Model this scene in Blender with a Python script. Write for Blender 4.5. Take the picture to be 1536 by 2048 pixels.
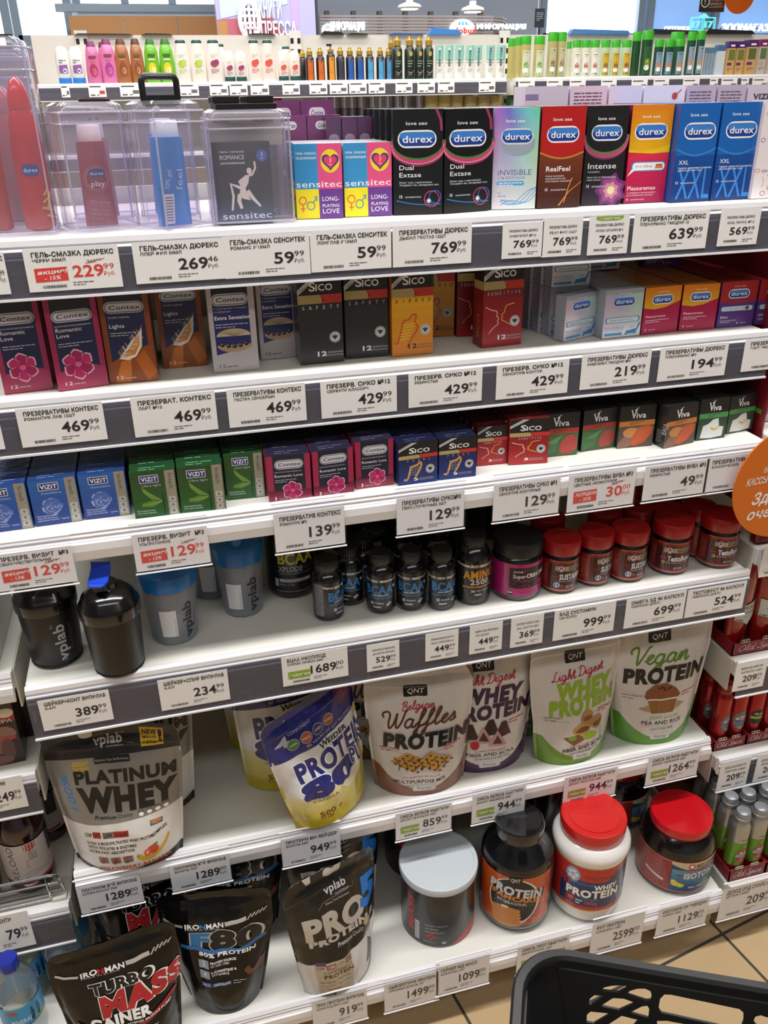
import bpy, math, random
from mathutils import Vector, Matrix, noise
from mathutils.geometry import tessellate_polygon
# ------------------------------------------------------------------ scene, camera, light
for _o in list(bpy.data.objects):
    bpy.data.objects.remove(_o)
SC = bpy.context.scene
COL = SC.collection
W_PX, H_PX, F_PX = 1536, 2048, 1692.76
CAM = Vector((.2686, -1.1364, 1.660))
_ya, _pi, _ro = math.radians(14.5154), math.radians(26.0183), math.radians(-1.073)
_f = Vector((math.sin(_ya)*math.cos(_pi), math.cos(_ya)*math.cos(_pi), -math.sin(_pi)))
_r = Vector((math.cos(_ya), -math.sin(_ya), 0))
_u = _r.cross(_f)
RIGHT = _r*math.cos(_ro) + _u*math.sin(_ro)
UP = -_r*math.sin(_ro) + _u*math.cos(_ro)
FWD = _f
cd = bpy.data.cameras.new('camera')
cam = bpy.data.objects.new('camera', cd)
COL.objects.link(cam)
cd.sensor_fit = 'HORIZONTAL'
cd.sensor_width = 36
cd.lens = F_PX*36/W_PX
cd.clip_start = .02
cd.clip_end = 200
cam.matrix_world = Matrix.Translation(CAM) @ Matrix((RIGHT, UP, -FWD)).transposed().to_4x4()
SC.camera = cam
SC.view_settings.view_transform = 'Standard'
SC.view_settings.look = 'None'
SC.view_settings.gamma = 1
SC.view_settings.use_curve_mapping = False
SC.view_settings.exposure = 0.2
try:
    SC.cycles.use_denoising = True
    SC.cycles.max_bounces = 8
    SC.cycles.transparent_max_bounces = 24
    SC.cycles.transmission_bounces = 6
    SC.cycles.caustics_reflective = False
    SC.cycles.caustics_refractive = False
    SC.cycles.sample_clamp_indirect = 4
except Exception:
    pass
wd = bpy.data.worlds.new('store_daylight')
SC.world = wd
wd.use_nodes = True
_bg = wd.node_tree.nodes['Background']
_bg.inputs[0].default_value = (.80, .88, 1, 1)
_bg.inputs[1].default_value = .11

def area(name, loc, size, power, color=(1, 1, 1), rot=(0, 0, 0)):
    l = bpy.data.lights.new(name, 'AREA')
    l.shape = 'RECTANGLE'
    l.size, l.size_y = size
    l.energy = power
    l.color = color
    o = bpy.data.objects.new(name, l)
    o.location = loc
    o.rotation_euler = rot
    COL.objects.link(o)
    return o
# ceiling lamps along the aisle and beyond it, plus unseen fill lights added
area('ceiling_area_light', (.6, -.42, 3.6), (4.5, .25), 108, (1, .98, .95))
area('ceiling_area_light', (.3, -2.3, 3.6), (5, .4), 40, (1, .98, .955))  # unseen fill light added to brighten the shelf fronts
area('ceiling_area_light', (.6, 1.4, 3.6), (5, .5), 90, (1, .98, .95))
area('ceiling_area_light', (1.2, 2.75, 3.6), (6, .3), 66, (1, .98, .96))  # unseen light added to brighten the far aisle
area('ceiling_area_light', (2.2, 5.6, 3.6), (8, .6), 230, (.96, .97, 1))

def _dir(px, py):
    return FWD + RIGHT*((px-W_PX/2)/F_PX) + UP*((H_PX/2-py)/F_PX)
def on(ax, val, px, py):
    """The world point at which the photo's pixel lies on the plane axis = val (used to lay things out on their shelf)."""
    d = _dir(px, py)
    return CAM + d*((val-CAM[ax])/d[ax])
def on_z(px, py, z): return on(2, z, px, py)
def on_y(px, py, y): return on(1, y, px, py)
def depth_of(p): return (Vector(p)-CAM).dot(FWD)
def z_at(p, py):
    """Height above the point p that shows at the photo's row py."""
    lo, hi = -1., 4.
    for _ in range(50):
        m = (lo+hi)/2
        d = Vector((p[0], p[1], m))-CAM
        y = H_PX/2-F_PX*d.dot(UP)/d.dot(FWD)
        if y > py: lo = m
        else: hi = m
    return lo
# ------------------------------------------------------------------ materials
_mats = {}
def lin(hexs):
    h = hexs.lstrip('#')
    c = [int(h[i:i+2], 16)/255 for i in (0, 2, 4)]
    return tuple(x/12.92 if x <= .04045 else ((x+.055)/1.055)**2.4 for x in c)
def M(hexs, rough=.45, metal=0., coat=0., film=0., emit=0., spec=.5, noise_amt=0., scale=40., sub=0.):
    """A procedural Principled material: film > 0 adds a crinkled clear wrap, noise_amt a cloudy tone variation."""
    key = (hexs, rough, metal, coat, film, emit, spec, noise_amt, scale, sub)
    if key in _mats: return _mats[key]
    m = bpy.data.materials.new('mat_'+hexs.lstrip('#'))
    m.use_nodes = True
    nt = m.node_tree
    b = nt.nodes['Principled BSDF']
    c = lin(hexs)+(1,)
    b.inputs['Base Color'].default_value = c
    b.inputs['Roughness'].default_value = rough
    b.inputs['Metallic'].default_value = metal
    b.inputs['Specular IOR Level'].default_value = spec
    if sub: b.inputs['Subsurface Weight'].default_value = sub
    if coat or film:
        b.inputs['Coat Weight'].default_value = max(coat, film)
        b.inputs['Coat Roughness'].default_value = .06 if film else .12
    if emit:
        b.inputs['Emission Color'].default_value = c
        b.inputs['Emission Strength'].default_value = emit
    if film:
        tc = nt.nodes.new('ShaderNodeTexCoord')
        n = nt.nodes.new('ShaderNodeTexNoise')
        n.inputs['Scale'].default_value = 55
        n.inputs['Detail'].default_value = 3
        n.inputs['Distortion'].default_value = 1.2
        mp = nt.nodes.new('ShaderNodeMapping')
        mp.inputs['Scale'].default_value = (1, 1, .35)
        bp = nt.nodes.new('ShaderNodeBump')
        bp.inputs['Strength'].default_value = .55
        bp.inputs['Distance'].default_value = .004
        nt.links.new(tc.outputs['Object'], mp.inputs['Vector'])
        nt.links.new(mp.outputs['Vector'], n.inputs['Vector'])
        nt.links.new(n.outputs['Fac'], bp.inputs['Height'])
        nt.links.new(bp.outputs['Normal'], b.inputs['Coat Normal'])
    if noise_amt:
        tc = nt.nodes.new('ShaderNodeTexCoord')
        n = nt.nodes.new('ShaderNodeTexNoise')
        n.inputs['Scale'].default_value = scale
        n.inputs['Detail'].default_value = 5
        r = nt.nodes.new('ShaderNodeMapRange')
        r.inputs['To Min'].default_value = 1-noise_amt
        r.inputs['To Max'].default_value = 1+noise_amt
        mx = nt.nodes.new('ShaderNodeMix')
        mx.data_type = 'RGBA'
        mx.blend_type = 'MULTIPLY'
        mx.inputs['Factor'].default_value = 1
        mx.inputs['A'].default_value = c
        nt.links.new(tc.outputs['Object'], n.inputs['Vector'])
        nt.links.new(n.outputs['Fac'], r.inputs['Value'])
        nt.links.new(r.outputs['Result'], mx.inputs['B'])
        nt.links.new(mx.outputs['Result'], b.inputs['Base Color'])
    _mats[key] = m
    return m
def clear(name, tint='#eef0f6', haze=.06, gloss=1., rough=.05):
    """Thin clear plastic: mostly transparent, a little milky, with sharp reflections."""
    key = ('clear', tint, haze, gloss, rough)
    if key in _mats: return _mats[key]
    m = bpy.data.materials.new(name)
    m.use_nodes = True
    nt = m.node_tree
    nt.nodes.clear()
    out = nt.nodes.new('ShaderNodeOutputMaterial')
    tr = nt.nodes.new('ShaderNodeBsdfTransparent')
    tr.inputs[0].default_value = lin(tint)+(1,)
    df = nt.nodes.new('ShaderNodeBsdfDiffuse')
    df.inputs[0].default_value = lin(tint)+(1,)
    gl = nt.nodes.new('ShaderNodeBsdfGlossy')
    gl.inputs['Roughness'].default_value = rough
    fr = nt.nodes.new('ShaderNodeFresnel')
    fr.inputs[0].default_value = 1.45
    mu = nt.nodes.new('ShaderNodeMath')
    mu.operation = 'MULTIPLY'
    mu.inputs[1].default_value = gloss
    a = nt.nodes.new('ShaderNodeMixShader')
    a.inputs[0].default_value = haze
    b = nt.nodes.new('ShaderNodeMixShader')
    nt.links.new(tr.outputs[0], a.inputs[1])
    nt.links.new(df.outputs[0], a.inputs[2])
    ge = nt.nodes.new('ShaderNodeNewGeometry')
    iv = nt.nodes.new('ShaderNodeMath')
    iv.operation = 'SUBTRACT'
    iv.inputs[0].default_value = 1
    m2 = nt.nodes.new('ShaderNodeMath')
    m2.operation = 'MULTIPLY'
    nt.links.new(ge.outputs['Backfacing'], iv.inputs[1])
    nt.links.new(fr.outputs[0], mu.inputs[0])
    nt.links.new(mu.outputs[0], m2.inputs[0])
    nt.links.new(iv.outputs[0], m2.inputs[1])
    nt.links.new(m2.outputs[0], b.inputs[0])
    nt.links.new(a.outputs[0], b.inputs[1])
    nt.links.new(gl.outputs[0], b.inputs[2])
    nt.links.new(b.outputs[0], out.inputs[0])
    _mats[key] = m
    return m
WHITE = M('#e9e8e4', .45)
SHELF = M('#e4e3dc', .42, noise_amt=.03, scale=9)
RAILW = M('#edecf0', .3, coat=.25)
# ------------------------------------------------------------------ mesh building
class MB:
    def __init__(s): s.v, s.f, s.m, s.sm, s.ms = [], [], [], [], []
    def add(s, vs, fs, mat, smooth=False):
        o = len(s.v)
        if mat not in s.ms: s.ms.append(mat)
        k = s.ms.index(mat)
        s.v.extend(vs)
        for f in fs:
            s.f.append([i+o for i in f]); s.m.append(k); s.sm.append(smooth)
        return s
    def box(s, x0, x1, y0, y1, z0, z1, mat):
        return s.add([(x, y, z) for z in (z0, z1) for y in (y0, y1) for x in (x0, x1)],
                     [(0, 2, 3, 1), (4, 5, 7, 6), (0, 1, 5, 4), (2, 6, 7, 3), (0, 4, 6, 2), (1, 3, 7, 5)], mat)
    def rbox(s, x0, x1, y0, y1, z0, z1, mat, r=.003, n=3):
        """A box with rounded vertical edges and softened top and bottom rims."""
        pts = rrect(x0, y0, x1, y1, r, n)
        cx, cy = (x0+x1)/2, (y0+y1)/2
        rings = []
        for dz, ins in ((0, r*.5), (r*.5, 0), (z1-z0-r*.5, 0), (z1-z0, r*.5)):
            kx, ky = 1-2*ins/max(x1-x0, 1e-6), 1-2*ins/max(y1-y0, 1e-6)
            rings.append([(cx+(x-cx)*kx, cy+(y-cy)*ky, z0+dz) for x, y in pts])
        return s.loft(rings, mat, caps=True, smooth=True)
    def loft(s, rings, mat, caps=False, smooth=True, closed=True):
        n = len(rings[0])
        vs = [p for r in rings for p in r]
        fs = []
        for i in range(len(rings)-1):
            for j in range(n if closed else n-1):
                k = (j+1) % n
                fs.append((i*n+j, i*n+k, (i+1)*n+k, (i+1)*n+j))
        s.add(vs, fs, mat, smooth)
        if caps:
            s.add(rings[0], [tuple(reversed(range(n)))], mat, False)
            s.add(rings[-1], [tuple(range(n))], mat, False)
        return s
    def lathe(s, prof, mat, n=48, caps=True, ridge=0., cx=0., cy=0., sx=1., sy=1.):
        rings = []
        for r, z in prof:
            rings.append([(cx+sx*(r-(ridge if (j % 2 and ridge) else 0))*math.cos(2*math.pi*j/n),
                           cy+sy*(r-(ridge if (j % 2 and ridge) else 0))*math.sin(2*math.pi*j/n), z) for j in range(n)])
        return s.loft(rings, mat, caps)
    def tube(s, pts, r, mat, n=8, closed=False):
        P = [Vector(p) for p in pts]
        rings = []
        e1 = None
        for i, p in enumerate(P):
            a = P[i-1] if (i or closed) else p
            b = P[(i+1) % len(P)] if (i < len(P)-1 or closed) else p
            t = (b-a).normalized()
            if e1 is None: e1 = t.cross(Vector((0, 0, 1)) if abs(t.z) < .9 else Vector((1, 0, 0)))
            e1 = (e1-t*e1.dot(t)).normalized(); e2 = t.cross(e1)
            rings.append([tuple(p+e1*(r*math.cos(2*math.pi*j/n))+e2*(r*math.sin(2*math.pi*j/n))) for j in range(n)])
        if closed: rings.append(rings[0])
        return s.loft(rings, mat, caps=not closed)
    def grid(s, fn, us, vs_, mat, smooth=True):
        nu = len(us)
        pts = [tuple(fn(u, v)) for v in vs_ for u in us]
        fs = [(j*nu+i, j*nu+i+1, (j+1)*nu+i+1, (j+1)*nu+i) for j in range(len(vs_)-1) for i in range(nu-1)]
        return s.add(pts, fs, mat, smooth)
    def build(s, name, parent=None, loc=None, rz=0., sharp=40):
        me = bpy.data.meshes.new(name)
        me.from_pydata([tuple(v) for v in s.v], [], s.f)
        for m in s.ms: me.materials.append(m)
        me.polygons.foreach_set('material_index', s.m)
        me.polygons.foreach_set('use_smooth', s.sm)
        me.update()
        if any(s.sm):
            try: me.set_sharp_from_angle(angle=math.radians(sharp))
            except Exception: pass
        o = bpy.data.objects.new(name, me)
        COL.objects.link(o)
        if parent: o.parent = parent
        if loc is not None: o.location = loc
        o.rotation_euler.z = rz
        return o
def rrect(x0, y0, x1, y1, r, n=4):
    r = min(r, abs(x1-x0)/2, abs(y1-y0)/2)
    out = []
    for cx, cy, a0 in ((x1-r, y0+r, -90), (x1-r, y1-r, 0), (x0+r, y1-r, 90), (x0+r, y0+r, 180)):
        for i in range(n+1):
            a = math.radians(a0+90*i/n)
            out.append((cx+r*math.cos(a), cy+r*math.sin(a)))
    return out
def ell(cx, cy, rx, ry, n=28, a0=0., a1=360.):
    return [(cx+rx*math.cos(math.radians(a0+(a1-a0)*i/n)), cy+ry*math.sin(math.radians(a0+(a1-a0)*i/n))) for i in range(n if a1-a0 >= 360 else n+1)]
# ------------------------------------------------------------------ lettering and printed artwork
_glyphs = {}
def glyphs(text, bold, res):
    key = (text, round(bold, 3), res)
    if key in _glyphs: return _glyphs[key]
    c = bpy.data.curves.new('lettering', 'FONT')
    c.body = text
    c.resolution_u = res
    c.offset = bold
    c.space_character = 1+bold*2
    o = bpy.data.objects.new('lettering', c)
    me = o.to_mesh()
    me.calc_loop_triangles()
    vs = [(v.co.x, v.co.y) for v in me.vertices]
    ts = [tuple(t.vertices) for t in me.loop_triangles]
    o.to_mesh_clear()
    bpy.data.objects.remove(o)
    bpy.data.curves.remove(c)
    _glyphs[key] = (vs, ts)
    return vs, ts
class Print:
    """Flat artwork in metres (u to the right, v up), later laid on a surface; later items lie over earlier ones."""
    def __init__(s): s.items = []
    def tri(s, vs, ts, mat): s.items.append((vs, ts, mat)); return s
    def poly(s, pts, mat):
        ts = tessellate_polygon([[Vector((x, y, 0)) for x, y in pts]])
        fix = []
        for a, b, c in ts:
            (x0, y0), (x1, y1), (x2, y2) = pts[a], pts[b], pts[c]
            fix.append((a, b, c) if (x1-x0)*(y2-y0)-(x2-x0)*(y1-y0) > 0 else (a, c, b))
        return s.tri(pts, fix, mat)
    def rect(s, x0, y0, x1, y1, mat): return s.tri([(x0, y0), (x1, y0), (x1, y1), (x0, y1)], [(0, 1, 2), (0, 2, 3)], mat)
    def rr(s, x0, y0, x1, y1, r, mat): return s.poly(rrect(x0, y0, x1, y1, r), mat)
    def ell(s, cx, cy, rx, ry, mat): return s.poly(ell(cx, cy, rx, ry), mat)
    def line(s, pts, w, mat, closed=False, w1=None, sm=False):
        if sm:
            q = []
            for i in range(len(pts)-1):
                p = [pts[max(0, min(len(pts)-1, i+k))] for k in (-1, 0, 1, 2)]
                for j in range(6):
                    t = j/6
                    q.append(tuple(.5*(2*p[1][c]+(p[2][c]-p[0][c])*t+(2*p[0][c]-5*p[1][c]+4*p[2][c]-p[3][c])*t*t+(3*p[1][c]-p[0][c]-3*p[2][c]+p[3][c])*t**3) for c in (0, 1)))
            pts = q+[pts[-1]]
        n = len(pts)
        L, R = [], []
        for i, (x, y) in enumerate(pts):
            a = pts[i-1] if (i or closed) else pts[i]
            b = pts[(i+1) % n] if (i < n-1 or closed) else pts[i]
            dx, dy = b[0]-a[0], b[1]-a[1]
            q = math.hypot(dx, dy) or 1
            h = (w if w1 is None else w+(w1-w)*i/(n-1))/2
            L.append((x-dy/q*h, y+dx/q*h)); R.append((x+dy/q*h, y-dx/q*h))
        vs = L+R
        ts = []
        for i in range(n if closed else n-1):
            j = (i+1) % n
            ts += [(n+i, n+j, j), (n+i, j, i)]
        return s.tri(vs, ts, mat)
    def ring(s, cx, cy, r, w, mat, ry=None): return s.line(ell(cx, cy, r, ry or r), w, mat, closed=True)
    def grad(s, x0, y0, x1, y1, c0, c1, n=10, **kw):
        a, b = [int(c0[i:i+2], 16) for i in (1, 3, 5)], [int(c1[i:i+2], 16) for i in (1, 3, 5)]
        for i in range(n):
            t = (i+.5)/n
            hx = '#%02x%02x%02x' % tuple(round(p+(q-p)*t) for p, q in zip(a, b))
            vs = [(x0, y0+(y1-y0)*i/n), (x1, y0+(y1-y0)*i/n), (x1, y0+(y1-y0)*(i+1)/n), (x0, y0+(y1-y0)*(i+1)/n)]
            s.items.append((vs, [(0, 1, 2), (0, 2, 3)], M(hx, **kw), i > 0))
        return s
    def t(s, text, x, y, h, mat, al='l', w=None, xs=1., b=0., sh=0., rot=0., out=None, ow=.03, res=None, arc=0.):
        """Lettering of cap height h with its baseline at (x, y); w fits the width, sh slants it, out adds an outline."""
        res = res or (4 if h > .012 else 2 if h > .0035 else 1)
        sc = h/.7
        vs0, _ = glyphs(text, 0, res)
        if not vs0: return s
        lo, hi = min(p[0] for p in vs0), max(p[0] for p in vs0)
        kx = (w/max(hi-lo, 1e-6)) if w else sc*xs
        ox = {'l': lo, 'c': (lo+hi)/2, 'r': hi}[al]
        ca, sa = math.cos(math.radians(rot)), math.sin(math.radians(rot))
        for bo, mm in ((((b+ow), out),) if out else ())+((b, mat),):
            vs, ts = glyphs(text, bo, res)
            q = []
            for px, py in vs:
                X, Y = (px-ox)*kx+py*sc*sh, py*sc
                if arc: Y += arc*((X/(max(hi-lo, 1e-6)*kx))**2 if al == 'c' else (X/(max(hi-lo, 1e-6)*kx)-.5)**2)
                q.append((x+X*ca-Y*sa, y+X*sa+Y*ca))
            s.tri(q, ts, mm)
        return s
    def sc(s, text, x, y, h, mat, w, rot=0, k=.10):
        """Brush-script lettering from joined strokes."""
        X, st = 0., []
        for ch in text:
            if ch == ' ': X += .3; continue
            g = SCRIPT[ch]
            for q in g[1:]: st.append([(X+a+.22*b, b) for a, b in q])
            X += g[0]
        lo = min(p[0] for q in st for p in q); hi = max(p[0] for q in st for p in q)
        f = w/(hi-lo); ca, sa = math.cos(math.radians(rot)), math.sin(math.radians(rot))
        for q in st:
            pts = [((a-lo)*f, b*h) for a, b in q]
            s.line([(x+a*ca-b*sa, y+a*sa+b*ca) for a, b in pts], h*k, mat, sm=True)
        return s
    def lines(s, x, y, w, h, n, mat, gap=1.9, seed=0):
        """n rows of small print as short strokes of word length (too small to read in the photo)."""
        rnd = random.Random(seed)
        for k in range(n):
            X = x
            ww = w*(1 if k < n-1 else .6)
            while X < x+ww-h:
                l = min(h*rnd.uniform(1.5, 5), x+ww-X)
                s.rect(X, y-k*h*gap, X+l, y-k*h*gap+h*.62, mat)
                X += l+h*.6
        return s
    def emit(s, mb, S, maxlen=None, base=.0003, step=.00005, mx=None):
        boxes = []
        for it in s.items:
            vs, ts, mat = it[0], it[1], it[2]
            bx = (min(p[0] for p in vs), max(p[0] for p in vs), min(p[1] for p in vs), max(p[1] for p in vs))
            if len(it) > 3 and it[3]: layer = boxes[-1][4]
            else: layer = 1+max([b[4] for b in boxes if b[0] < bx[1] and bx[0] < b[1] and b[2] < bx[3] and bx[2] < b[3]], default=0)
            boxes.append(bx+(layer,))
            h = base+step*layer
            if maxlen:
                vs = list(vs)
                cache = {}
                work, done = list(ts), []
                L2 = maxlen*maxlen
                while work:
                    a, b, c = work.pop()
                    d = [((vs[p][0]-vs[q][0])**2+(vs[p][1]-vs[q][1])**2, p, q, r) for p, q, r in ((a, b, c), (b, c, a), (c, a, b))]
                    m = max(d)
                    if m[0] <= L2: done.append((a, b, c)); continue
                    _, p, q, r = m
                    k = (min(p, q), max(p, q))
                    if k not in cache:
                        cache[k] = len(vs)
                        vs.append(((vs[p][0]+vs[q][0])/2, (vs[p][1]+vs[q][1])/2))
                    e = cache[k]
                    work += [(p, e, r), (e, q, r)]
                ts = done
            mb.add([tuple(S(u, v, h)) for u, v in vs], ts, mat, bool(maxlen))
        return mb
_bowl = [(.42, .42), (.25, .5), (.08, .35), (.06, .12), (.2, 0), (.36, .12), (.45, .48)]
SCRIPT = {'a': (.58, _bowl, [(.45, .48), (.40, .1), (.5, 0), (.62, .12)]), 'f': (.42, [(0, .1), (.2, .35), (.42, .85), (.36, 1), (.26, .8), (.18, .2), (.08, -.35), (-.02, -.42), (-.02, -.25), (.2, .02), (.42, .12)]),
 'l': (.4, [(0, .1), (.25, .5), (.36, .9), (.28, 1), (.18, .7), (.16, .15), (.26, 0), (.42, .14)]), 'e': (.44, [(0, .12), (.22, .25), (.36, .42), (.28, .5), (.14, .38), (.12, .12), (.26, 0), (.46, .14)]),
 's': (.4, [(0, .1), (.2, .38), (.26, .5), (.32, .25), (.24, .02), (.08, .04)], [(.24, .02), (.42, .14)]), 'g': (.58, _bowl, [(.45, .48), (.36, -.2), (.2, -.42), (.06, -.34), (.2, -.12), (.62, .12)]),
 'n': (.56, [(0, .12), (.14, .48), (.12, 0)], [(.12, .1), (.3, .48), (.4, .42), (.38, .1), (.46, 0), (.6, .12)]), 'i': (.34, [(0, .12), (.16, .48), (.14, .1), (.22, 0), (.36, .12)], [(.2, .66), (.22, .72)]),
 'h': (.54, [(0, .1), (.22, .5), (.32, .9), (.24, 1), (.14, .7), (.1, 0)], [(.1, .1), (.28, .46), (.38, .4), (.36, .1), (.44, 0), (.58, .12)]), 't': (.38, [(0, .12), (.24, .85), (.2, .15), (.28, 0), (.44, .14)], [(.08, .58), (.38, .62)]),
 'L': (.68, [(.55, .9), (.42, 1), (.32, .8), (.26, .3), (.12, .02), (.02, .1), (.14, .14), (.5, 0), (.7, .1)]), 'D': (.78, [(.3, .95), (.24, .5), (.14, .05), (.02, .04), (.1, .12), (.4, .02), (.72, .3), (.72, .75), (.45, 1), (.15, .95), (.02, .75)]),
 'B': (.66, [(.3, .95), (.22, .4), (.12, 0)], [(.02, .75), (.2, .98), (.5, .98), (.58, .75), (.4, .55), (.25, .52), (.5, .5), (.62, .25), (.45, .02), (.2, .02), (.08, .1)]),
 'W': (1., [(-.02, .62), (-.1, .78), (-.05, .95), (.15, 1), (.25, .8), (.22, .3), (.3, 0), (.48, .3), (.6, .9), (.58, .3), (.66, 0), (.85, .35), (1., .95), (1.1, 1)]), 'V': (.66, [(0, .6), (-.08, .75), (0, .94), (.18, 1), (.26, .75), (.28, .2), (.32, 0), (.55, .45), (.7, .9), (.85, 1)]),
 'O': (.74, [(.5, .95), (.2, .8), (.08, .35), (.25, .02), (.55, .1), (.72, .5), (.62, .9), (.4, .98), (.3, .8)]), 'd': (.58, _bowl[:-1]+[(.56, 1)], [(.56, 1), (.42, .1), (.5, 0), (.62, .12)]),
 'S': (.62, [(.6, .8), (.5, .98), (.32, .9), (.3, .68), (.5, .42), (.48, .12), (.25, 0), (.06, .12), (.1, .25)]), 'p': (.48, [(0, .12), (.16, .48), (.02, -.42)], [(.12, .3), (.3, .5), (.42, .38), (.36, .1), (.2, .02), (.14, .12)], [(.36, .08), (.5, .06)]), 'c': (.42, [(.36, .42), (.24, .5), (.08, .3), (.12, .05), (.28, 0), (.44, .14)])}
def flat(x0, y, z0):
    return lambda u, v, h: (x0+u, y-h, z0+v)
# ------------------------------------------------------------------ scene-tree helpers
def tag(o, label, cat, group=None, kind=None):
    o['label'] = label; o['category'] = cat
    if group: o['group'] = group
    if kind: o['kind'] = kind
    return o
def thing(name, label, cat, loc=(0, 0, 0), rz=0., group=None):
    o = bpy.data.objects.new(name, None)
    o.empty_display_size = .05
    COL.objects.link(o)
    o.location = loc
    o.rotation_euler = (0, 0, rz)
    return tag(o, label, cat, group)
def struct(o):
    o['kind'] = 'structure'
    return o
def dup(root, loc, rz=None, label=None, group=None):
    r = root.copy(); COL.objects.link(r)
    r.location = loc
    if rz is not None: r.rotation_euler.z = rz
    if label: r['label'] = label
    if group: r['group'] = group
    for ch in list(root.children):
        c = ch.copy(); COL.objects.link(c); c.parent = r
        for g in list(ch.children):
            d = g.copy(); COL.objects.link(d); d.parent = c
    return r
NTH = ['front', 'second', 'third', 'fourth', 'fifth', 'sixth', 'seventh', 'eighth', 'ninth', 'tenth', 'eleventh', 'twelfth', 'thirteenth']
# ------------------------------------------------------------------ floor and the shop behind
def floor_material():
    m = bpy.data.materials.new('floor_tiles')
    m.use_nodes = True
    nt = m.node_tree; N = nt.nodes; L = nt.links
    b = N['Principled BSDF']
    tc = N.new('ShaderNodeTexCoord')
    mp = N.new('ShaderNodeMapping')
    mp.inputs['Rotation'].default_value = (0, 0, math.radians(-10.26))
    ps = Matrix.Rotation(math.radians(-10.26), 3, 'Z') @ on_z(1445, 1868, 0)
    mp.inputs['Location'].default_value = (-ps.x, -ps.y, 0)
    br = N.new('ShaderNodeTexBrick')
    br.offset = 0; br.squash = 1
    br.inputs['Scale'].default_value = 1
    br.inputs['Brick Width'].default_value = .6
    br.inputs['Row Height'].default_value = .6
    br.inputs['Mortar Size'].default_value = .0035
    br.inputs['Mortar Smooth'].default_value = .1
    br.inputs['Color1'].default_value = lin('#c7ac86')+(1,)
    br.inputs['Color2'].default_value = lin('#bfa47e')+(1,)
    br.inputs['Mortar'].default_value = lin('#4c4640')+(1,)
    n = N.new('ShaderNodeTexNoise'); n.inputs['Scale'].default_value = 9; n.inputs['Detail'].default_value = 6
    r = N.new('ShaderNodeMapRange'); r.inputs['To Min'].default_value = .93; r.inputs['To Max'].default_value = 1.06
    mx = N.new('ShaderNodeMix'); mx.data_type = 'RGBA'; mx.blend_type = 'MULTIPLY'; mx.inputs['Factor'].default_value = 1
    L.new(tc.outputs['Object'], mp.inputs['Vector']); L.new(mp.outputs['Vector'], br.inputs['Vector'])
    L.new(tc.outputs['Object'], n.inputs['Vector']); L.new(n.outputs['Fac'], r.inputs['Value'])
    L.new(br.outputs['Color'], mx.inputs['A']); L.new(r.outputs['Result'], mx.inputs['B'])
    L.new(mx.outputs['Result'], b.inputs['Base Color'])
    b.inputs['Roughness'].default_value = .28
    return m
struct(MB().box(-6, 10, -5, 9, -.05, 0, floor_material()).build('floor'))
# ------------------------------------------------------------------ shelving
X0, X1, YB = 0., 1.25, .50
SH = {1: (1.504, .075, 'deep', .070), 2: (1.299, .0625, 'deep', .074), 3: (1.1185, .0135, 'white', .0445),
      4: (.8714, 0., 'deep', .085), 5: (.4653, .016, 'white', .0477), 6: (.1565, -.1055, 'white', .0468)}
def ZS(i): return SH[i][0]+.001
DARK_GAP = clear('rail_window', '#a4a4b2', .22, .9, .12)
RAILE = M('#f4f4f8', .25, coat=.3)
def shelf(name, label, x0, x1, z, y, style, drop, yb=YB, tilt=0.):
    t = thing(name, label, 'shelf', ((x0+x1)/2, y, z))
    hw = (x1-x0)/2
    b = MB().rbox(-hw, hw, .0, yb-y-.012, -.032, 0, SHELF, .002)
    b.build('shelf_board', t)
    for sx in (-1, 1):
        m = MB().box(sx*hw-.0015, sx*hw+.0015, .012, yb-y-.012, -.075, -.002, SHELF)
        m.build('shelf_bracket', t)
    if style == 'deep':
        prof = [(.0, .004), (-.005, .005), (-.009, .001), (-.010, -.006), (-.0085, -.008), (-.011, -.012), (-.011, -.018),
                (-.0095, -.020), (-.0125, -.024), (-.0125, -.034), (-.004, -.036), (0, -.030)]
        low = -.034
    else:
        prof = [(.0, .003), (-.006, .003), (-.010, -.003), (-.009, -.006), (-.011, -.009), (-.0095, -.012), (-.012, -.016),
                (-.012, -.017), (-.0155, -.019), (-.0165, -.030), (-.015, -drop), (-.010, -drop-.002), (-.008, -drop+.004), (0, -.018)]
        low = -drop
    rail = MB()
    rings = [[(sx*hw, py, pz) for py, pz in prof] for sx in (-1, 1)]
    rail.loft([list(reversed(r)) for r in rings], RAILW, caps=True, smooth=False)
    rail.build('price_rail', t)
    if style == 'deep':
        c = MB().box(-hw, hw, -.0145, -.0135, -drop, -.012, DARK_GAP)
        c.build('clear_strip', t)
        e = MB().box(-hw, hw, -.0175, -.0125, -drop-.003, -drop, RAILE)
        e.build('strip_edge', t)
    return t
SHNAME = {1: 'white top shelf of the middle bay carrying the tall foil-wrapped cartons',
          2: 'white second shelf of the middle bay below the tall foil-wrapped cartons',
          3: 'white third shelf of the middle bay holding rows of small cartons',
          4: 'white fourth shelf of the middle bay holding shakers and capsule jars',
          5: 'white fifth shelf of the middle bay holding stand-up powder pouches',
          6: 'white bottom shelf of the middle bay holding big tubs near the floor'}
for i, (z, y, st, dr) in SH.items():
    shelf('store_shelf', SHNAME[i], X0, X1, z, y, st, dr)
LSH = {'A': (.881, .035, 'white', .045), 'B': (.688, .03, 'deep', .072), 'C': (.3865, .025, 'deep', .078), 'D': (.1565, -.1055, 'white', .0468)}
LN = {'A': 'white shelf of the bay at the edge carrying a white carton with blue letters',
      'B': 'white shelf of the bay at the edge carrying a red and black carton',
      'C': 'white shelf of the bay at the edge with a chrome wire fence and dark bottles',
      'D': 'white bottom shelf of the bay at the edge carrying water bottles'}
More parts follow.
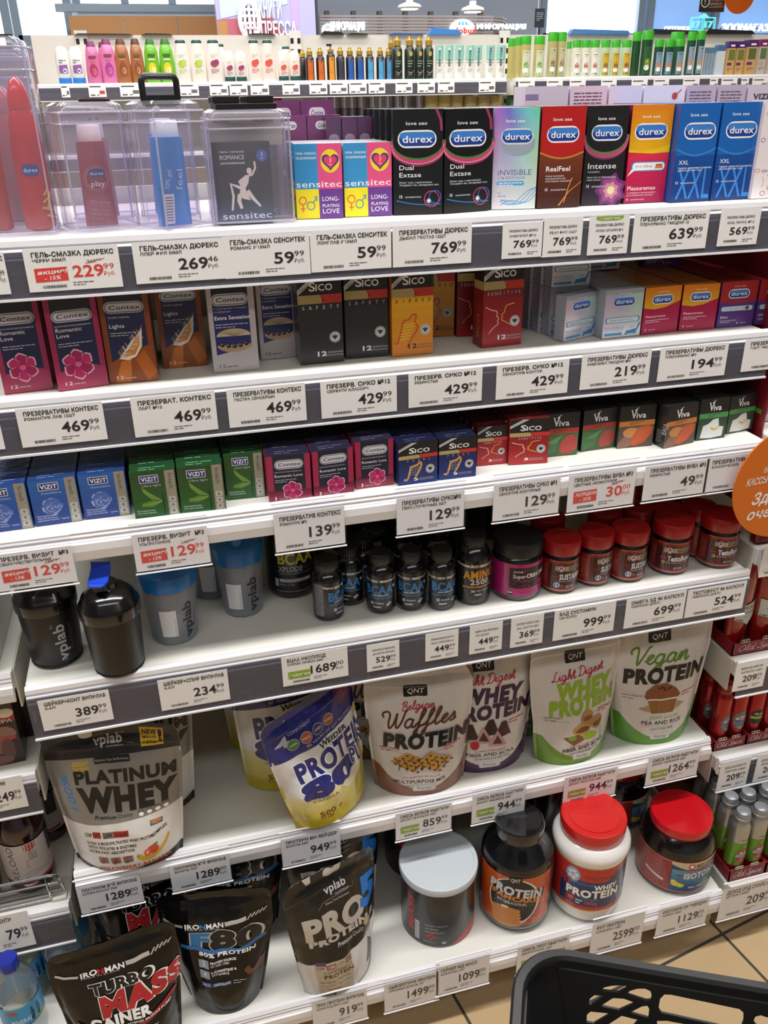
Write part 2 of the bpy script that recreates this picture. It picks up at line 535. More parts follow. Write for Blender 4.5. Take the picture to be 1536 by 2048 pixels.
for k, (z, y, st, dr) in LSH.items():
    shelf('store_shelf', LN[k], -.62, -.022, z, y, st, dr)
RSH = {'0': (1.1185, .0135, 'white', .0445), 'A': (.905, .005, 'white', .045), 'B': (.654, .005, 'deep', .072), 'C': (.410, .005, 'deep', .078), 'D': (.1565, -.1055, 'white', .0468)}
RN = {'0': 'white shelf stub of the red deodorant bay level with the fruit cartons',
      'A': 'white shelf of the red deodorant bay beneath the round orange sign',
      'B': 'white shelf of the red deodorant bay with red trays of gel bottles',
      'C': 'white shelf of the red deodorant bay with red spray cans in trays',
      'D': 'white bottom shelf of the red deodorant bay with silver spray cans'}
for k, (z, y, st, dr) in RSH.items():
    shelf('store_shelf', RN[k], 1.272, 1.9, z, y, st, dr)
PANEL = M('#b9b8b0', .5, noise_amt=.03, scale=6)
def bay(x0, x1, label, posts):
    t = thing('gondola_frame', label, 'shelving', ((x0+x1)/2, YB, 0))
    w = (x1-x0)/2
    MB().box(-w, w, .002, .014, .03, 1.53, PANEL).build('back_panel', t)
    for px in posts:
        x = px-(x0+x1)/2
        m = MB().box(x-.0095, x+.0095, -.010, .03, 0, 1.56, M('#3d3c3e', .5))
        for k in range(28):
            m.box(x-.003, x+.003, -.0108, -.010, .1+k*.05, .125+k*.05, M('#101010', .6))
        m.build('upright', t)
        g = MB().rbox(x-.0095, x+.0095, -.575, -.012, 0, .10, M('#cfc6b4', .45), .003)
        for k in (0, 1):
            g.box(x+.0094, x+.0099, -.545+.018*k, -.536+.018*k, .03, .08, M('#1a1815', .6))
        g.build('base_leg', t)
    return t
bay(X0-.001, X1+.001, 'white shelving frame of the middle bay with grey back panel and dark uprights', (X0-.011, X1+.011))
bay(-.62, -.0215, 'white shelving frame of the bay with the chrome fence and water bottles', (-.61,))
bay(1.2715, 1.9, 'white shelving frame of the bay full of red deodorants', (1.89,))
# ------------------------------------------------------------------ price tags
PAPER = M('#f3f3f5', .55)
INK = M('#2b2b2e', .5)
INK2 = M('#55565a', .5)
REDINK = M('#e0463f', .5)
GREENINK = M('#8fb52e', .5)
SLEEVE = clear('tag_sleeve', '#fbfbfd', .02, .8)
_seen = {}
def price_tag(sh, tl, br, name, sub, price, kop, label, promo=None, new=False, small=False, old=None, ygap=.0156, hang=False, tilt=0.):
    """A paper price tag in front of the rail, given by the photo's corner points at the rail's own depth."""
    yy = (sh if isinstance(sh, float) else SH[sh][1])-ygap
    a, b = on_y(*tl, yy), on_y(*br, yy)
    w, h = b.x-a.x, a.z-b.z
    t = thing('price_tag', label, 'price tag', ((a.x+b.x)/2, yy, b.z))
    m = MB().box(-w/2, w/2, 0, .0006, 0, h, PAPER)
    P = Print()
    pc = REDINK if promo else INK
    if small:
        P.t(name, w*.5, h*.74, h*.062, INK, 'c', w=w*.68, b=.02)
        P.t(sub, w*.18, h*.60, h*.062, INK, 'l', w=w*min(.66, .052*len(sub)), b=.015)
        P.t(price, w*.70, h*.30, h*.20, INK, 'r', w=w*.42, b=.02)
        P.t(kop, w*.72, h*.405, h*.10, INK, 'l', w=w*.17)
        P.t('Руб.', w*.72, h*.30, h*.062, INK2, 'l', w=w*.16)
        bx0, bx1, by0, by1 = .16, .48, .10, .16
        if new:
            P.poly([(w*.16, h*1.0), (w*.17, h*.93), (w*.3, h*.885), (w*.7, h*.885), (w*.83, h*.93), (w*.84, h*1.0)], GREENINK)
            P.t('новинка', w*.5, h*.915, h*.05, PAPER, 'c', w=w*.44, b=.02, sh=.15)
        P.lines(w*.62, h*.15, w*.26, h*.028, 2, INK2, seed=len(name))
    else:
        P.t(name, w*.085, h*.80, h*.105, INK, 'l', w=w*min(.82, .046*len(name)), b=.034)
        P.t(sub, w*.085, h*.685, h*.07, INK, 'l', w=w*min(.62, .033*len(sub)), b=.026)
        pw = {2: .22, 3: .31, 4: .37}[len(price)]
        P.t(price, w*.80, h*.30, h*.265, pc, 'r', w=w*pw, b=.02)
        P.t(kop, w*.815, h*.45, h*.13, pc, 'l', w=w*.115)
        P.t('Руб.', w*.815, h*.30, h*.09, pc if promo else INK2, 'l', w=w*.12)
        bx0, bx1, by0, by1 = .15, .39, .08, .15
        P.lines(w*.47, h*.165, w*.22, h*.03, 2, INK2, seed=len(sub)+3)
        if promo:
            P.poly([(w*.085, h*.22), (w*.43, h*.235), (w*.43, h*.555), (w*.085, h*.54)], REDINK)
            P.t(promo[0], w*.26, h*.41, h*.085, PAPER, 'c', w=w*.29, b=.03, sh=.25, rot=2)
            P.t(promo[1], w*.26, h*.27, h*.085, PAPER, 'c', w=w*.16, b=.02, sh=.2, rot=2)
            P.t(old, w*.80, h*.61, h*.075, INK2, 'r', w=w*.15, b=.01)
            P.line([(w*.63, h*.61), (w*.84, h*.70)], h*.014, REDINK)
            by0, by1 = .07, .14
        if new:
            P.rect(w*.085, h*.22, w*.42, h*.47, GREENINK)
            P.t('новинка', w*.253, h*.30, h*.09, PAPER, 'c', w=w*.29, b=.025, sh=.25)
    x = w*bx0
    rnd = random.Random(len(label)*7+len(sub))
    while x < w*bx1:
        q = rnd.choice((.004, .007, .011))*w
        P.rect(x, h*by0, x+q, h*by1, INK)
        x += q+rnd.choice((.004, .007))*w
    P.emit(m, flat(-w/2, 0, 0), base=.0002, step=.00002)
    m.build('paper', t)
    if hang:
        s = MB().add([(-w/2-.002, -.0016, -.003), (w/2+.002, -.0016, -.003), (w/2+.002, -.0016, h+.018), (-w/2-.002, -.0016, h+.018)], [(0, 1, 2, 3)], SLEEVE)
        s.box(-w/2-.002, w/2+.002, -.0022, .0012, -.0042, -.003, RAILE)
        s.box(-w/2-.002, w/2+.002, -.0017, .0012, h+.0165, h+.018, RAILE)
        s.build('clear_sleeve', t)
    return t
D = 'ПРЕЗЕРВАТИВЫ ДЮРЕКС'
K = 'ПРЕЗЕРВАТИВЫ КОНТЕКС'
S12 = 'ПРЕЗЕРВ. СИКО №12'
TL = 'white price tag reading '
TAGS = [
 (1, (-75, 508), (23, 588), 'ГЕЛЬ-СМАЗКА ДЮРЕКС', 'ЧЕРРИ', '269', '99', TL+'..9, cut off beside the red-printed tag of the top shelf', {}),
 (1, (43, 499), (247, 573), 'ГЕЛЬ-СМАЗКА ДЮРЕКС', 'ЧЕРРИ 50МЛ', '229', '99', TL+'229.99 in red with a red promotion box', dict(promo=('акция!', '- 15%'), old='269⁴⁶')),
 (1, (262, 486), (452, 557), 'ГЕЛЬ-СМАЗКА ДЮРЕКС', 'ПЛЕЙ ФИЛ 50МЛ', '269', '46', TL+'269.46 under the clear box with the blue tube', {}),
 (1, (444, 474), (622, 547), 'ГЕЛЬ-СМАЗКА СЕНСИТЕК', 'РОМАНС 3*15МЛ', '59', '99', TL+'59.99 under the dark blue carton with a white couple silhouette', {}),
 (1, (619, 464), (783, 535), 'ГЕЛЬ-СМАЗКА СЕНСИТЕК', 'ЛОНГЛАВ 3*15МЛ', '59', '99', TL+'59.99 under the blue, pink, yellow and purple cartons', {}),
 (1, (785, 455), (942, 525), D, 'ДЬЮАЛ ЭКСТАЗ 12ШТ', '769', '99', 'large '+TL+'769.99 under the two tall black cartons', {}),
 (1, (1006, 447), (1084, 513), D, 'ИНВИЗИБЛ №12', '769', '99', 'small '+TL+'769.99 under the holographic silver carton', dict(small=1)),
 (1, (1087, 438), (1161, 510), D, 'РЕАЛ ФИЛ 12ШТ', '769', '99', 'small '+TL+'769.99 under the red and brown carton', dict(small=1)),
 (1, (1180, 434), (1253, 506), D, 'ИНТЕНС ОРГАЗМИК №12', '769', '99', 'small '+TL+'769.99 with a green novelty flag at its top', dict(small=1, new=1)),
 (1, (1270, 428), (1410, 496), D, 'ПЛЕЖУРМАКС ЭМОДЖИ 12', '639', '99', TL+'639.99 under the orange and pink tall carton', {}),
 (1, (1444, 419), (1512, 488), D, 'XXXL УВ.РАЗ. №12', '569', '99', 'small '+TL+'569.99 under the two tall blue cartons', dict(small=1)),
 (2, (-150, 828), (11, 898), K, 'РОМАНТИК ЛАВ', '469', '99', TL+'nothing, a blank corner cut off on the second shelf', {}),
 (2, (29, 819), (216, 878), K, 'РОМАНТИК ЛАВ 12ШТ', '469', '99', TL+'469.99 under the cartons with pink flowers', {}),
 (2, (259, 797), (437, 858), 'ПРЕЗЕРВАТ. КОНТЕКС', 'ЛАЙТ №12', '469', '99', TL+'469.99 under the cartons with an orange feather', {}),
 (2, (452, 780), (614, 840), K, 'ЭКСТРА СЕНСЕЙШН', '469', '99', TL+'469.99 under the cartons with a seashell of pearls', {}),
 (2, (640, 764), (794, 822), S12, 'СЕЙФИТИ КЛАССИЧ.', '429', '99', TL+'429.99 under the plain black cartons of the second shelf', {}),
 (2, (817, 748), (963, 801), S12, 'РЕБРИСТЫЕ', '429', '99', TL+'429.99 under the orange-yellow carton of the second shelf', {}),
 (2, (994, 731), (1134, 785), S12, 'СЕНСИТИВ КОНТУР.', '429', '99', TL+'429.99 under the tall red carton with face outlines', {}),
 (2, (1165, 711), (1296, 766), D, 'ИНВИЗИБЛ ЭМОДЖИ №3', '219', '99', TL+'219.99 under the small silver cartons', {}),
 (2, (1322, 697), (1448, 750), D, 'ПЛЕЖУРМАКС №3', '194', '99', TL+'194.99 under the small orange and crimson cartons', {}),
 (2, (1492, 680), (1616, 730), D, 'ЭЛИТ ЭМОДЖИ №3', '194', '99', 'cut-off white price tag under the small red and purple cartons', {}),
 (3, (-20, 1112), (156, 1162), 'ПРЕЗЕРВ. ВИЗИТ  №3', 'СВЕРХЧУВСТВИТЕЛЬНЫЕ', '129', '99', TL+'129.99 in red, hanging below the blue cartons', dict(promo=('акция!', '- 13%'), old='149⁰⁰')),
 (3, (262, 1071), (422, 1124), 'ПРЕЗЕРВ. ВИЗИТ  №3', 'УЛЬТРАТОНКИЕ', '129', '99', TL+'129.99 in red, hanging below the green cartons', dict(promo=('акция!', '- 13%'), old='149⁰⁰')),
 (3, (546, 1030), (691, 1086), 'ПРЕЗЕРВАТИВ КОНТЕКС', 'РОМАНТИК №3', '139', '99', TL+'139.99 hanging above the black tub with yellow letters', {}),
 (3, (793, 998), (927, 1052), 'ПРЕЗЕРВАТИВЫ СИКО№3', 'ПЕРЛ (ТОЧЕЧНЫЕ) 3ШТ', '129', '99', TL+'129.99 in black, hanging below the small navy cartons', {}),
 (3, (988, 970), (1116, 1025), 'ПРЕЗЕРВАТИВЫ СИКО №3', 'СЕНСИТИВ КОНТУРНЫЕ', '129', '99', TL+'129.99 in black, hanging below the small red cartons', {}),
 (3, (1139, 952), (1265, 1007), 'ПРЕЗЕРВАТИВЫ ВИВА №3', 'ЦВЕТНЫЕ АРОМАТИЗИР.', '30', '00', TL+'30.00 in red with a red sale box', dict(promo=('РАСПРОДАЖА!', '- 32%'), old='43⁰⁰')),
 (3, (1292, 934), (1409, 985), 'ПРЕЗЕРВАТИВЫ ВИВА №3', 'РЕБРИСТЫЕ', '49', '99', TL+'49.99 hanging whole beside the round orange sign', {}),
 (3, (1416, 917), (1532, 968), 'ПРЕЗЕРВАТИВЫ ВИВА №3', 'КЛАССИЧЕСКИЕ', '49', '99', 'white price tag partly hidden behind the round orange sign', {}),
 (4, (74, 1403), (228, 1438), 'ШЕЙКЕР+КОНТ ВИПИЛАБ', '0,6Л', '389', '99', TL+'389.99 under the black shakers', {}),
 (4, (314, 1362), (461, 1398), 'ШЕЙКЕР+СПИР ВИПИЛАБ', '0,5Л', '234', '99', TL+'234.99 under the shakers with blue lids', {}),
 (4, (562, 1316), (697, 1351), 'БЦАА ИКСПЛОД', 'ОЛИМП ЛИМОН 500Г', '1689', '00', TL+'1689.00 with green box, below the yellow-lettered tub', dict(new=1)),
 (4, (733, 1291), (799, 1333), 'АМИНОКИСЛОТНЫЙ КОМЕП', 'ДЖА-ФАКТОР АЙРОНМЕН', '529', '99', 'small '+TL+'529.99 just after the big novelty tag 1689.00', dict(small=1)),
 (4, (851, 1269), (916, 1312), 'АМИНОКИСЛОТА', 'ВСАА+ АЙРОНМЕН 60', '449', '99', 'small '+TL+'449.99 below the black bottles with blue letters', dict(small=1)),
 (4, (940, 1253), (1003, 1298), 'АМИНО 2500 АЙРОНМЕН', 'ТЕТАБЛЕТ', '449', '99', 'small '+TL+'449.99 below the tub with the magenta label', dict(small=1)),
 (4, (1023, 1238), (1084, 1285), 'СУПЕР КРЕАТИН', 'XXL ПАУЭР 200Г', '369', '99', 'small '+TL+'369.99, last of four small ones in its row', dict(small=1)),
 (4, (1110, 1222), (1226, 1261), 'БАД СУСТАМИН', '120 КАПС', '999', '99', TL+'999.99 below the three jars with red lids standing together', {}),
 (4, (1254, 1200), (1365, 1237), 'ОМЕГА 3Д 90 КАПСУЛ', 'ЧЕМПИОНС ДИЕТС', '699', '99', TL+'699.99, second last on the fourth shelf rail', {}),
 (4, (1377, 1181), (1484, 1216), 'ТЕСТОБУСТ 90 КАПСУЛ', 'ЧЕМПИОНС ДИЕТС', '524', '99', TL+'524.99 at the very end of the fourth shelf rail', {}),
 (5, (151, 1777), (289, 1801), 'ПЛАТИНУМ ВЭЙ ВИПИЛАБ', 'КЛУБН-БАНАН 750Г', '1289', '00', TL+'1289.00 right below the silver and white pouch', {}),
 (5, (337, 1733), (464, 1758), 'ПЛАТИНУМ ВЭЙ ВИПИЛАБ', 'ВАНИЛЬ 750Г', '1289', '00', TL+'1289.00 below the empty stretch beside the silver pouch', {}),
 (5, (561, 1681), (682, 1709), 'ПРОТЕИН 80+ ВЕЙДЕР', 'ВАНИЛЬ 500Г', '949', '99', TL+'949.99 below the blue and yellow pouch', {}),
 (5, (791, 1629), (902, 1657), 'СМЕСЬ БЕЛКОВ КЬЮЭНТИ', 'Д/КОКТ МОЛ/ШОК 500Г', '859', '99', TL+'859.99 with a green box, hanging over the frosted lid', dict(new=1)),
 (5, (945, 1593), (1048, 1625), 'СМЕСЬ БЕЛКОВ КЬЮЭНТИ', 'Д/КОКТ КЬЮБЕРД 500Г', '944', '99', TL+'944.99 hanging above the tub with the orange label', dict(new=1)),
 (5, (1130, 1556), (1229, 1587), 'СМЕСЬ БЕЛКОВ КЬЮЭНТИ', 'Д/КОКТ ФИСТАШ 500Г', '944', '99', TL+'944.99 hanging above the white tub', dict(new=1)),
 (5, (1298, 1516), (1392, 1549), 'СМЕСЬ БЕЛКОВ КЬЮЭНТИ', 'Д/КОКТ ШОК/МАФ 500Г', '1264', '99', TL+'1264.99 with a green box, below the muffin pouch', dict(new=1)),
 (6, (623, 2007), (735, 2033), 'ПРО5 ПРОТЕИН ВИПИЛАБ', 'ШОКОЛАД ЯНГА 500Г', '919', '99', TL+'919.99 below the black pouch with a blue number', {}),
 (6, (768, 1971), (876, 1996), 'СЫВОРОТОЧН ПРОТЕИН', 'АЙРОНМЕН ВАНИЛЬ 1КГ', '1499', '00', TL+'1499.00 on the bottom rail, overlapped by its neighbour 1099.00', {}),
 (6, (873, 1937), (977, 1963), 'ГЕЙНЕР МД МАСС', 'ШОКОЛАД 1,0КГ', '1099', '00', TL+'1099.00 below the black tub with the frosted lid', {}),
 (6, (1036, 1896), (1134, 1922), 'СМЕСЬ ПРОТ КЬЮЭНТИ', 'Д/БЛИНЧИКОВ 1020Г', '944', '99', 'white price tag mostly covered by the black shopping basket', dict(new=1)),
 (6, (1186, 1851), (1281, 1882), 'ФИТ ПРОТЕИН', 'КЛУБНИКА 1,8КГ', '2599', '00', TL+'2599.00 below the white tub, beside the basket', {}),
 (6, (1319, 1820), (1409, 1846), 'ИЗОТОНИК СИ ЭНЕРДЖИ', 'ЛИМОН 1200Г', '1129', '00', TL+'1129.00 below the black tub with a plain red lid', {}),
 (.03, (-80, 1573), (58, 1612), 'ДОБАВКА ИРОНМ', 'Л-КАРНИТИН', '1249', '99', TL+'249.99 above the dark bottle with a white label', {}),
 (.025, (-70, 1848), (73, 1888), 'НАПИТОК СЕНТИ', '0,5Л', '79', '99', TL+'79.99 above the water bottles', {}),
 (.005, (1475, 1327), (1525, 1372), 'ДЕЗОД ОЛД СПАЙС СПР', 'УАЙТВОТЕР 125МЛ', '209', '99', 'small '+TL+'209.99 above the red spray cans', dict(small=1)),
 (.005, (1443, 1526), (1491, 1569), 'ДЕЗОД ОЛД СПАЙС СПР', 'УЛФТОРН 150МЛ', '209', '99', 'small '+TL+'209.99 above the silver caps of the spray cans', dict(small=1)),
 (.005, (1517, 1511), (1563, 1552), 'ДЕЗОД ОЛД СПАЙС СПР', 'ДЕНДЖЕР 150МЛ', '209', '99', 'small white price tag cut by the photo edge above the silver caps', dict(small=1)),
 (-.1055, (1447, 1780), (1542, 1812), 'ДЕЗОД ОЛД СПАЙС СПР', 'ЦИТРОН 125МЛ', '209', '99', 'large '+TL+'209.9 hanging low over the floor tiles', {}),
 (.005, (1529, 1095), (1580, 1145), 'ДЕЗОД ОЛД СПАЙС', 'ГЕЛЬ', '209', '99', 'white tag sliver at the photo edge under the orange sign', dict(small=1)),
]
for sh, a, b, n, s, p, k, lab, kw in TAGS:
    price_tag(sh, a, b, n, s, p, k, lab, hang=sh in (3, 5, 6, -.1055), ygap=.0186 if sh in (3, 5, 6, -.1055) else .0156, **kw)
# ------------------------------------------------------------------ printed cartons
W_ = M('#f4f4f4', .4); WS = M('#d9dbe2', .4); BK = M('#141517', .35); LG = M('#b9bcc4', .4)
DBLUE = M('#1c3f94', .3, coat=.3); LBLUE = M('#3f7fd0', .3)
def pill(P, cx, cy, w, h, txt='durex', edge=W_, fill=DBLUE, ink=W_, ital=0):
    P.rr(cx-w/2, cy-h/2, cx+w/2, cy+h/2, h*.5, edge)
    P.rr(cx-w*.465, cy-h*.40, cx+w*.465, cy+h*.40, h*.4, fill)
    if fill is DBLUE: P.rr(cx-w*.45, cy-.02*h, cx+w*.45, cy+h*.38, h*.2, LBLUE)
    P.t(txt, cx, cy-h*.20, h*.40, ink, 'c', w=w*.74, b=.012, sh=ital)
def lovesex(P, w, h, y=.855, c=W_): P.t('love sex', w*.47, h*y, h*.032, c, 'c', w=w*.42, b=.005)
def arcs(P, w, h, c1, c2, c3):
    for k, (m, dy, wd) in enumerate(((c3, .0, .05), (c1, -.018, .045), (c2, -.04, .022), (c1, -.058, .012))):
        P.line([(w*(.5+.5*math.sin(a)*1.06), h*(.70+dy-.17*math.cos(a))) for a in [math.radians(-95+190*i/18) for i in range(19)]], w*wd, m, w1=w*wd*1.3)
def a_dual(P, w, h):
    P.rect(0, 0, w, h, M('#17181b', .3))
    arcs(P, w, h, M('#c9416f', .3), M('#d98aa6', .3), M('#4d7a3c', .3))
    P.line([(w*.86, h), (w*.95, h*.9), (w*.97, h*.8)], w*.05, M('#a03a5e', .3))
    lovesex(P, w, h); pill(P, w*.48, h*.725, w*.78, h*.165)
    P.t('Dual', w*.12, h*.435, h*.045, W_, w=w*.29); P.t('Extase', w*.12, h*.365, h*.045, W_, w=w*.44)
    P.t('Рельефные, с анестетиком', w*.12, h*.305, h*.018, WS, w=w*.66); P.t('Ускоряют ее, замедляют его', w*.12, h*.28, h*.018, WS, w=w*.8)
    P.t('12', w*.12, h*.165, h*.026, W_, b=.02); P.t('презервативов', w*.24, h*.165, h*.016, WS, w=w*.32)
    P.line([(w*(.06+.9*t), h*(.14-.13*t+.09*t*t)) for t in [i/10 for i in range(11)]], w*.02, M('#2e6fb0', .3))
    P.ring(w*.78, h*.15, w*.15, w*.018, M('#c23c68', .3)); P.ring(w*.85, h*.17, w*.12, w*.014, M('#3a6fc0', .3))
    for a in range(4): P.line([(w*.72-w*.05*math.cos(a*.785), h*.13-w*.05*math.sin(a*.785)), (w*.72+w*.05*math.cos(a*.785), h*.13+w*.05*math.sin(a*.785))], w*.012, W_)
def holo():
    """Foil with rainbow sheen painted into its colour, varying by place and viewing angle."""
    m = bpy.data.materials.new('holographic_foil'); m.use_nodes = True
    nt = m.node_tree; N = nt.nodes; L = nt.links; b = N['Principled BSDF']
    tc = N.new('ShaderNodeTexCoord'); sp = N.new('ShaderNodeSeparateXYZ'); L.new(tc.outputs['Object'], sp.inputs[0])
    n = N.new('ShaderNodeTexNoise'); n.inputs['Scale'].default_value = 22; n.inputs['Detail'].default_value = 1; L.new(tc.outputs['Object'], n.inputs['Vector'])
    def mth(op, a, bb):
        q = N.new('ShaderNodeMath'); q.operation = op
        for i, v in enumerate((a, bb)):
            if isinstance(v, (int, float)): q.inputs[i].default_value = v
            else: L.new(v, q.inputs[i])
        return q.outputs[0]
    lw = N.new('ShaderNodeLayerWeight')
    hue = mth('ADD', mth('ADD', mth('MULTIPLY', sp.outputs['X'], -6.), mth('MULTIPLY', n.outputs['Fac'], .25)), mth('ADD', .66, mth('MULTIPLY', lw.outputs['Facing'], .3)))
    hsv = N.new('ShaderNodeCombineColor'); hsv.mode = 'HSV'
    L.new(hue, hsv.inputs[0])
    sat = N.new('ShaderNodeMapRange'); sat.inputs['From Min'].default_value = .03; sat.inputs['From Max'].default_value = .135; sat.inputs['To Min'].default_value = .10; sat.inputs['To Max'].default_value = .72
    L.new(sp.outputs['Z'], sat.inputs['Value']); L.new(sat.outputs[0], hsv.inputs[1]); hsv.inputs[2].default_value = .78
    L.new(hsv.outputs[0], b.inputs['Base Color'])  # the foil's iridescent sheen goes into the base colour
    b.inputs['Metallic'].default_value = .3; b.inputs['Roughness'].default_value = .26
    return m
HOLO = holo()
def a_invis(P, w, h):
    P.rect(0, 0, w, h, HOLO)
    P.ell(w*.55, h*.66, w*.38, h*.13, M('#a8b6c6', .35, .3))
    lovesex(P, w, h, .86); pill(P, w*.52, h*.725, w*.72, h*.155, edge=M('#d6dde4', .3))
    P.t('iNVISiBLE', w*.12, h*.345, h*.055, M('#3f5f8a', .4), w=w*.76)
    P.t('УЛЬТРАТОНКИЕ', w*.12, h*.305, h*.024, M('#4a6a90', .4), w=w*.62)
    P.rr(w*.1, h*.24, w*.72, h*.285, h*.02, M('#4b9bd0', .4)); P.lines(w*.14, h*.263, w*.54, h*.011, 2, W_)
    P.t('12', w*.14, h*.155, h*.022, M('#2a4a80', .4)); P.lines(w*.14, h*.13, w*.3, h*.01, 1, M('#3f5f8a', .4))
    for k in range(4): P.line([(w*(.2+.8*t), h*(.04+k*.012+.12*t*t+.04*math.sin(t*6+k))) for t in [i/12 for i in range(13)]], w*.014, M('#3c8fcb', .4))
def a_real(P, w, h):
    P.grad(0, 0, w, h*.55, '#3a1a12', '#7a3a22', 8, rough=.3)
    P.rect(0, h*.55, w, h, M('#b51f22', .3))
    P.line([(w*t, h*(.56-.06*math.sin(math.pi*t))) for t in [i/14 for i in range(15)]], h*.022, M('#c08b3a', .3))
    P.poly([(w*t, h*(.565-.06*math.sin(math.pi*t))) for t in [i/14 for i in range(15)]]+[(w, h*.62), (0, h*.62)], M('#b51f22', .3))
    lovesex(P, w, h, .86); pill(P, w*.5, h*.73, w*.74, h*.16)
    P.t('RealFeel', w*.16, h*.37, h*.05, W_, w=w*.54, b=.01)
    for k, s in enumerate(('Новое поколение', 'презервативов для', 'естественных ощущений')): P.t(s, w*.16, h*(.315-.026*k), h*.017, WS, w=w*(.42, .46, .58)[k])
    P.t('12', w*.16, h*.175, h*.026, W_, b=.02); P.t('презервативов', w*.29, h*.175, h*.018, WS, w=w*.36)
    P.line([(w*.5, h*.02), (w*.72, h*.16), (w, h*.26)], w*.03, M('#d88a3a', .3), w1=w*.01); P.line([(w*.62, h*.05), (w*.7, h*.2), (w*.78, h*.3)], w*.015, M('#e8a85a', .3))
def a_intense(P, w, h):
    P.rect(0, 0, w, h*.3, M('#2c2430', .3)); P.rect(0, h*.22, w, h, M('#1d1d20', .3))
    arcs(P, w, h, M('#b7486e', .3), M('#c46a9a', .3), M('#5c7c4a', .3))
    for k, (c, r) in enumerate((('#6c3370', .34), ('#9a4a86', .26), ('#c98a9a', .17), ('#e6d8a8', .09))):
        P.poly([(w*.72+w*r*(1+.35*(i % 2))*math.cos(i*.449)*.9, h*.15+w*r*(1+.35*(i % 2))*math.sin(i*.449)*.9) for i in range(14)], M(c, .3))
    lovesex(P, w, h, .86); pill(P, w*.5, h*.735, w*.76, h*.16)
    P.t('Intense', w*.1, h*.375, h*.058, W_, w=w*.7); P.t('ORGASMIC', w*.1, h*.335, h*.017, WS, w=w*.3)
    P.t('Рельефные, со стимулирующим', w*.1, h*.28, h*.017, WS, w=w*.72); P.t('гелем-смазкой', w*.1, h*.253, h*.017, WS, w=w*.34)
    P.t('12', w*.1, h*.185, h*.026, W_, b=.02); P.t('презервативов', w*.23, h*.185, h*.018, WS, w=w*.36)
def a_please(P, w, h):
    P.grad(0, 0, w, h*.52, '#a3144e', '#e0324f', 8, rough=.3); P.grad(0, h*.5, w, h, '#e8b81e', '#e07f1c', 8, rough=.3)
    P.poly([(0, h*.49), (w, h*.53), (w, h*.60), (w*.6, h*.55), (w*.3, h*.53), (0, h*.56)], M('#f0c81e', .3))
    P.poly([(0, h*.44), (w, h*.44), (w, h*.52), (w*.6, h*.51), (0, h*.53)], M('#dc2f52', .3))
    lovesex(P, w, h, .87); pill(P, w*.5, h*.735, w*.80, h*.165)
    P.rr(w*.1, h*.33, w*.94, h*.43, h*.045, LBLUE); P.rr(w*.13, h*.34, w*.92, h*.42, h*.038, W_); P.poly([(w*.02, h*.28), (w*.2, h*.345), (w*.13, h*.36)], W_)
    P.t('Хочу тебя на', w*.2, h*.37, h*.024, M('#7a6a6a', .4), w=w*.42); P.poly([(w*.68, h*.355), (w*.88, h*.355), (w*.86, h*.40), (w*.7, h*.385)], M('#d9873a', .3)); P.rect(w*.7, h*.385, w*.86, h*.40, M('#b5453a', .3))
    P.t('Pleasuremax', w*.06, h*.135, h*.044, W_, w=w*.70); P.t('С ребрами и пупырышками', w*.06, h*.10, h*.017, WS, w=w*.70); P.t('для стимуляции обоих партнеров', w*.06, h*.075, h*.015, WS, w=w*.66)
    P.t('12', w*.06, h*.03, h*.02, W_, b=.02); P.t('презервативов', w*.16, h*.03, h*.014, WS, w=w*.34)
def a_xxl(P, w, h):
    P.grad(0, 0, w, h*.5, '#143a7c', '#1a4f9c', 6, rough=.3); P.rect(0, h*.48, w, h, M('#1d63b5', .3))
    P.line([(w*t, h*(.55-.07*math.sin(math.pi*t))) for t in [i/14 for i in range(15)]], h*.02, M('#3b7fcb', .3))
    P.t('XXL', w*.54, h*.03, h*.33, M('#3f86d6', .3), 'c', w=w*.86, b=.0)
    lovesex(P, w, h, .87); pill(P, w*.54, h*.725, w*.80, h*.17)
    P.t('XXL', w*.1, h*.39, h*.042, W_, w=w*.25); P.t('Гладкие, увеличенного размера', w*.1, h*.345, h*.018, W_, w=w*.85); P.t('для большего комфорта', w*.1, h*.32, h*.018, W_, w=w*.6)
    P.t('12', w*.08, h*.19, h*.025, W_, b=.02); P.t('презервативов', w*.2, h*.19, h*.018, WS, w=w*.38)
def a_doodle(P, w, h):
    P.rect(0, 0, w, h, M('#e9dfe2', .4))
    rnd = random.Random(4)
    for k in range(22):
        x, y = rnd.uniform(.05, .9)*w, rnd.uniform(.03, .95)*h
        c = M(rnd.choice(('#c04a4a', '#b9876a', '#8a5a8a', '#c9a08a', '#6a6a8a')), .4)
        if k % 3: P.ring(x, y, w*rnd.uniform(.03, .08), w*.015, c, ry=w*rnd.uniform(.02, .05))
        else: P.line([(x, y), (x+w*.03, y+h*.05), (x-w*.01, y+h*.1)], w*.02, c)
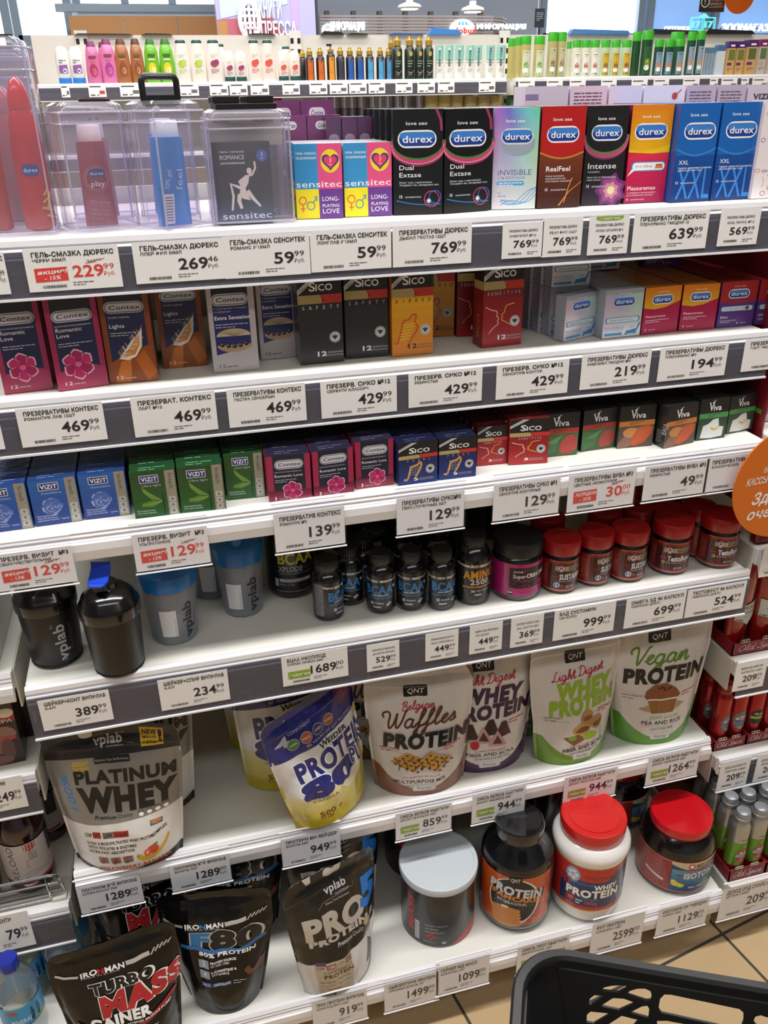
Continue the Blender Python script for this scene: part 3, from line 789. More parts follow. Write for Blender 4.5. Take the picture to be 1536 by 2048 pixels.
def a_sens(P, w, h):
    P.rect(0, h*.40, w*.49, h, M('#3c93cc', .35)); P.rect(w*.49, h*.40, w, h, M('#e2558a', .35))
    P.rect(0, 0, w*.49, h*.40, M('#f2df2a', .35)); P.rect(w*.49, 0, w, h*.40, M('#6d3f93', .35))
    P.t('гель смазка', w*.04, h*.86, h*.035, W_, w=w*.42); P.t('продлевающая', w*.04, h*.80, h*.035, W_, w=w*.42)
    P.ell(w*.755, h*.77, w*.2, h*.155, M('#f2d92e', .35))
    heart = lambda s: [(w*.76+s*w*.011*16*math.sin(t)**3, h*.765+s*w*.011*(13*math.cos(t)-5*math.cos(2*t)-2*math.cos(3*t)-math.cos(4*t))) for t in [i*.2243 for i in range(28)]]
    P.poly(heart(1.05), M('#5d3a86', .35)); P.poly(heart(.76), M('#e6456a', .35)); P.t('3', w*.76, h*.755, h*.05, W_, 'c'); P.t('мл', w*.76, h*.71, h*.025, W_, 'c')
    P.t('sensitec', w*.02, h*.425, h*.085, W_, w=w*.96)
    o, b = M('#e05a3c', .35), M('#3c8fb4', .35)
    P.ring(w*.14, h*.245, w*.075, w*.022, o); P.line([(w*.14, h*.19), (w*.14, h*.09)], w*.022, o); P.line([(w*.09, h*.135), (w*.19, h*.135)], w*.022, o)
    P.ring(w*.31, h*.175, w*.08, w*.022, b); P.line([(w*.365, h*.22), (w*.44, h*.29)], w*.022, b); P.line([(w*.38, h*.295), (w*.445, h*.298), (w*.44, h*.235)], w*.02, b)
    for k, s in enumerate(('LONG-', 'PLAYING', 'LOVE')): P.t(s, w*.56, h*(.235-.085*k), h*(.06, .045, .065)[k], W_, w=w*.36)
def a_romance(P, w, h):
    P.grad(0, 0, w, h*.3, '#27507f', '#1b2436', 6, rough=.35); P.rect(0, h*.28, w, h, M('#1b2233', .35))
    P.t('гель смазка', w*.12, h*.87, h*.03, W_, w=w*.42); P.t('ROMANCE', w*.12, h*.79, h*.055, W_, w=w*.42); P.t('увлажняющая', w*.12, h*.735, h*.03, W_, w=w*.42)
    P.ell(w*.85, h*.83, w*.095, h*.075, M('#3d63b8', .35)); P.t('3', w*.85, h*.82, h*.05, W_, 'c'); P.t('мл', w*.85, h*.785, h*.022, W_, 'c')
    c = M('#e6ddd0', .4)
    P.poly([(w*x, h*y) for x, y in ((.40, .34), (.44, .46), (.40, .52), (.47, .56), (.55, .60), (.60, .57), (.58, .50), (.52, .43), (.55, .36), (.60, .28), (.48, .30))], c)
    P.ell(w*.61, h*.645, w*.045, h*.04, c)
    P.line([(w*.56, h*.58), (w*.66, h*.60), (w*.72, h*.68), (w*.71, h*.76)], w*.035, c)
    P.line([(w*.44, h*.44), (w*.27, h*.49), (w*.30, h*.34), (w*.26, h*.16)], w*.06, c, w1=w*.035)
    P.line([(w*.42, h*.36), (w*.39, h*.28), (w*.43, h*.18)], w*.09, c, w1=w*.05); P.line([(w*.55, h*.40), (w*.66, h*.29), (w*.77, h*.2)], w*.08, c, w1=w*.035)
    P.t('sensitec', w*.08, h*.05, h*.085, W_, w=w*.88)
def contexlogo(P, cx, cy, w, h):
    P.rr(cx-w/2, cy-h/2, cx+w/2, cy+h/2, h*.5, M('#c9c9d2', .35)); P.rr(cx-w*.475, cy-h*.42, cx+w*.475, cy+h*.42, h*.42, M('#2a2d55', .35)); P.rr(cx-w*.455, cy-h*.36, cx+w*.455, cy+h*.36, h*.36, M('#cfcfd6', .35))
    P.t('Contex', cx, cy-h*.17, h*.36, M('#23264a', .35), 'c', w=w*.76, b=.015, sh=.2)
NAVY = M('#20264c', .35)
def flower(P, cx, cy, s):
    for k in range(6):
        a = k*1.047+.5
        q = [(cx+s*(t*math.cos(a)-u*math.sin(a)), cy+s*(t*math.sin(a)+u*math.cos(a))) for t, u in ((.1, 0), (.35, .3), (.8, .38), (1.02, .15), (.95, -.1), (.8, -.36), (.35, -.28))]
        P.poly(q, M('#e7b6cb', .35)); P.poly([(cx+(x-cx)*.9, cy+(y-cy)*.9) for x, y in q], M('#a81e5c' if k % 2 else '#be2a68', .35))
    P.ell(cx, cy, s*.2, s*.17, M('#d86a94', .35))
def contexbase(P, w, h, side, low, name, sub1, sub2, n):
    P.rect(0, 0, w, h, M(side, .35)); P.rect(w*.11, h*.10, w*.89, h, NAVY); P.rect(w*.11, h*.82, w*.89, h, M('#22252c', .35))
    P.grad(0, 0, w, h*.22, low, side, 5, rough=.35)
def a_romantic(P, w, h):
    contexbase(P, w, h, '#a02c56', '#b8325e', 0, 0, 0, 12)
    P.poly([(0, h*.17), (w*.2, h*.22), (w*.5, h*.19), (w*.8, h*.25), (w, h*.2), (w, 0), (0, 0)], M('#a8385c', .35))
    contexlogo(P, w*.5, h*.795, w*.78, h*.125)
    P.t('ароматизированные', w*.14, h*.685, h*.02, LG, w=w*.7); P.t('Romantic', w*.15, h*.63, h*.042, W_, w=w*.5); P.t('Love', w*.15, h*.57, h*.042, W_, w=w*.24)
    P.lines(w*.15, h*.50, w*.66, h*.014, 2, LG)
    flower(P, w*.47, h*.27, w*.32)
    P.t('12', w*.16, h*.05, h*.038, W_, w=w*.14); P.lines(w*.32, h*.055, w*.38, h*.014, 1, LG)
def a_lights(P, w, h):
    contexbase(P, w, h, '#8a4420', '#8a4a1e', 0, 0, 0, 12)
    P.poly([(w*.05, h*.22), (w*.5, h*.34), (w*.95, h*.42), (w*.95, 0), (w*.05, 0)], M('#8f4a1c', .35)); P.poly([(w*.3, h*.24), (w*.5, h*.26), (w*.45, 0), (w*.12, 0)], M('#c8701e', .35)); P.poly([(w*.6, h*.26), (w*.8, h*.36), (w, h*.1), (w*.8, 0)], M('#b5601c', .35))
    contexlogo(P, w*.5, h*.83, w*.8, h*.125)
    P.t('особо тонкие', w*.16, h*.715, h*.022, LG, w=w*.42); P.t('Lights', w*.16, h*.61, h*.042, W_, w=w*.3); P.lines(w*.16, h*.55, w*.6, h*.014, 2, LG)
    f = [(w*.25, h*.27), (w*.42, h*.37), (w*.55, h*.46), (w*.72, h*.54), (w*.8, h*.60), (w*.78, h*.5), (w*.76, h*.40), (w*.62, h*.29), (w*.45, h*.25)]
    P.poly(f, M('#f0e6da', .4)); P.poly([(w*.36, h*.285), (w*.55, h*.42), (w*.73, h*.53), (w*.72, h*.42), (w*.6, h*.31)], M('#d98a35', .4)); P.line([(w*.22, h*.255), (w*.5, h*.37), (w*.82, h*.63)], w*.016, M('#a8621e', .4))
    rnd = random.Random(3)
    for k in range(40):
        t = rnd.random(); s = rnd.choice((-1, 1))
        x, y = w*(.3+.46*t), h*(.275+.26*t)
        P.line([(x, y), (x+s*w*.09+w*.03, y+h*.03-s*h*.035)], w*.006, M('#e8d6c2', .4))
    P.t('12', w*.16, h*.04, h*.038, W_, w=w*.14); P.lines(w*.32, h*.045, w*.38, h*.014, 1, LG)
def a_extra(P, w, h):
    P.rect(0, 0, w, h, M('#b9b0b4', .35)); P.rect(w*.1, h*.20, w*.87, h, M('#242a66', .35)); P.rect(w*.1, h*.85, w*.87, h, M('#15172a', .35))
    P.poly([(0, 0), (w, 0), (w, h*.32), (w*.87, h*.28), (w*.1, h*.2), (0, h*.2)], M('#b3acae', .35))
    contexlogo(P, w*.48, h*.82, w*.78, h*.135)
    P.t('с крупными точками', w*.13, h*.715, h*.022, LG, w=w*.7); P.t('и ребрами', w*.13, h*.68, h*.022, LG, w=w*.34); P.t('Extra Sensation', w*.13, h*.60, h*.042, W_, w=w*.74, b=.012); P.lines(w*.13, h*.54, w*.7, h*.016, 2, LG)
    for cy, fl in ((.39, 1), (.29, -1)):
        sh = [(w*(.5+.37*math.cos(a)), h*(cy+.02+fl*.085*math.sin(a))) for a in [math.pi*i/16 for i in range(17)]]
        P.poly(sh, M('#c9b59a' if fl > 0 else '#b59a7a', .4))
        for k in range(1, 12): P.line([(w*.52, h*(cy+.02)), sh[k+2 if k < 15 else 15]], w*.012, M('#9c846a', .4))
    for k in range(5): P.ell(w*(.24+.13*k), h*(.315-.02*math.sin(k/4*3.14)), w*.05, w*.05, M('#3a2a2a', .2)); P.ell(w*(.225+.13*k), h*(.325-.02*math.sin(k/4*3.14)), w*.014, w*.014, M('#cbb6a6', .2))
    P.t('12', w*.14, h*.05, h*.038, NAVY, w=w*.13); P.lines(w*.3, h*.055, w*.38, h*.014, 1, NAVY)
CREAM = M('#b8a56c', .4)
def eagle(P, cx, cy, r):
    P.ell(cx, cy, r, r, M('#d6d6d6', .4)); P.ring(cx, cy, r*.84, r*.1, M('#55555a', .4))
    P.poly([(cx+r*x, cy+r*y) for x, y in ((0, .55), (.14, .4), (.1, .2), (.5, .42), (.45, -.2), (.22, -.05), (.2, -.5), (0, -.35), (-.2, -.5), (-.22, -.05), (-.45, -.2), (-.5, .42), (-.1, .2), (-.14, .4))], M('#232326', .4))
def a_sico(main, word, cap, ink=LG, small=False, draw=None, wordc=None):
    def f(P, w, h):
        t = .70 if not small else .62
        c0, c1 = main
        P.grad(0, 0, w, h*t, c0, c1, 6, rough=.35)
        P.rect(0, h*t, w, h, M('#1c1d1f', .35))
        band = .10 if not small else .085
        P.rect(0, h*(t-.0), w*.55, h*(t+band), CREAM); P.poly([(w*.52, h*(t+.0)), (w, h*t), (w, h*(t+band)), (w*.5, h*(t+band)), (w*.53, h*(t+band*.6)), (w*.60, h*(t+band*.45))], M('#c8372f', .4))
        if not small and word == 'SAFETY': pass
        P.poly([(0, h*.86), (w*.32, h*.995), (w*.48, h*.995), (0, h*.80)], M('#c6c6c2', .4)); P.t('Ценная серия', w*.05, h*.845, h*.018, BK, w=w*.3, rot=26)
        P.t('S', w*.27, h*(t+band+.045), h*.10*(1.25 if small else 1), W_, w=w*.13, b=.02); P.t('ICO', w*.42, h*(t+band+.045), h*.075*(1.25 if small else 1), W_, w=w*.36, b=.02)
        n = len(word)
        for k, ch in enumerate(word): P.t(ch, w*(.12+.78*k/(n-1)) if not small else w*(.24+.55*k/(n-1)), h*(t-.065), h*(.042 if not small else .045), wordc or ink, 'c', b=.006, sh=.2 if wordc else 0)
        if draw: draw(P, w, h)
        eagle(P, w*.81, h*.30 if not small else h*.33, w*.125 if not small else w*.115)
        P.t(cap, w*.40, h*.085, h*.055, W_ if wordc is None else BK, w=w*(.19 if len(cap) > 1 else .09), b=.03)
        for k, s in enumerate(('презервативов', {'SAFETY': 'Классические', 'RIBBED': 'Ребристые', 'SENSITIVE': 'Контурные', 'PEARL': 'Точечно рифленые'}[word])): P.t(s, w*(.62 if len(cap) > 1 else .52), h*(.115-.035*k), h*.022, ink if wordc is None else BK, w=w*.36)
    return f
def d_ribbed(P, w, h):
    c = M('#c4502a', .35)
    P.line([(w*x, h*y) for x, y in ((.06, .17), (.1, .155), (.15, .18), (.24, .34), (.27, .41), (.42, .44), (.48, .48), (.57, .49), (.58, .44), (.54, .39), (.6, .37), (.62, .32), (.5, .22), (.36, .1))], w*.04, c, sm=True)
    for k in range(6): P.line([(w*(.26-.015*k), h*(.37-.035*k)), (w*(.57-.035*k), h*(.385-.035*k))], w*.018, M('#e8d23a', .35), sm=True)
def d_faces(P, w, h):
    P.line([(w*x, h*y) for x, y in ((.06, .50), (.2, .46), (.33, .44), (.36, .40), (.34, .38), (.4, .35), (.37, .32), (.39, .28), (.28, .24), (.16, .17))], w*.02, M('#e6b8a8', .35), sm=True)
    P.line([(w*x, h*y) for x, y in ((.78, .52), (.6, .50), (.55, .46), (.54, .42), (.47, .39), (.5, .36), (.47, .33), (.6, .29), (.7, .26))], w*.02, M('#e0a83a', .35), sm=True)
def d_pearl(P, w, h):
    c = M('#d99a4a', .35)
    P.line([(w*x, h*y) for x, y in ((.14, .15), (.18, .12), (.24, .16), (.28, .30), (.33, .42), (.47, .46), (.55, .52), (.58, .45), (.55, .36), (.48, .24), (.40, .12))], w*.05, c, sm=True)
    for a in range(5):
        for b in range(4): P.ell(w*(.29+.065*b+.02*(a % 2)), h*(.24+.05*a), w*.013, w*.013, M('#e8d9a0', .35))
def bubble(P, w, h, y, txt):
    P.rr(w*.05, h*(y-.055), w*.95, h*(y+.065), h*.05, M('#2f7fc0', .35)); P.rr(w*.08, h*(y-.042), w*.92, h*(y+.052), h*.04, M('#d3dde2', .35)); P.t(txt, w*.16, h*(y-.012), h*.035, M('#5a6a80', .4), w=w*.6)
def a_inv3(P, w, h):
    P.rect(0, 0, w, h, HOLO); P.rect(0, h*.9, w, h, M('#aab2c0', .35, .3)); P.t('love sex', w*.5, h*.9, h*.035, W_, 'c', w=w*.3)
    pill(P, w*.5, h*.745, w*.58, h*.20, edge=M('#c4cfdb', .3)); bubble(P, w, h, .36, 'Давай сделаем это в')
    P.t('INVISIBLE', w*.05, h*.17, h*.065, M('#6a86a4', .4), w=w*.5); P.t('УЛЬТРАТОНКИЕ', w*.06, h*.125, h*.028, M('#7a92b0', .4), w=w*.44); P.rr(w*.05, h*.045, w*.52, h*.10, h*.025, M('#4b9bd0', .4))
    P.line([(w*.6, h*.05), (w*.75, h*.12), (w*.9, h*.14), (w*.97, h*.28)], w*.05, M('#3c7fbb', .4)); P.rect(w*.62, h*.06, w*.9, h*.13, M('#3c8fcb', .4))
    for k in range(3): P.ell(w*(.72+.045*k), h*.20, w*.012, w*.012, M('#2a5a90', .4))
def a_pl3(P, w, h):
    P.rect(0, 0, w, h*.6, M('#b3184e', .35)); P.grad(0, h*.52, w, h, '#e5b41e', '#dc7a1c', 6, rough=.35)
    P.poly([(0, h*.57), (w*.3, h*.53), (w*.6, h*.56), (w, h*.68), (w, h*.4), (0, h*.4)], M('#b3184e', .35)); P.t('love sex', w*.5, h*.88, h*.035, W_, 'c', w=w*.3)
    pill(P, w*.5, h*.73, w*.58, h*.20); P.t('Pleasuremax', w*.08, h*.355, h*.05, W_, w=w*.55); P.lines(w*.08, h*.29, w*.64, h*.022, 2, WS); P.t('3', w*.1, h*.075, h*.045, W_, b=.03); P.lines(w*.2, h*.085, w*.32, h*.018, 1, WS)
def a_el3(P, w, h):
    P.rect(0, 0, w, h, M('#57347e', .35)); P.rect(0, h*.56, w, h, M('#a62a2a', .35)); P.ell(w*.5, h*.56, w*.52, h*.06, M('#8a2c50', .35)); P.t('love sex', w*.5, h*.88, h*.035, W_, 'c', w=w*.3)
    pill(P, w*.5, h*.73, w*.58, h*.20); bubble(P, w, h, .40, 'Полегчай, мен'); P.ell(w*.78, h*.405, w*.06, h*.04, M('#6a4a3a', .4))
    P.t('Elite', w*.08, h*.2, h*.05, W_, w=w*.2); P.lines(w*.08, h*.14, w*.45, h*.018, 2, WS); P.t('3', w*.55, h*.06, h*.045, W_, b=.03); P.lines(w*.64, h*.07, w*.25, h*.018, 1, WS)
def a_vizit(c0, c1, green):
    def f(P, w, h):
        P.grad(0, 0, w, h, c0, c1, 8, rough=.35)
        P.rr(w*.2, h*.76, w*.62, h*.93, h*.01, M('#c8ccd8', .35)); P.rect(w*.215, h*.775, w*.605, h*.915, M('#26306e', .35)); P.t('V', w*.24, h*.80, h*.09, W_, w=w*.09, b=.02); P.t('iZiT', w*.34, h*.80, h*.085, W_, w=w*.24, b=.02)
        P.t('Ultra light' if green else 'Sensitive', w*.24, h*.68, h*.05, LG, w=w*.42)
        if green:
            P.poly([(w*.66, h*.36), (w*.5, h*.42), (w*.3, h*.62), (w*.22, h*.68), (w*.26, h*.55), (w*.42, h*.40)], M('#6f9a3c', .4)); P.poly([(w*.66, h*.34), (w*.45, h*.38), (w*.2, h*.33), (w*.18, h*.26), (w*.4, h*.24)], M('#5f8a34', .4))
            P.line([(w*.67, h*.50), (w*.67, h*.05)], w*.022, M('#141c12', .4))
            for k in range(5): P.line([(w*.64, h*.36), (w*(.25+.07*k), h*(.64-.06*k))], w*.004, M('#a8c470', .4)); P.line([(w*.64, h*.34), (w*(.22+.06*k), h*(.3-.01*k))], w*.004, M('#a8c470', .4))
        else:
            P.ell(w*.42, h*.40, w*.2, h*.20, M('#4a66b0', .4))
            rnd = random.Random(2)
            for k in range(46):
                a, r = rnd.uniform(0, 6.28), rnd.uniform(0, .19)**.9
                P.line([(w*.42+r*w*math.cos(a), h*.40+r*w*math.sin(a)), (w*.42+r*w*math.cos(a+.5), h*.40+r*w*math.sin(a+.5))], w*.01, M('#b9c4e0', .4))
        for k, s in enumerate(('Презервативы', 'Ультратонкие') if green else ('Презервативы', 'Сверхчувствительные', 'анатомической формы')): P.t(s, w*.06, h*(.15-.05*k) if green else h*(.19-.05*k), h*.032, WS, w=w*(.4, .42, .66)[k])
        S = M('#a9a79c', .3, .55)
        P.rect(w*.76, 0, w*.98, h, S); P.t('hi-tech', w*.83, h*.93, h*.085, M('#2c3a66', .4), w=h*.32, rot=-90)
        for k in range(3): P.rr(w*.80, h*(.06+.13*k), w*.94, h*(.17+.13*k), w*.03, M('#c9c9c4', .3)); P.ell(w*.87, h*(.115+.13*k), w*.04, w*.04, M('#8a8a84', .3))
    return f
def a_rom3(P, w, h):
    P.rect(0, 0, w, h, M('#a32c50', .35)); P.rect(w*.14, h*.2, w*.87, h, M('#1f2135', .35)); P.grad(0, 0, w, h*.24, '#a83a58', '#6a2038', 4, rough=.35)
    contexlogo(P, w*.51, h*.80, w*.66, h*.2); P.t('ароматизированные', w*.17, h*.63, h*.03, LG, w=w*.62); P.t('Romantic Love', w*.17, h*.53, h*.055, W_, w=w*.64); P.lines(w*.17, h*.46, w*.5, h*.022, 2, LG)
    flower(P, w*.56, h*.22, w*.24); P.t('3', w*.14, h*.03, h*.07, W_, b=.03); P.lines(w*.24, h*.04, w*.38, h*.02, 1, LG)
def a_viva(band, low, pic):
    def f(P, w, h):
        P.rect(0, 0, w, h, M(low, .4)); P.rect(0, h*.58, w, h, M('#1d1e20', .4)); P.rect(0, h*.52, w, h*.64, M(band, .4))
        P.lines(w*.3, h*.60, w*.42, h*.022, 2, M('#33221a', .4))
        P.t('V', w*.3, h*.70, h*.21, W_, w=w*.17, b=.01); P.t('iva', w*.46, h*.70, h*.14, W_, w=w*.26, b=.015)
        P.line([(w*.40, h*.88), (w*.47, h*.94), (w*.52, h*.95)], w*.025, W_, w1=w*.008)
        if pic == 'berry':
            P.poly([(0, h*.5), (w*.5, h*.42), (w*.4, h*.1), (w*.1, h*.02), (0, h*.02)], M('#4c7a4a', .4)); P.poly([(w*.1, h*.3), (w*.6, h*.5), (w*.4, h*.3)], M('#6a9a5c', .4))
            q = [(w*x, h*y) for x, y in ((.5, .1), (.62, .03), (.85, .05), (.97, .16), (.98, .36), (.86, .47), (.68, .46), (.53, .3))]
            P.poly(q, M('#b5403c', .4))
            for i in range(7):
                for j in range(6): P.ell(w*(.57+.065*i), h*(.09+.065*j+.01*i), w*.012, w*.009, M('#d89a8a', .4))
        elif pic == 'citrus':
            P.poly([(0, h*.1), (w*.35, h*.45), (w*.7, h*.5), (w*.9, h*.52), (w*.5, h*.2), (w*.3, 0), (0, 0)], M('#8a6a5a', .4)); P.ell(w*.35, h*.36, w*.22, h*.12, M('#c98a4a', .4))
            P.poly([(w*x, h*y) for x, y in ((.35, .05), (.5, .02), (.75, .1), (.95, .3), (.97, .47), (.75, .5), (.5, .4), (.38, .2))], M('#c2542c', .4))
            for k in range(6): P.line([(w*(.42+.08*k), h*(.07+.03*k)), (w*(.6+.06*k), h*(.42+.012*k))], w*.012, M('#d97a4a', .4))
        else:
            P.poly([(w*x, h*y) for x, y in ((.12, .04), (.18, .34), (.35, .38), (.5, .48), (.68, .5), (.74, .3), (.9, .28), (.88, .05), (.5, .02))], M('#dfe3e4', .4))
            P.line([(w*.45, h*.27), (w*.6, h*.22), (w*.74, h*.3)], w*.08, M('#d8b23a', .4), w1=w*.04)
    return f
def carton(name, label, cat, bl, br, top, z, depth, base, art, group=None, topc=None, film=True, height=None, side=None, maxh=None, sidec=None, toptext=None):
    """A folding carton; its front's bottom corners and top row are read off the photo, standing on the plane z."""
    A, B = on_z(*bl, z), on_z(*br, z)
    w = (B-A).length*.985
    a = math.atan2(B.y-A.y, B.x-A.x)
    h = height or (z_at((A+B)/2, top)-z)
    m = MB().box(0, w, 0, depth, 0, h, M(base, .32, film=.6 if film else 0))
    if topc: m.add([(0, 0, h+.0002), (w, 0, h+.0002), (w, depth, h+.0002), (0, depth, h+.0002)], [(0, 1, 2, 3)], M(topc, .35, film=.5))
    P = Print()
    art(P, w, h)
    P.emit(m, flat(0, 0, 0), base=.0002, step=.00002)
    if toptext:
        P = Print(); P.lines(w*.2, depth*.55, w*.6, depth*.16, 2, M(toptext, .4))
        P.emit(m, lambda u, v, q: (u, v, h+.0003+q))
    if side:
        P = Print(); side(P, depth, h)
        P.emit(m, lambda u, v, q: (-q, depth-u, v))
    o = m.build(name)
    o.location = A+(B-A)*.0075
    o.rotation_euler.z = a
    tag(o, label, cat, group)
    o['w'] = w; o['h'] = h; o['d'] = depth
    return o
def behind(o, n, lab, group, pitch=None, dx=0., start=1):
    """n more copies standing behind o, straight back on the shelf."""
    p = pitch or o['d']+.0012
    o['group'] = group
    for k in range(start, start+n):
        c = o.copy(); COL.objects.link(c)
        c.location = o.location+Vector((dx*k, p*k, 0))
        c['label'] = '%s, %s from the front' % (lab, NTH[k])
BX = 'carton'
z = ZS(1)
d1 = carton('tall_carton', 'tall black carton with pink arc, beside the colour-block cartons, front of its column', BX, (787, 430), (885, 427), 218, z, .034, '#17181b', a_dual, film=1)
d2 = carton('tall_carton', 'tall black carton with pink arc, beside the holographic one, front of its column', BX, (887, 427), (980, 420), 217, z, .034, '#17181b', a_dual)
d3 = carton('tall_carton', 'tall holographic silver carton with rainbow sheen, front of its column', BX, (982, 419), (1070, 417), 215, z, .034, '#9aa6b4', a_invis)
d4 = carton('tall_carton', 'tall red and brown carton with golden swoosh, front of its column', BX, (1073, 417), (1159, 413), 212, z, .034, '#5a2a1c', a_real)
d5 = carton('tall_carton', 'tall black carton with a purple and yellow burst, front of its column', BX, (1161, 411), (1241, 408), 211, z, .034, '#1d1d20', a_intense)
d6 = carton('tall_carton', 'tall orange and pink carton with speech bubble, front of its column', BX, (1246, 407), (1327, 403), 209, z, .034, '#8a1444', a_please)
d7 = carton('tall_carton', 'tall blue carton beside the orange and pink one, front of its column', BX, (1339, 405), (1417, 401), 206, z, .034, '#164a96', a_xxl)
d8 = carton('tall_carton', 'tall blue carton farther from the orange one, front of its column', BX, (1420, 401), (1497, 397), 204, z, .034, '#164a96', a_xxl)
d9 = carton('tall_carton', 'pale pink carton covered in small doodles, cut by the photo edge', BX, (1500, 398), (1574, 394), 200, z, .034, '#d9ccd0', a_doodle)
for o, n, s in ((d1, 5, 'tall black carton behind the first black one'), (d2, 5, 'tall black carton behind the second black one'), (d3, 5, 'tall silver carton behind the holographic one'),
                (d4, 5, 'tall red carton behind the red and brown one'), (d5, 5, 'tall black carton behind the burst carton'), (d6, 5, 'tall orange carton behind the orange one'),
                (d7, 5, 'tall blue carton behind the first blue one'), (d8, 5, 'tall blue carton behind the last blue one')):
    behind(o, n, s, 'rows of tall cartons on the top shelf')
s1 = carton('square_carton', 'colour-block carton with heart beside the clear box, front of its column', BX, (594, 438), (688, 435), 287, z, .036, '#c9cdd4', a_sens)
s2 = carton('square_carton', 'colour-block carton with heart beside the tall black cartons, front of its column', BX, (690, 434), (785, 430), 285, z, .036, '#c9cdd4', a_sens)
behind(s1, 2, 'colour-block carton beside the clear box', 'colour-block cartons'); behind(s2, 2, 'colour-block carton beside the tall black cartons', 'colour-block cartons')
def a_purple(P, w, h):
    P.rect(0, 0, w, h, M('#6f3a66', .35)); P.rr(w*.24, h*.70, w*.72, h*.88, h*.09, M('#c9c3c9', .35)); P.t('Contex', w*.48, h*.745, h*.09, M('#4a2a50', .4), 'c', w=w*.36, b=.02, sh=.2)
    P.lines(w*.14, h*.42, w*.74, h*.035, 5, M('#a8849f', .4), seed=5)
m = MB(); pw, ph = .0535, .0665
m.box(0, pw, 0, .034, 0, ph, M('#6f3a66', .32, film=.6)); P = Print(); a_purple(P, pw, ph); P.emit(m, flat(0, 0, 0), base=.0002, step=.00002)
q0 = m.build('purple_carton')
for k, (x, lab) in enumerate(((.4705, 'nearer the clear box'), (.5255, 'nearer the tall cartons'))):
    for lv, (dy, dz) in enumerate(((.285, 0), (.285, .0675), (.335, .0675+.034), (.335, .034))):
        o = q0 if (k, lv) == (0, 0) else q0.copy()
        if o is not q0: COL.objects.link(o)
        o.location = (x, dy, z+dz) if lv < 2 else (x, dy, z+.0675*(lv == 2))
        if lv == 2: o.scale.z = 1.32
        tag(o, 'purple carton behind the colour-block cartons, %s, %s' % (lab, ('bottom of the front pair', 'top of the front pair', 'top of the rear pair', 'bottom of the rear pair')[lv]), BX, 'purple cartons stacked behind')
# the packs that turn their narrow sides outwards beside the first tall black carton
def a_slim(P, w, h):
    P.rect(0, 0, w, h, M('#4f3350', .35)); P.rr(w*.15, h*.55, w*.85, h*.82, w*.3, M('#8a7490', .35)); P.rect(0, 0, w, h*.32, M('#8a8290', .35)); P.lines(w*.2, h*.25, w*.6, h*.02, 6, M('#c9c0cc', .4))
m = MB().box(0, .0235, 0, .066, 0, .131, M('#4f3350', .3, film=.8)); P = Print(); a_slim(P, .0235, .131); P.emit(m, flat(0, 0, 0), base=.0002, step=.00002)
sl = m.build('slim_carton')
for k in range(4):
    o = sl if k == 0 else sl.copy()
    if k: COL.objects.link(o)
    o.location = (.6245-.0245*k, .262+.002*(k % 2), z)
    tag(o, 'slim purple carton turned edge-on behind the first tall black column, %s from it' % ('first', 'second', 'third', 'fourth')[k], BX, 'slim cartons seen edge-on')
m = MB().box(0, .034, 0, .066, 0, .131, M('#aab2cc', .3, film=.6)); P = Print(); P.lines(.004, .12, .026, .0018, 28, M('#5a6490', .4)); P.emit(m, flat(0, 0, 0))
tag(m.build('slim_carton', loc=(.534, .32, z)), 'pale blue carton side with small print, behind the purple slim cartons', BX)
# the pale cartons of the back row whose tops show above the tall cartons
rnd = random.Random(11)
px = 1052
PL = [('#cfc4d6', 90, 'lilac with a violet corner line'), ('#d4c9d8', 78, 'lilac and covered with print'), ('#ded6e2', 70, 'white and lilac'), ('#e6dfe6', 86, 'white with a small red rose'), ('#b9aac2', 62, 'grey lilac with dense print'), ('#b7a9c0', 60, 'grey lilac with paragraph print'), ('#c6bac9', 66, 'with a dark logo block'), ('#cbbfce', 62, 'pinkish lilac with print'), ('#d0c6d2', 80, 'last by the photo edge')]
for c, wpx, lab in PL:
    A, B = on_y(px, 172, .33), on_y(px+wpx-4, 172, .33)
    w = B.x-A.x
    h = z_at((A.x, .33, 0), 173-.008*(px-1050))-z
    m = MB().box(0, w, 0, .05, 0, h, M(c, .35, film=.5))
    P = Print()
    if 'print' in lab: P.lines(w*.1, h*.93, w*.75, h*.016, 5, M('#6a5a72', .4), seed=wpx)
    if 'rose' in lab: P.ell(w*.75, h*.9, w*.07, w*.07, M('#c0504a', .4)); P.line([(w*.75, h*.9), (w*.9, h*.96)], w*.02, M('#c0504a', .4))
    if 'violet' in lab: P.rect(0, h*.88, w*.3, h*.93, M('#8a7aa8', .4))
    if 'logo' in lab: P.t('VIZIT', w*.2, h*.86, h*.05, M('#4a3f56', .4), w=w*.6, b=.04)
    P.emit(m, flat(0, 0, 0))
    tag(m.build('pale_carton', loc=(A.x, .33, z)), 'pale carton in the back row of the top shelf, '+lab, BX, 'pale cartons in the back row')
    px += wpx
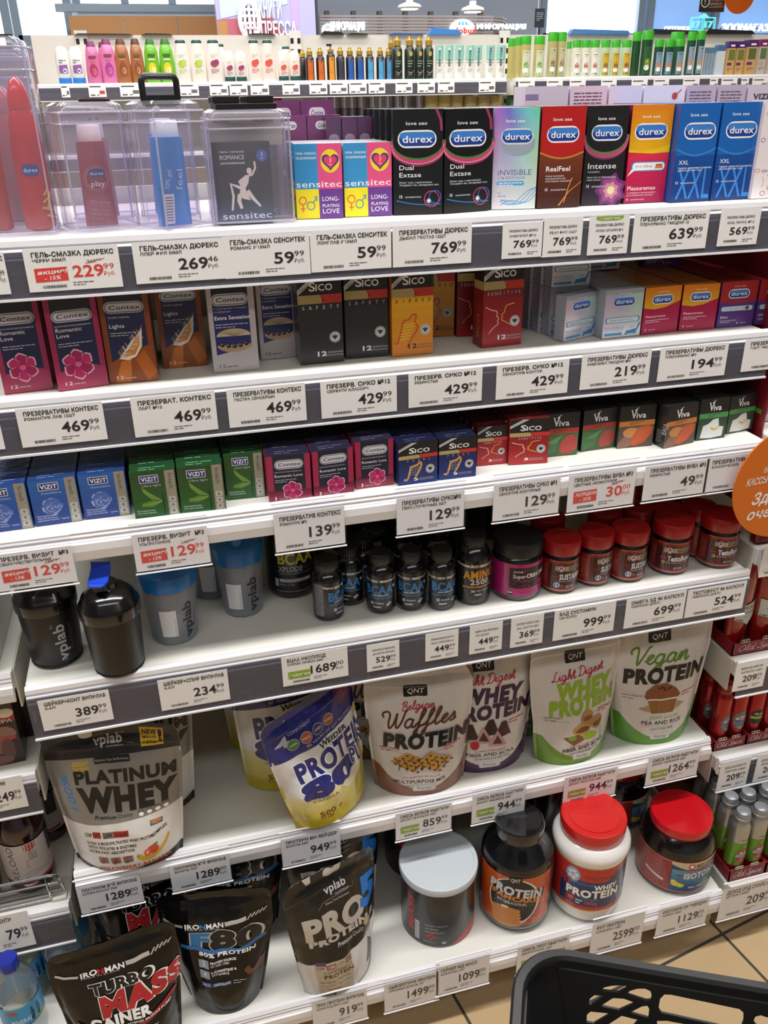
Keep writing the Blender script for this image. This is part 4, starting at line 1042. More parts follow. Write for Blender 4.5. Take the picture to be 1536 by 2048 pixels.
# second shelf
z = ZS(2)
RT = 'rows of tall cartons on the second shelf'
c2 = carton('tall_carton', 'tall navy carton with pink flower standing whole on the second shelf', BX, (117, 783), (219, 769), 592, z, .034, '#8a2648', a_romantic)
hh = c2['h']
c1 = carton('tall_carton', 'tall navy carton with pink flower cut by the photo edge', BX, (9, 789), (108, 777), 0, z, .034, '#8a2648', a_romantic, height=hh)
c3 = carton('tall_carton', 'tall brown carton with orange feather standing forward', BX, (220, 767), (318, 760), 0, z, .034, '#6a3418', a_lights, height=hh)
c4 = carton('tall_carton', 'tall brown carton with orange feather set back from its twin', BX, (327, 737), (416, 729), 0, z, .034, '#6a3418', a_lights, height=hh)
c5 = carton('tall_carton', 'tall white and blue carton with open seashell standing forward', BX, (428, 746), (520, 738), 0, z, .034, '#cfc9cb', a_extra, height=hh)
c6 = carton('tall_carton', 'tall white and blue carton with open seashell set back', BX, (522, 720), (601, 712), 0, z, .034, '#cfc9cb', a_extra, height=hh)
c7 = carton('tall_carton', 'tall plain black carton with red and cream band beside the seashell carton', BX, (602, 730), (689, 722), 0, z, .034, '#191a1c', a_sico(('#2b2d2e', '#232526'), 'SAFETY', '12'), height=hh)
c8 = carton('tall_carton', 'tall plain black carton with red and cream band beside the orange-yellow one', BX, (692, 718), (778, 711), 0, z, .034, '#191a1c', a_sico(('#2b2d2e', '#232526'), 'SAFETY', '12'), height=hh)
arib = a_sico(('#d07a1e', '#e0a822'), 'RIBBED', '12', draw=d_ribbed, wordc=BK)
c9 = carton('tall_carton', 'tall orange-yellow carton with ribbed outline drawing standing forward', BX, (784, 714), (866, 706), 0, z, .034, '#c8741c', arib, height=hh)
c10 = carton('tall_carton', 'tall orange-yellow carton half hidden, set back', BX, (834, 674), (908, 671), 0, z, .034, '#c8741c', arib, height=hh)
asen = a_sico(('#a81f28', '#7a141c'), 'SENSITIVE', '12', draw=d_faces)
c11 = carton('tall_carton', 'tall dark red carton half hidden, set back', BX, (912, 673), (986, 669), 0, z, .034, '#8a1820', asen, height=hh)
def s_red(P, w, h): P.rect(0, 0, w, h, M('#8a1c22', .35)); P.rect(0, h*.7, w, h*.8, CREAM); P.rect(0, h*.8, w, h, BK); P.t('SICO', w*.65, h*.1, h*.07, M('#c9a05a', .4), rot=90, w=h*.3)
c12 = carton('tall_carton', 'tall bright red carton with face outlines, turned slightly to show its side', BX, (963, 696), (1042, 687), 0, z, .034, '#a01e24', asen, height=hh, side=s_red)
for o, n, s in ((c1, 4, 'tall pink-sided carton behind the cut-off flower carton'), (c2, 4, 'tall pink-sided carton behind the whole flower carton'), (c3, 4, 'tall brown carton behind the forward feather carton'),
                (c4, 3, 'tall brown carton behind the set-back feather carton'), (c6, 3, 'tall blue carton behind the set-back seashell carton'), (c7, 4, 'tall black carton behind the first plain black one'),
                (c8, 4, 'tall black carton behind the second plain black one'), (c10, 2, 'tall orange carton behind the set-back one'), (c11, 2, 'tall red carton behind the set-back one')):
    behind(o, n, s, RT)
RS = 'rows of small cartons on the second shelf'
i1 = carton('small_carton', 'small silver carton turned aside, alone at the front', BX, (1126, 684), (1189, 669), 587, z, .022, '#a4aab6', a_inv3, film=True)
i2 = carton('small_carton', 'small silver carton beside the orange and crimson ones', BX, (1203, 678), (1279, 670), 578, z, .022, '#a4aab6', a_inv3)
behind(i2, 10, 'small silver carton behind the one beside the crimson ones', RS)
g0 = on_z(1078, 672, z)
for k in range(5):
    for lv in (0, 1):
        o = i2.copy(); COL.objects.link(o)
        o.location = Vector((g0.x+.015-.007*k, .146+.0265*k, z+lv*(i2['h']+.0008)))
        o.rotation_euler.z = .06
        tag(o, 'small silver carton in the two-layer column, %s layer, %s from the front' % (('lower', 'upper')[lv], ('first', 'second', 'third', 'fourth', 'fifth')[k]), BX, RS)
p1 = carton('small_carton', 'small orange and crimson carton beside the silver one', BX, (1281, 670), (1353, 662), 573, z, .022, '#8f1440', a_pl3, topc='#c07a22')
p2 = carton('small_carton', 'small orange and crimson carton beside the red and purple one', BX, (1356, 662), (1428, 657), 568, z, .022, '#8f1440', a_pl3, topc='#c07a22')
e1 = carton('small_carton', 'small red and purple carton standing whole', BX, (1431, 656), (1504, 650), 562, z, .022, '#4a2c6a', a_el3, topc='#8a2424')
e2 = carton('small_carton', 'small red and purple carton cut by the photo edge', BX, (1507, 650), (1578, 644), 558, z, .022, '#4a2c6a', a_el3, topc='#8a2424')
behind(p1, 12, 'small orange-topped carton behind the one by the silver carton', RS) if False else None
for o, s in ((p1, 'small orange-topped carton behind the one by the silver carton'), (p2, 'small orange-topped carton behind the one by the red carton'), (e1, 'small red-topped carton behind the whole red one'), (e2, 'small red-topped carton behind the cut-off red one')):
    behind(o, 9, s, RS)
for x, lab, src in ((1.005, 'silver', i2), (1.125, 'purple', e1)):
    o = src.copy(); COL.objects.link(o); o.location = (x, src.location.y+.16, z+src['h']+.001)
    tag(o, 'small %s carton lying alone on top of the rows below the 639.99 tag' % lab, BX, RS)
# third shelf
z = ZS(3)
R3 = 'rows of small cartons on the third shelf'
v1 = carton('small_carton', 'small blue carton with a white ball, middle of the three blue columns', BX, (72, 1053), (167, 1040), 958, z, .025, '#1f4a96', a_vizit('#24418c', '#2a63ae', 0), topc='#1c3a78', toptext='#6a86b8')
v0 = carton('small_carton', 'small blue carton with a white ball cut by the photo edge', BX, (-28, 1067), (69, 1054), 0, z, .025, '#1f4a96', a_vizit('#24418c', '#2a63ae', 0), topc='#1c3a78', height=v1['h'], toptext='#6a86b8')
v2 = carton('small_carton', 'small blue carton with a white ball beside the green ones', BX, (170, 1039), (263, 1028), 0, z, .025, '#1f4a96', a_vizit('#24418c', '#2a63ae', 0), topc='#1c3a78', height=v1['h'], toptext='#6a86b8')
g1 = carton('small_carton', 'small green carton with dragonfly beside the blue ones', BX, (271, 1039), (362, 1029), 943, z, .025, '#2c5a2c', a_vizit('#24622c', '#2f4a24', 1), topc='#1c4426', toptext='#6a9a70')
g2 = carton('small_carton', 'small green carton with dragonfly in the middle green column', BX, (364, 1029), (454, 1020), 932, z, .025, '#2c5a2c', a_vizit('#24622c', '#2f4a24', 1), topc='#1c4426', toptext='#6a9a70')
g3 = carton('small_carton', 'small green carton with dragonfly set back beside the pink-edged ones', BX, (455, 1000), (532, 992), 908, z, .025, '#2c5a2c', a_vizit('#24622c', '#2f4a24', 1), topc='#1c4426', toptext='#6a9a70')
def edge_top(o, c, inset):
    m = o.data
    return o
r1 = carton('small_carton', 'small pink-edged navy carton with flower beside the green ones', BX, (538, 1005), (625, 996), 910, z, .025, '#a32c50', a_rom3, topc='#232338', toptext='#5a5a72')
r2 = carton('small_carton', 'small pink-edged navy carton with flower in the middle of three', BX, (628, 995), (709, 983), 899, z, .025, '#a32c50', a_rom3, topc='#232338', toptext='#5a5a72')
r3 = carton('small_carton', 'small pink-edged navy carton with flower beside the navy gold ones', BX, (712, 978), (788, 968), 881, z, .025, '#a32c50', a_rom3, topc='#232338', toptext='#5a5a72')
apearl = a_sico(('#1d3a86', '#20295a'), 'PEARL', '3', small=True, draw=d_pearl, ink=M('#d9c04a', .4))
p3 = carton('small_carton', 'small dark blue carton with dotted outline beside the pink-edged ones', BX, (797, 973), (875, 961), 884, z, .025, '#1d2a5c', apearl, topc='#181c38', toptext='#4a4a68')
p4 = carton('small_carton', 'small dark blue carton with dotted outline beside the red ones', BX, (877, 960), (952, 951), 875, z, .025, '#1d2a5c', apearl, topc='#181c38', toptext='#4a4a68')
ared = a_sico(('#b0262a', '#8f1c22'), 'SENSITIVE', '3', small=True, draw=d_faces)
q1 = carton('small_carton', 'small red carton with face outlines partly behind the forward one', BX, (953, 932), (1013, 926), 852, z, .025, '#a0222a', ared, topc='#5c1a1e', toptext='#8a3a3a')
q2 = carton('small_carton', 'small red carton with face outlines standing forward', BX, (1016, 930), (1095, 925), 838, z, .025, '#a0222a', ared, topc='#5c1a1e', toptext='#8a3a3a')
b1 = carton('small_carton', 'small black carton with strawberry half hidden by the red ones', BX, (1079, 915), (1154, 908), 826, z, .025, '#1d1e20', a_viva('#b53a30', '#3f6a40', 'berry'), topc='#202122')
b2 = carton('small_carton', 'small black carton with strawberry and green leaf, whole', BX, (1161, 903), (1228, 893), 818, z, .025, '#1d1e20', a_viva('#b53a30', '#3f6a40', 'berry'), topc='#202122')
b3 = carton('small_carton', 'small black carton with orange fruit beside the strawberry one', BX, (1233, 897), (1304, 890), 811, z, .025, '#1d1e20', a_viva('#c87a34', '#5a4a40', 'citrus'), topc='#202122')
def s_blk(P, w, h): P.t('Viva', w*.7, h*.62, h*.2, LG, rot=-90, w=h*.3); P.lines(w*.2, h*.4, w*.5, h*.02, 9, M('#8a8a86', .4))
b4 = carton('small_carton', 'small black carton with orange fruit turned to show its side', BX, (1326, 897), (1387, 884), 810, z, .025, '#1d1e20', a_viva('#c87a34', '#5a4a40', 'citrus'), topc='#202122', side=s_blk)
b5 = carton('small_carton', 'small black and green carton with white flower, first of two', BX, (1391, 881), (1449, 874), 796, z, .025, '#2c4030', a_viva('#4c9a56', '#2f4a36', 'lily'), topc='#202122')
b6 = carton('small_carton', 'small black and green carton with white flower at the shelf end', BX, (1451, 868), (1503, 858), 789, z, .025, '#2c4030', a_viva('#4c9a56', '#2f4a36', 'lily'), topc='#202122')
for o, n, s in ((v0, 8, 'small blue carton in the cut-off blue column'), (v1, 8, 'small blue carton in the middle blue column'), (v2, 8, 'small blue carton in the blue column by the green ones'),
                (g1, 8, 'small green carton in the first green column'), (g2, 8, 'small green carton in the middle green column'), (g3, 7, 'small green carton in the set-back green column'),
                (r1, 8, 'small pink-edged carton in its first column'), (r2, 8, 'small pink-edged carton in its middle column'), (r3, 8, 'small pink-edged carton in its last column'),
                (p3, 8, 'small dark blue carton in its first column'), (p4, 8, 'small dark blue carton in its second column'), (q1, 7, 'small red carton in the set-back red column'), (q2, 7, 'small red carton behind the forward red one'),
                (b1, 6, 'small black-topped carton behind the half-hidden strawberry one'), (b2, 6, 'small black-topped carton behind the whole strawberry one'), (b3, 6, 'small black-topped carton behind the straight orange-fruit one'),
                (b4, 6, 'small black-topped carton behind the turned orange-fruit one'), (b5, 6, 'small black-topped carton behind the first white-flower one'), (b6, 6, 'small black-topped carton behind the last white-flower one')):
    behind(o, n, s, R3, dx=.0 if o is not q2 else .0015)
# ------------------------------------------------------------------ purple stack, clear security boxes and tubes on the top shelf
ACR = clear('acrylic', '#eeebf4', .10, 1.6, .10)
ACR2 = clear('acrylic_rim', '#f1eff6', .26, 1.5, .09)
def secure_box(x0, x1, y0, y1, h, label, hook=None, strap=None, ex=.004, yaw=0.):
    z = ZS(1)
    w, d = (x1-x0)/2, (y1-y0)/2
    t = thing('security_box', label, 'clear box', ((x0+x1)/2, (y0+y1)/2, z), yaw, 'clear security boxes')
    m = MB()
    r = .012
    p0, p1 = rrect(-w, -d, w, d, r), rrect(-w+.004, -d+.004, w-.004, d-.004, r)
    zs = (.001, .004, h*.5, h-.016, h-.004, h)
    ins = (.004, 0, -.001, 0, .004, .012)
    m.loft([[(x*(1-i/w), y*(1-i/d), q) for x, y in p0] for q, i in zip(zs, ins)], ACR, caps=True)
    m.build('clear_shell', t)
    e = MB()
    for q, i in ((.004, -.0008), (h*.84, -.0012), (h-.012, -.0008)):
        e.tube([(x*(1-i/w), y*(1-i/d), q) for x, y in p0], .0012, ACR2, 6, closed=True)
    for sx in (-1, 1):
        e.tube([(sx*(w-.003), -d+.003, .006), (sx*(w-.003), -d+.003, h-.012)], .0014, ACR2, 6)
        e.tube([(sx*(w+.0006), 0, .006), (sx*(w+.0006), 0, h-.014)], .0010, ACR2, 6)
    e.build('moulded_rim', t)
    if hook == 'loop':
        b = MB()
        a = [(math.cos(k*math.pi/8), math.sin(k*math.pi/8)) for k in range(17)]
        b.tube([(x, 0, q) for x, q in rrect(-.026, h-.004, .026, h+.028, .007)], .0042, M('#16161a', .35), 8, closed=True)
        b.box(-.026, .026, -.004, .004, h-.006, h+.006, M('#16161a', .35))
        b.build('hanging_loop', t)
    elif hook:
        b = MB().rbox(-w*.72, w*.72, -d*.5, d*.5, h-.001, h+.007, M('#1a1719', .35), .002)
        for k in (-.45, .35): b.rbox(w*k-.018, w*k+.018, -d*.3, d*.4, h+.007, h+.016, M('#141416', .4), .002)
        b.build('locking_bar', t)
    else:
        b = MB().rbox(-w*.1, w*.72, -.004, .004, h, h+.004, M('#2a1d1c', .35), .0015)
        b.build('locking_bar', t)
    return t
def px_x(px, y, z=None):
    return on_y(px, 430, y).x
secure_box(-.090, .030, .100, .200, .245, 'tall clear security box cut by the photo edge, holding red bottles')
secure_box(.040, .150, .112, .205, .232, 'tall clear security box holding the red bottle with yellow brush mark')
secure_box(.045, .140, .225, .310, .225, 'tall clear security box standing behind the one with the red bottle')
secure_box(.160, .250, .120, .205, .158, 'clear security box holding the dark pink tube', yaw=.30)
secure_box(.165, .250, .235, .310, .158, 'clear security box standing behind the one with the dark pink tube')
secure_box(.264, .346, .080, .160, .158, 'clear security box with black hanging loop, holding the blue tube', hook='loop', yaw=.55)
secure_box(.262, .345, .230, .310, .158, 'clear security box standing behind the one with the blue tube')
secure_box(.358, .472, .112, .156, .146, 'flat clear security box with the couple silhouette carton', hook='bar')
secure_box(.360, .474, .166, .210, .146, 'flat clear security box just behind the one with the silhouette carton', hook='bar')
secure_box(.362, .476, .220, .264, .146, 'flat clear security box farthest back behind the silhouette carton', hook='bar')
z = ZS(1)
def romance(x, y, label, g):
    w, h = .078, .104
    m = MB().box(0, w, 0, .022, 0, h, M('#182034', .35)); P = Print(); a_romance(P, w, h); P.emit(m, flat(0, 0, 0), base=.0002, step=.00002)
    return tag(m.build('square_carton', loc=(x, y, z+.002)), label, 'carton')
ro = romance(.364, .120, 'dark blue carton with white couple silhouette inside the front flat clear box', None)
for k, y in enumerate((.17, .224)):
    c = ro.copy(); COL.objects.link(c); c.location = (.382, y+.006, z+.002)
    c['label'] = ('dark blue carton dimly seen inside the second flat clear box', 'dark blue carton dimly seen inside the farthest flat clear box')[k]
# upside-down lettering on the flat box's rear insert
m = MB().box(0, .100, 0, .001, 0, .040, M('#b9b4ae', .4)); P = Print(); P.t('ЭЛЕКТРО', .028, .034, .0045, INK, w=.022, rot=180); P.t('КОСМЕТИКА', .088, .034, .0045, INK, w=.028, rot=180)
P.emit(m, flat(0, 0, 0)); tag(m.build('paper_insert', loc=(.365, .151, z+.100)), 'greyish paper insert with upside-down lettering in the flat clear box', 'insert')
def bottle_play(x, y, h, r, body, cap, label, art=None, rz=0., name='lubricant_bottle'):
    t = thing(name, label, 'bottle', (x, y, z+.002), rz)
    m = MB().lathe([(r*.55, 0), (r*.92, .003), (r, h*.06), (r, h*.55), (r*.82, h*.74), (r*.62, h*.80)], M(body, .25, coat=.5), sx=1.15, sy=.75)
    P = Print()
    if art:
        art(P)
        P.emit(m, lambda u, v, q: (1.15*(r+q)*math.sin(u/r), -.75*(r+q)*math.cos(u/r)-.0004, v), .005, base=.0005)
    m.build('body', t)
    MB().lathe([(r*.66, h*.795), (r*.70, h*.81), (r*.60, h*.90), (r*.40, h*.97), (.002, h)], M(cap, .2, coat=.6), sx=1.15, sy=.75).build('cap', t)
    return t
def art_play(P):
    c = M('#e8a81e', .4)
    for a, b in (((.004, .045), (.012, .056)), ((.002, .036), (.016, .048)), ((.006, .026), (.012, .05)), ((.0, .03), (.014, .026)), ((.004, .02), (.018, .016)), ((.01, .05), (.017, .036))): P.line([a, b], .0032, c, w1=.001)
    P.rr(-.016, .070, .004, .084, .006, DBLUE); P.t('durex', -.014, .0745, .005, W_, w=.016)
bottle_play(.128, .150, .186, .0185, '#c0182a', '#d01f2c', 'red bottle with yellow brush mark in the tall clear box', art_play, .5)
bottle_play(.078, .165, .18, .0125, '#b8202e', '#c0242e', 'red bottle seen side-on beside the one with the yellow mark')
bottle_play(-.03, .150, .185, .022, '#b02030', '#c0242e', 'red bottle at the photo edge inside the cut-off clear box')
bottle_play(.09, .265, .18, .024, '#b83040', '#c84450', 'red bottle farther back inside the second tall clear box')
def tube(x, y, h, w, col, capc, label, art=None, rz=0., inv=False, tilt=0.):
    """A squeeze tube standing on its cap: round at the cap, pinched flat at the crimp."""
    t = thing('squeeze_tube', label, 'tube', (x, y, z+.003), rz)
    m = MB()
    rings = []
    for k in range(15):
        f = k/14
        q = f*h
        a = w*(.5 if not inv else .42)*(1+.16*(f if not inv else 1-f))
        b = w*.40*(1-f)**.8+.0012 if not inv else w*.40*f**.8+.0012
        rings.append([(a*math.cos(j*math.pi/14), b*math.sin(j*math.pi/14), q) for j in range(28)])
    m.loft(rings, M(col, .25, coat=.4), caps=True)
    P = Print()
    if art:
        art(P)
        S = lambda u, v, q: (u, -((w*.40*((1-v/h) if not inv else v/h)**.8+.0012)*math.sqrt(max(0, 1-(u/(w*.56))**2))+q), v)
        P.emit(m, S, .005, base=.0012)
    m.build('tube_body', t)
    zc = 0
    if inv: MB().lathe([(w*.34, h), (w*.35, h+.004), (w*.33, h+.018), (w*.30, h+.02)], M(capc, .3)).build('cap', t)
    return t
def art_cherry(P):
    P.ring(0, .062, .014, .002, M('#c86a78', .3)); P.ring(0, .062, .0165, .0012, M('#c86a78', .3)); P.rr(-.010, .064, .012, .074, .005, DBLUE); P.t('durex', -.008, .0665, .004, W_, w=.018); P.t('play', -.008, .052, .007, W_, w=.018)
    P.t('very cherry', -.013, .032, .0045, M('#d9a6b0', .4), w=.026, rot=-8)
    for k in range(3): P.t(('very close', 'мягкий гель', 'Вишня 50 мл')[k], -.013, .022-.006*k, .003, M('#d9a6b0', .4), w=.024, rot=-8)
tube(.207, .158, .108, .044, '#a8455a', '#e8d8da', 'dark pink squeeze tube in the clear box, standing crimp down', art_cherry, .15, inv=True)
tube(.208, .272, .108, .042, '#a8455a', '#e8d8da', 'dark pink squeeze tube dimly seen in the rear clear box', None, 0, inv=True)
def art_feel(P):
    P.rect(-.016, .003, -.002, .042, M('#e3e3ee', .4))
    for k in range(9): P.rect(-.014, .007+.0037*k, -.004, .0085+.0037*k, M('#6a6a9a', .4))
    P.t('50% gel', -.008, .048, .006, M('#cfe2f6', .4), rot=80, w=.024); P.t('feel', .010, .046, .009, M('#bcd8f2', .4), rot=85, w=.026)
tube(.305, .118, .112, .050, '#2c8ade', '#e4eaf2', 'bright blue squeeze tube in the clear box with the black loop', art_feel, .35, inv=True)
tube(.304, .270, .112, .046, '#2c8ade', '#e4eaf2', 'blue squeeze tube dimly seen in the rear clear box', None, 0, inv=True)
# ------------------------------------------------------------------ jars, tubs and shakers
SB = M('#101113', .3, coat=.35)
def cyl(R, prof=None):
    return lambda u, v, q: ((R(v)+q)*math.sin(u/.04), -(R(v)+q)*math.cos(u/.04), v) if callable(R) else ((R+q)*math.sin(u/R), -(R+q)*math.cos(u/R), v)
def put(name, label, cat, i, cx, by, wpx, rz=0., group=None, xyr=None):
    """A round container standing on shelf i: its base's front point and width are read off the photo."""
    z = ZS(i)
    if xyr: x, y, r = xyr
    else:
        N = on_z(cx, by, z)
        r = wpx*depth_of(N)/F_PX/2
        d = Vector((N.x-CAM.x, N.y-CAM.y, 0)).normalized()
        x, y = N.x+d.x*r, N.y+d.y*r
    t = thing(name, label, cat, (x, y, z+.0004), rz-math.atan2(x-CAM.x, y-CAM.y)*0, group)
    return t, r
def vplab(P, x, y, h, w, rot=90, c=LG):
    P.t('vplab', x, y, h, c, w=w, rot=rot, b=.03)
def shaker_black(cx, by, wpx, label, spout, rz, pu=0.):
    t, r = put('protein_shaker', label, 'shaker', 4, cx, by, wpx, rz)
    m = MB().lathe([(r*.90, 0), (r*.98, .002), (r*1.0, .004), (r*.97, .006), (r*1.0, .009), (r*1.12, .098)], M('#131415', .38, noise_amt=.1, scale=30), n=56)
    Rv = lambda v: r*(1.0+.12*max(0, v-.009)/.089)
    P = Print()
    P.t('vplab', pu+.006, .014, .0155, M('#b4b6ba', .4), w=.062, rot=90, b=.02); P.t('nutrition', pu+.017, .030, .006, M('#6a6c70', .4), w=.045, rot=90); P.t('TM', pu-.008, .074, .004, M('#9a9ca0', .4), rot=90); P.line([(pu, .012), (pu+.004, .016)], .003, M('#2d78b4', .4))
    P.emit(m, lambda u, v, q: ((Rv(v)+q)*math.sin(u/r), -(Rv(v)+q)*math.cos(u/r), v), .005, base=.0004)
    m.build('cup', t)
    l = MB().lathe([(r*1.15, .097), (r*1.18, .098), (r*1.19, .114), (r*1.17, .117), (r*1.12, .119), (r*1.0, .130), (r*.78, .138), (r*.5, .142), (r*.44, .143), (r*.43, .150), (.001, .150)], M('#0c0d0e', .18, coat=.8), n=56)
    l.build('screw_lid', t)
    if spout:
        MB().lathe([(r*.30, .149), (r*.30, .158), (.001, .158)], M('#101113', .3), n=24, cx=-.002, cy=-r*.45).build('spout', t)
        b = MB(); bl = M('#1243c8', .3, coat=.4)
        rings = []
        for k, (yy, zz, hw) in enumerate(((-r*.88, .1585, .008), (-r*.80, .1600, .0125), (-r*.6, .1605, .0145), (-r*.25, .1655, .0145), (0, .172, .0145), (r*.05, .180, .0145))):
            rings.append([(-.002-hw, yy, zz), (-.002+hw, yy, zz), (-.002+hw, yy, zz+.003), (-.002-hw, yy, zz+.003)])
        b.loft(rings, bl, caps=True, smooth=False)
        b.build('flip_cap', t)
    else:
        MB().lathe([(r*.30, .149), (r*.30, .158), (.001, .158)], M('#101113', .3), n=24, cx=.0, cy=r*.45).build('spout', t)
    return t
shaker_black(122, 1337, 101, 'black shaker with pale letters up its side, at the shelf end', False, .42)
shaker_black(246, 1357, 100, 'black shaker with bright blue flip cap', True, -.25, -.054)
FROST = clear('frosted_plastic', '#c9cfd8', .34, .9, .25)
BLUL = M('#1f70bd', .35, coat=.3)
def shaker_clear(cx, by, wpx, label, word, rz):
    t, r = put('protein_shaker', label, 'shaker', 4, cx, by, wpx, rz)
    m = MB().lathe([(r*.80, 0), (r*.97, .002), (r, .006), (r*1.18, .105)], FROST, n=48)
    m.build('cup', t)
    Rv = lambda v: r*(1+.18*v/.105)
    P = Print()
    g = MB()
    P.t('vplab', .026, .012, .015, M('#22262a', .4), w=.062, rot=90, b=.02); P.t('nutrition', .035, .030, .005, M('#4a4e54', .4), w=.04, rot=90); P.line([(.019, .010), (.023, .014)], .003, M('#2d78b4', .4))
    P.emit(g, lambda u, v, q: ((Rv(v)+q)*math.sin(u/r), -(Rv(v)+q)*math.cos(u/r), v), .005, base=.0006)
    g.build('printed_mark', t)
    P = Print(); P.rect(-.022, .018, .002, .068, M('#e4e4e6', .5)); P.lines(-.002, .05, .003, .0012, 10, INK2, gap=3); g = MB()
    P.emit(g, lambda u, v, q: ((Rv(v)+q)*math.sin(u/r), -(Rv(v)+q)*math.cos(u/r), v), .005, base=.0006)
    g.build('paper_sticker', t)
    MB().lathe([(r*1.21, .100), (r*1.25, .101), (r*1.25, .125), (r*1.22, .128), (r*1.1, .131), (r*.9, .133), (r*.5, .1335), (.001, .134)], BLUL, n=48).build('screw_lid', t)
    MB().lathe([(r*.36, .133), (r*.34, .145), (.001, .147)], BLUL, n=24, cy=-r*.5).build('spout_cap', t)
    return t
shaker_clear(355, 1291, 93, 'clear grey shaker with blue lid under the hanging 129.99 tag', 'vplab', .1)
shaker_clear(490, 1236, 80, 'clear grey shaker with blue lid beside the black tub with yellow letters', 'vplab', -.15)
s3, _ = None, None
shaker_clear(428, 1200, 78, 'clear grey shaker mostly hidden between the two blue-lidded ones', '', .1)
def jar(name, label, i, spec, body, cap, prof, capprof, rz=0., art=None, lab=None, lz=None, group=None, capm=None, ridge=0., cat='jar', xyr=None, bodym=None, lv=(0, 1)):
    t, r = put(name, label, cat, i, *(spec or (0, 0, 0)), rz=rz, group=group, xyr=xyr)
    MB().lathe([(k*r, z) for k, z in prof], bodym or M(body, .18, coat=.6), n=56).build('body', t)
    MB().lathe([(k*r, z) for k, z in capprof], capm or M(cap, .35, coat=.2), n=64, ridge=ridge).build('lid', t)
    if art:
        g = MB()
        P = Print()
        art(P, r)
        P.emit(g, lambda u, v, q: ((r*1.004+q)*math.sin(u/r), -(r*1.004+q)*math.cos(u/r), lv[0]+v*lv[1]), .006, base=.0003, step=.00005)
        g.build('printed_label', t)
    return t, r
def band(P, r, z0, z1, c, a0=-180, a1=180): P.rect(math.radians(a0)*r, z0, math.radians(a1)*r, z1, M(c, .3, coat=.3))
def ironman(P, x, y, h, w, nc='#2f8fd6'):
    P.t('IRO', x, y, h, W_, w=w*.36, b=.03); P.t('N', x+w*.40, y, h, M(nc, .4), w=w*.13, b=.03); P.t('MAN', x+w*.57, y, h, W_, w=w*.43, b=.03)
    P.line([(x-w*.9, y+h*1.1), (x-w*.45, y+h*.6), (x-w*.06, y+h*.35)], h*.7, M('#c9ccce', .3, .5), w1=h*.9); P.line([(x+w*1.06, y+h*.35), (x+w*1.5, y+h*.45), (x+w*2, y+h*1.1)], h*.9, M('#c9ccce', .3, .5), w1=h*.6)
def L_bcaa(P, r):
    band(P, r, .008, .074, '#121316')
    ironman(P, -.013, .062, .0045, .026)
    P.t('BCAA', -.024, .040, .0155, M('#2f86d2', .3), w=.046, b=.03, out=M('#0f2a50', .3)); P.t('+', .0235, .047, .009, W_, w=.006, b=.02)
    P.t('HIGH EFFECTIVE', -.014, .0355, .0026, W_, w=.028, b=.02); P.t('RECOVERY & ENDURANCE FORMULA', -.023, .030, .003, M('#3f96e0', .3), w=.046, b=.02)
    P.rect(-.016, .0185, -.011, .0245, LG); P.t('VITAMIN B6', -.009, .020, .003, W_, w=.016); P.rect(-.012, .0125, .002, .0155, LG)
    P.line([(.012, .017), (.020, .021)], .0045, M('#e8e4da', .4)); P.rect(.032, .01, .05, .07, M('#8f9196', .4)); P.lines(.033, .067, .015, .0012, 24, BK); P.rect(-.05, .01, -.033, .07, M('#7f8186', .4)); P.lines(-.049, .067, .015, .0012, 24, BK)
BOT = [(.9, 0), (1, .003), (1, .073), (.96, .080), (.72, .086), (.64, .088), (.64, .094)]
BOTC = [(.72, .0905), (.76, .092), (.76, .107), (.70, .109), (.001, .109)]
GB = 'black capsule bottles with blue letters'
b_, _ = jar('capsule_bottle', 'black capsule bottle turned to show its grey fact panel, alone in front', 4, (659, 1244, 61), '#111214', '#161719', BOT, BOTC, .8, L_bcaa, group=GB, ridge=.0008)
jar('capsule_bottle', 'black capsule bottle tucked behind the one showing its fact panel', 4, (702, 1213, 58), '#111214', '#161719', BOT, BOTC, -.45, L_bcaa, group=GB, ridge=.0008)
jar('capsule_bottle', 'black capsule bottle half hidden behind the third blue-lettered bottle', 4, (727, 1197, 58), '#111214', '#161719', BOT, BOTC, .3, L_bcaa, group=GB, ridge=.0008)
jar('capsule_bottle', 'black capsule bottle first of three in a front row with blue letters', 4, (763, 1229, 58), '#111214', '#161719', BOT, BOTC, -.35, L_bcaa, group=GB, ridge=.0008)
jar('capsule_bottle', 'black capsule bottle middle of three in a front row with blue letters', 4, (822, 1223, 57), '#111214', '#161719', BOT, BOTC, -.25, L_bcaa, group=GB, ridge=.0008)
jar('capsule_bottle', 'black capsule bottle beside the one with golden letters', 4, (881, 1222, 56), '#111214', '#161719', BOT, BOTC, .05, L_bcaa, group=GB, ridge=.0008)
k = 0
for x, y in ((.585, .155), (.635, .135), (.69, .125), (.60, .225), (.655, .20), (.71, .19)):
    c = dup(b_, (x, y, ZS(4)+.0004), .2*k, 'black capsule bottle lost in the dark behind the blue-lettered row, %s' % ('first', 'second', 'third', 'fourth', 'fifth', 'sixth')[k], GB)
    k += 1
def L_amino(P, r):
    band(P, r, .010, .082, '#131416'); ironman(P, -.016, .074, .005, .030, '#d9a02e')
    P.t('AMINO', -.028, .052, .0155, M('#d9972a', .3), w=.056, b=.035, out=M('#5a3a10', .3)); P.t('2500', -.016, .041, .0095, M('#c9ccd2', .3), w=.032, b=.03)
    P.rect(-.03, .0345, .03, .038, M('#c9922a', .3)); P.t('HYDROLYZED AMINO ACIDS', -.027, .0352, .002, BK, w=.052); P.rect(-.014, .025, -.008, .031, LG); P.t('WHEY + COLLAGEN', -.006, .027, .003, W_, w=.024); P.rect(-.008, .019, .004, .0225, LG)
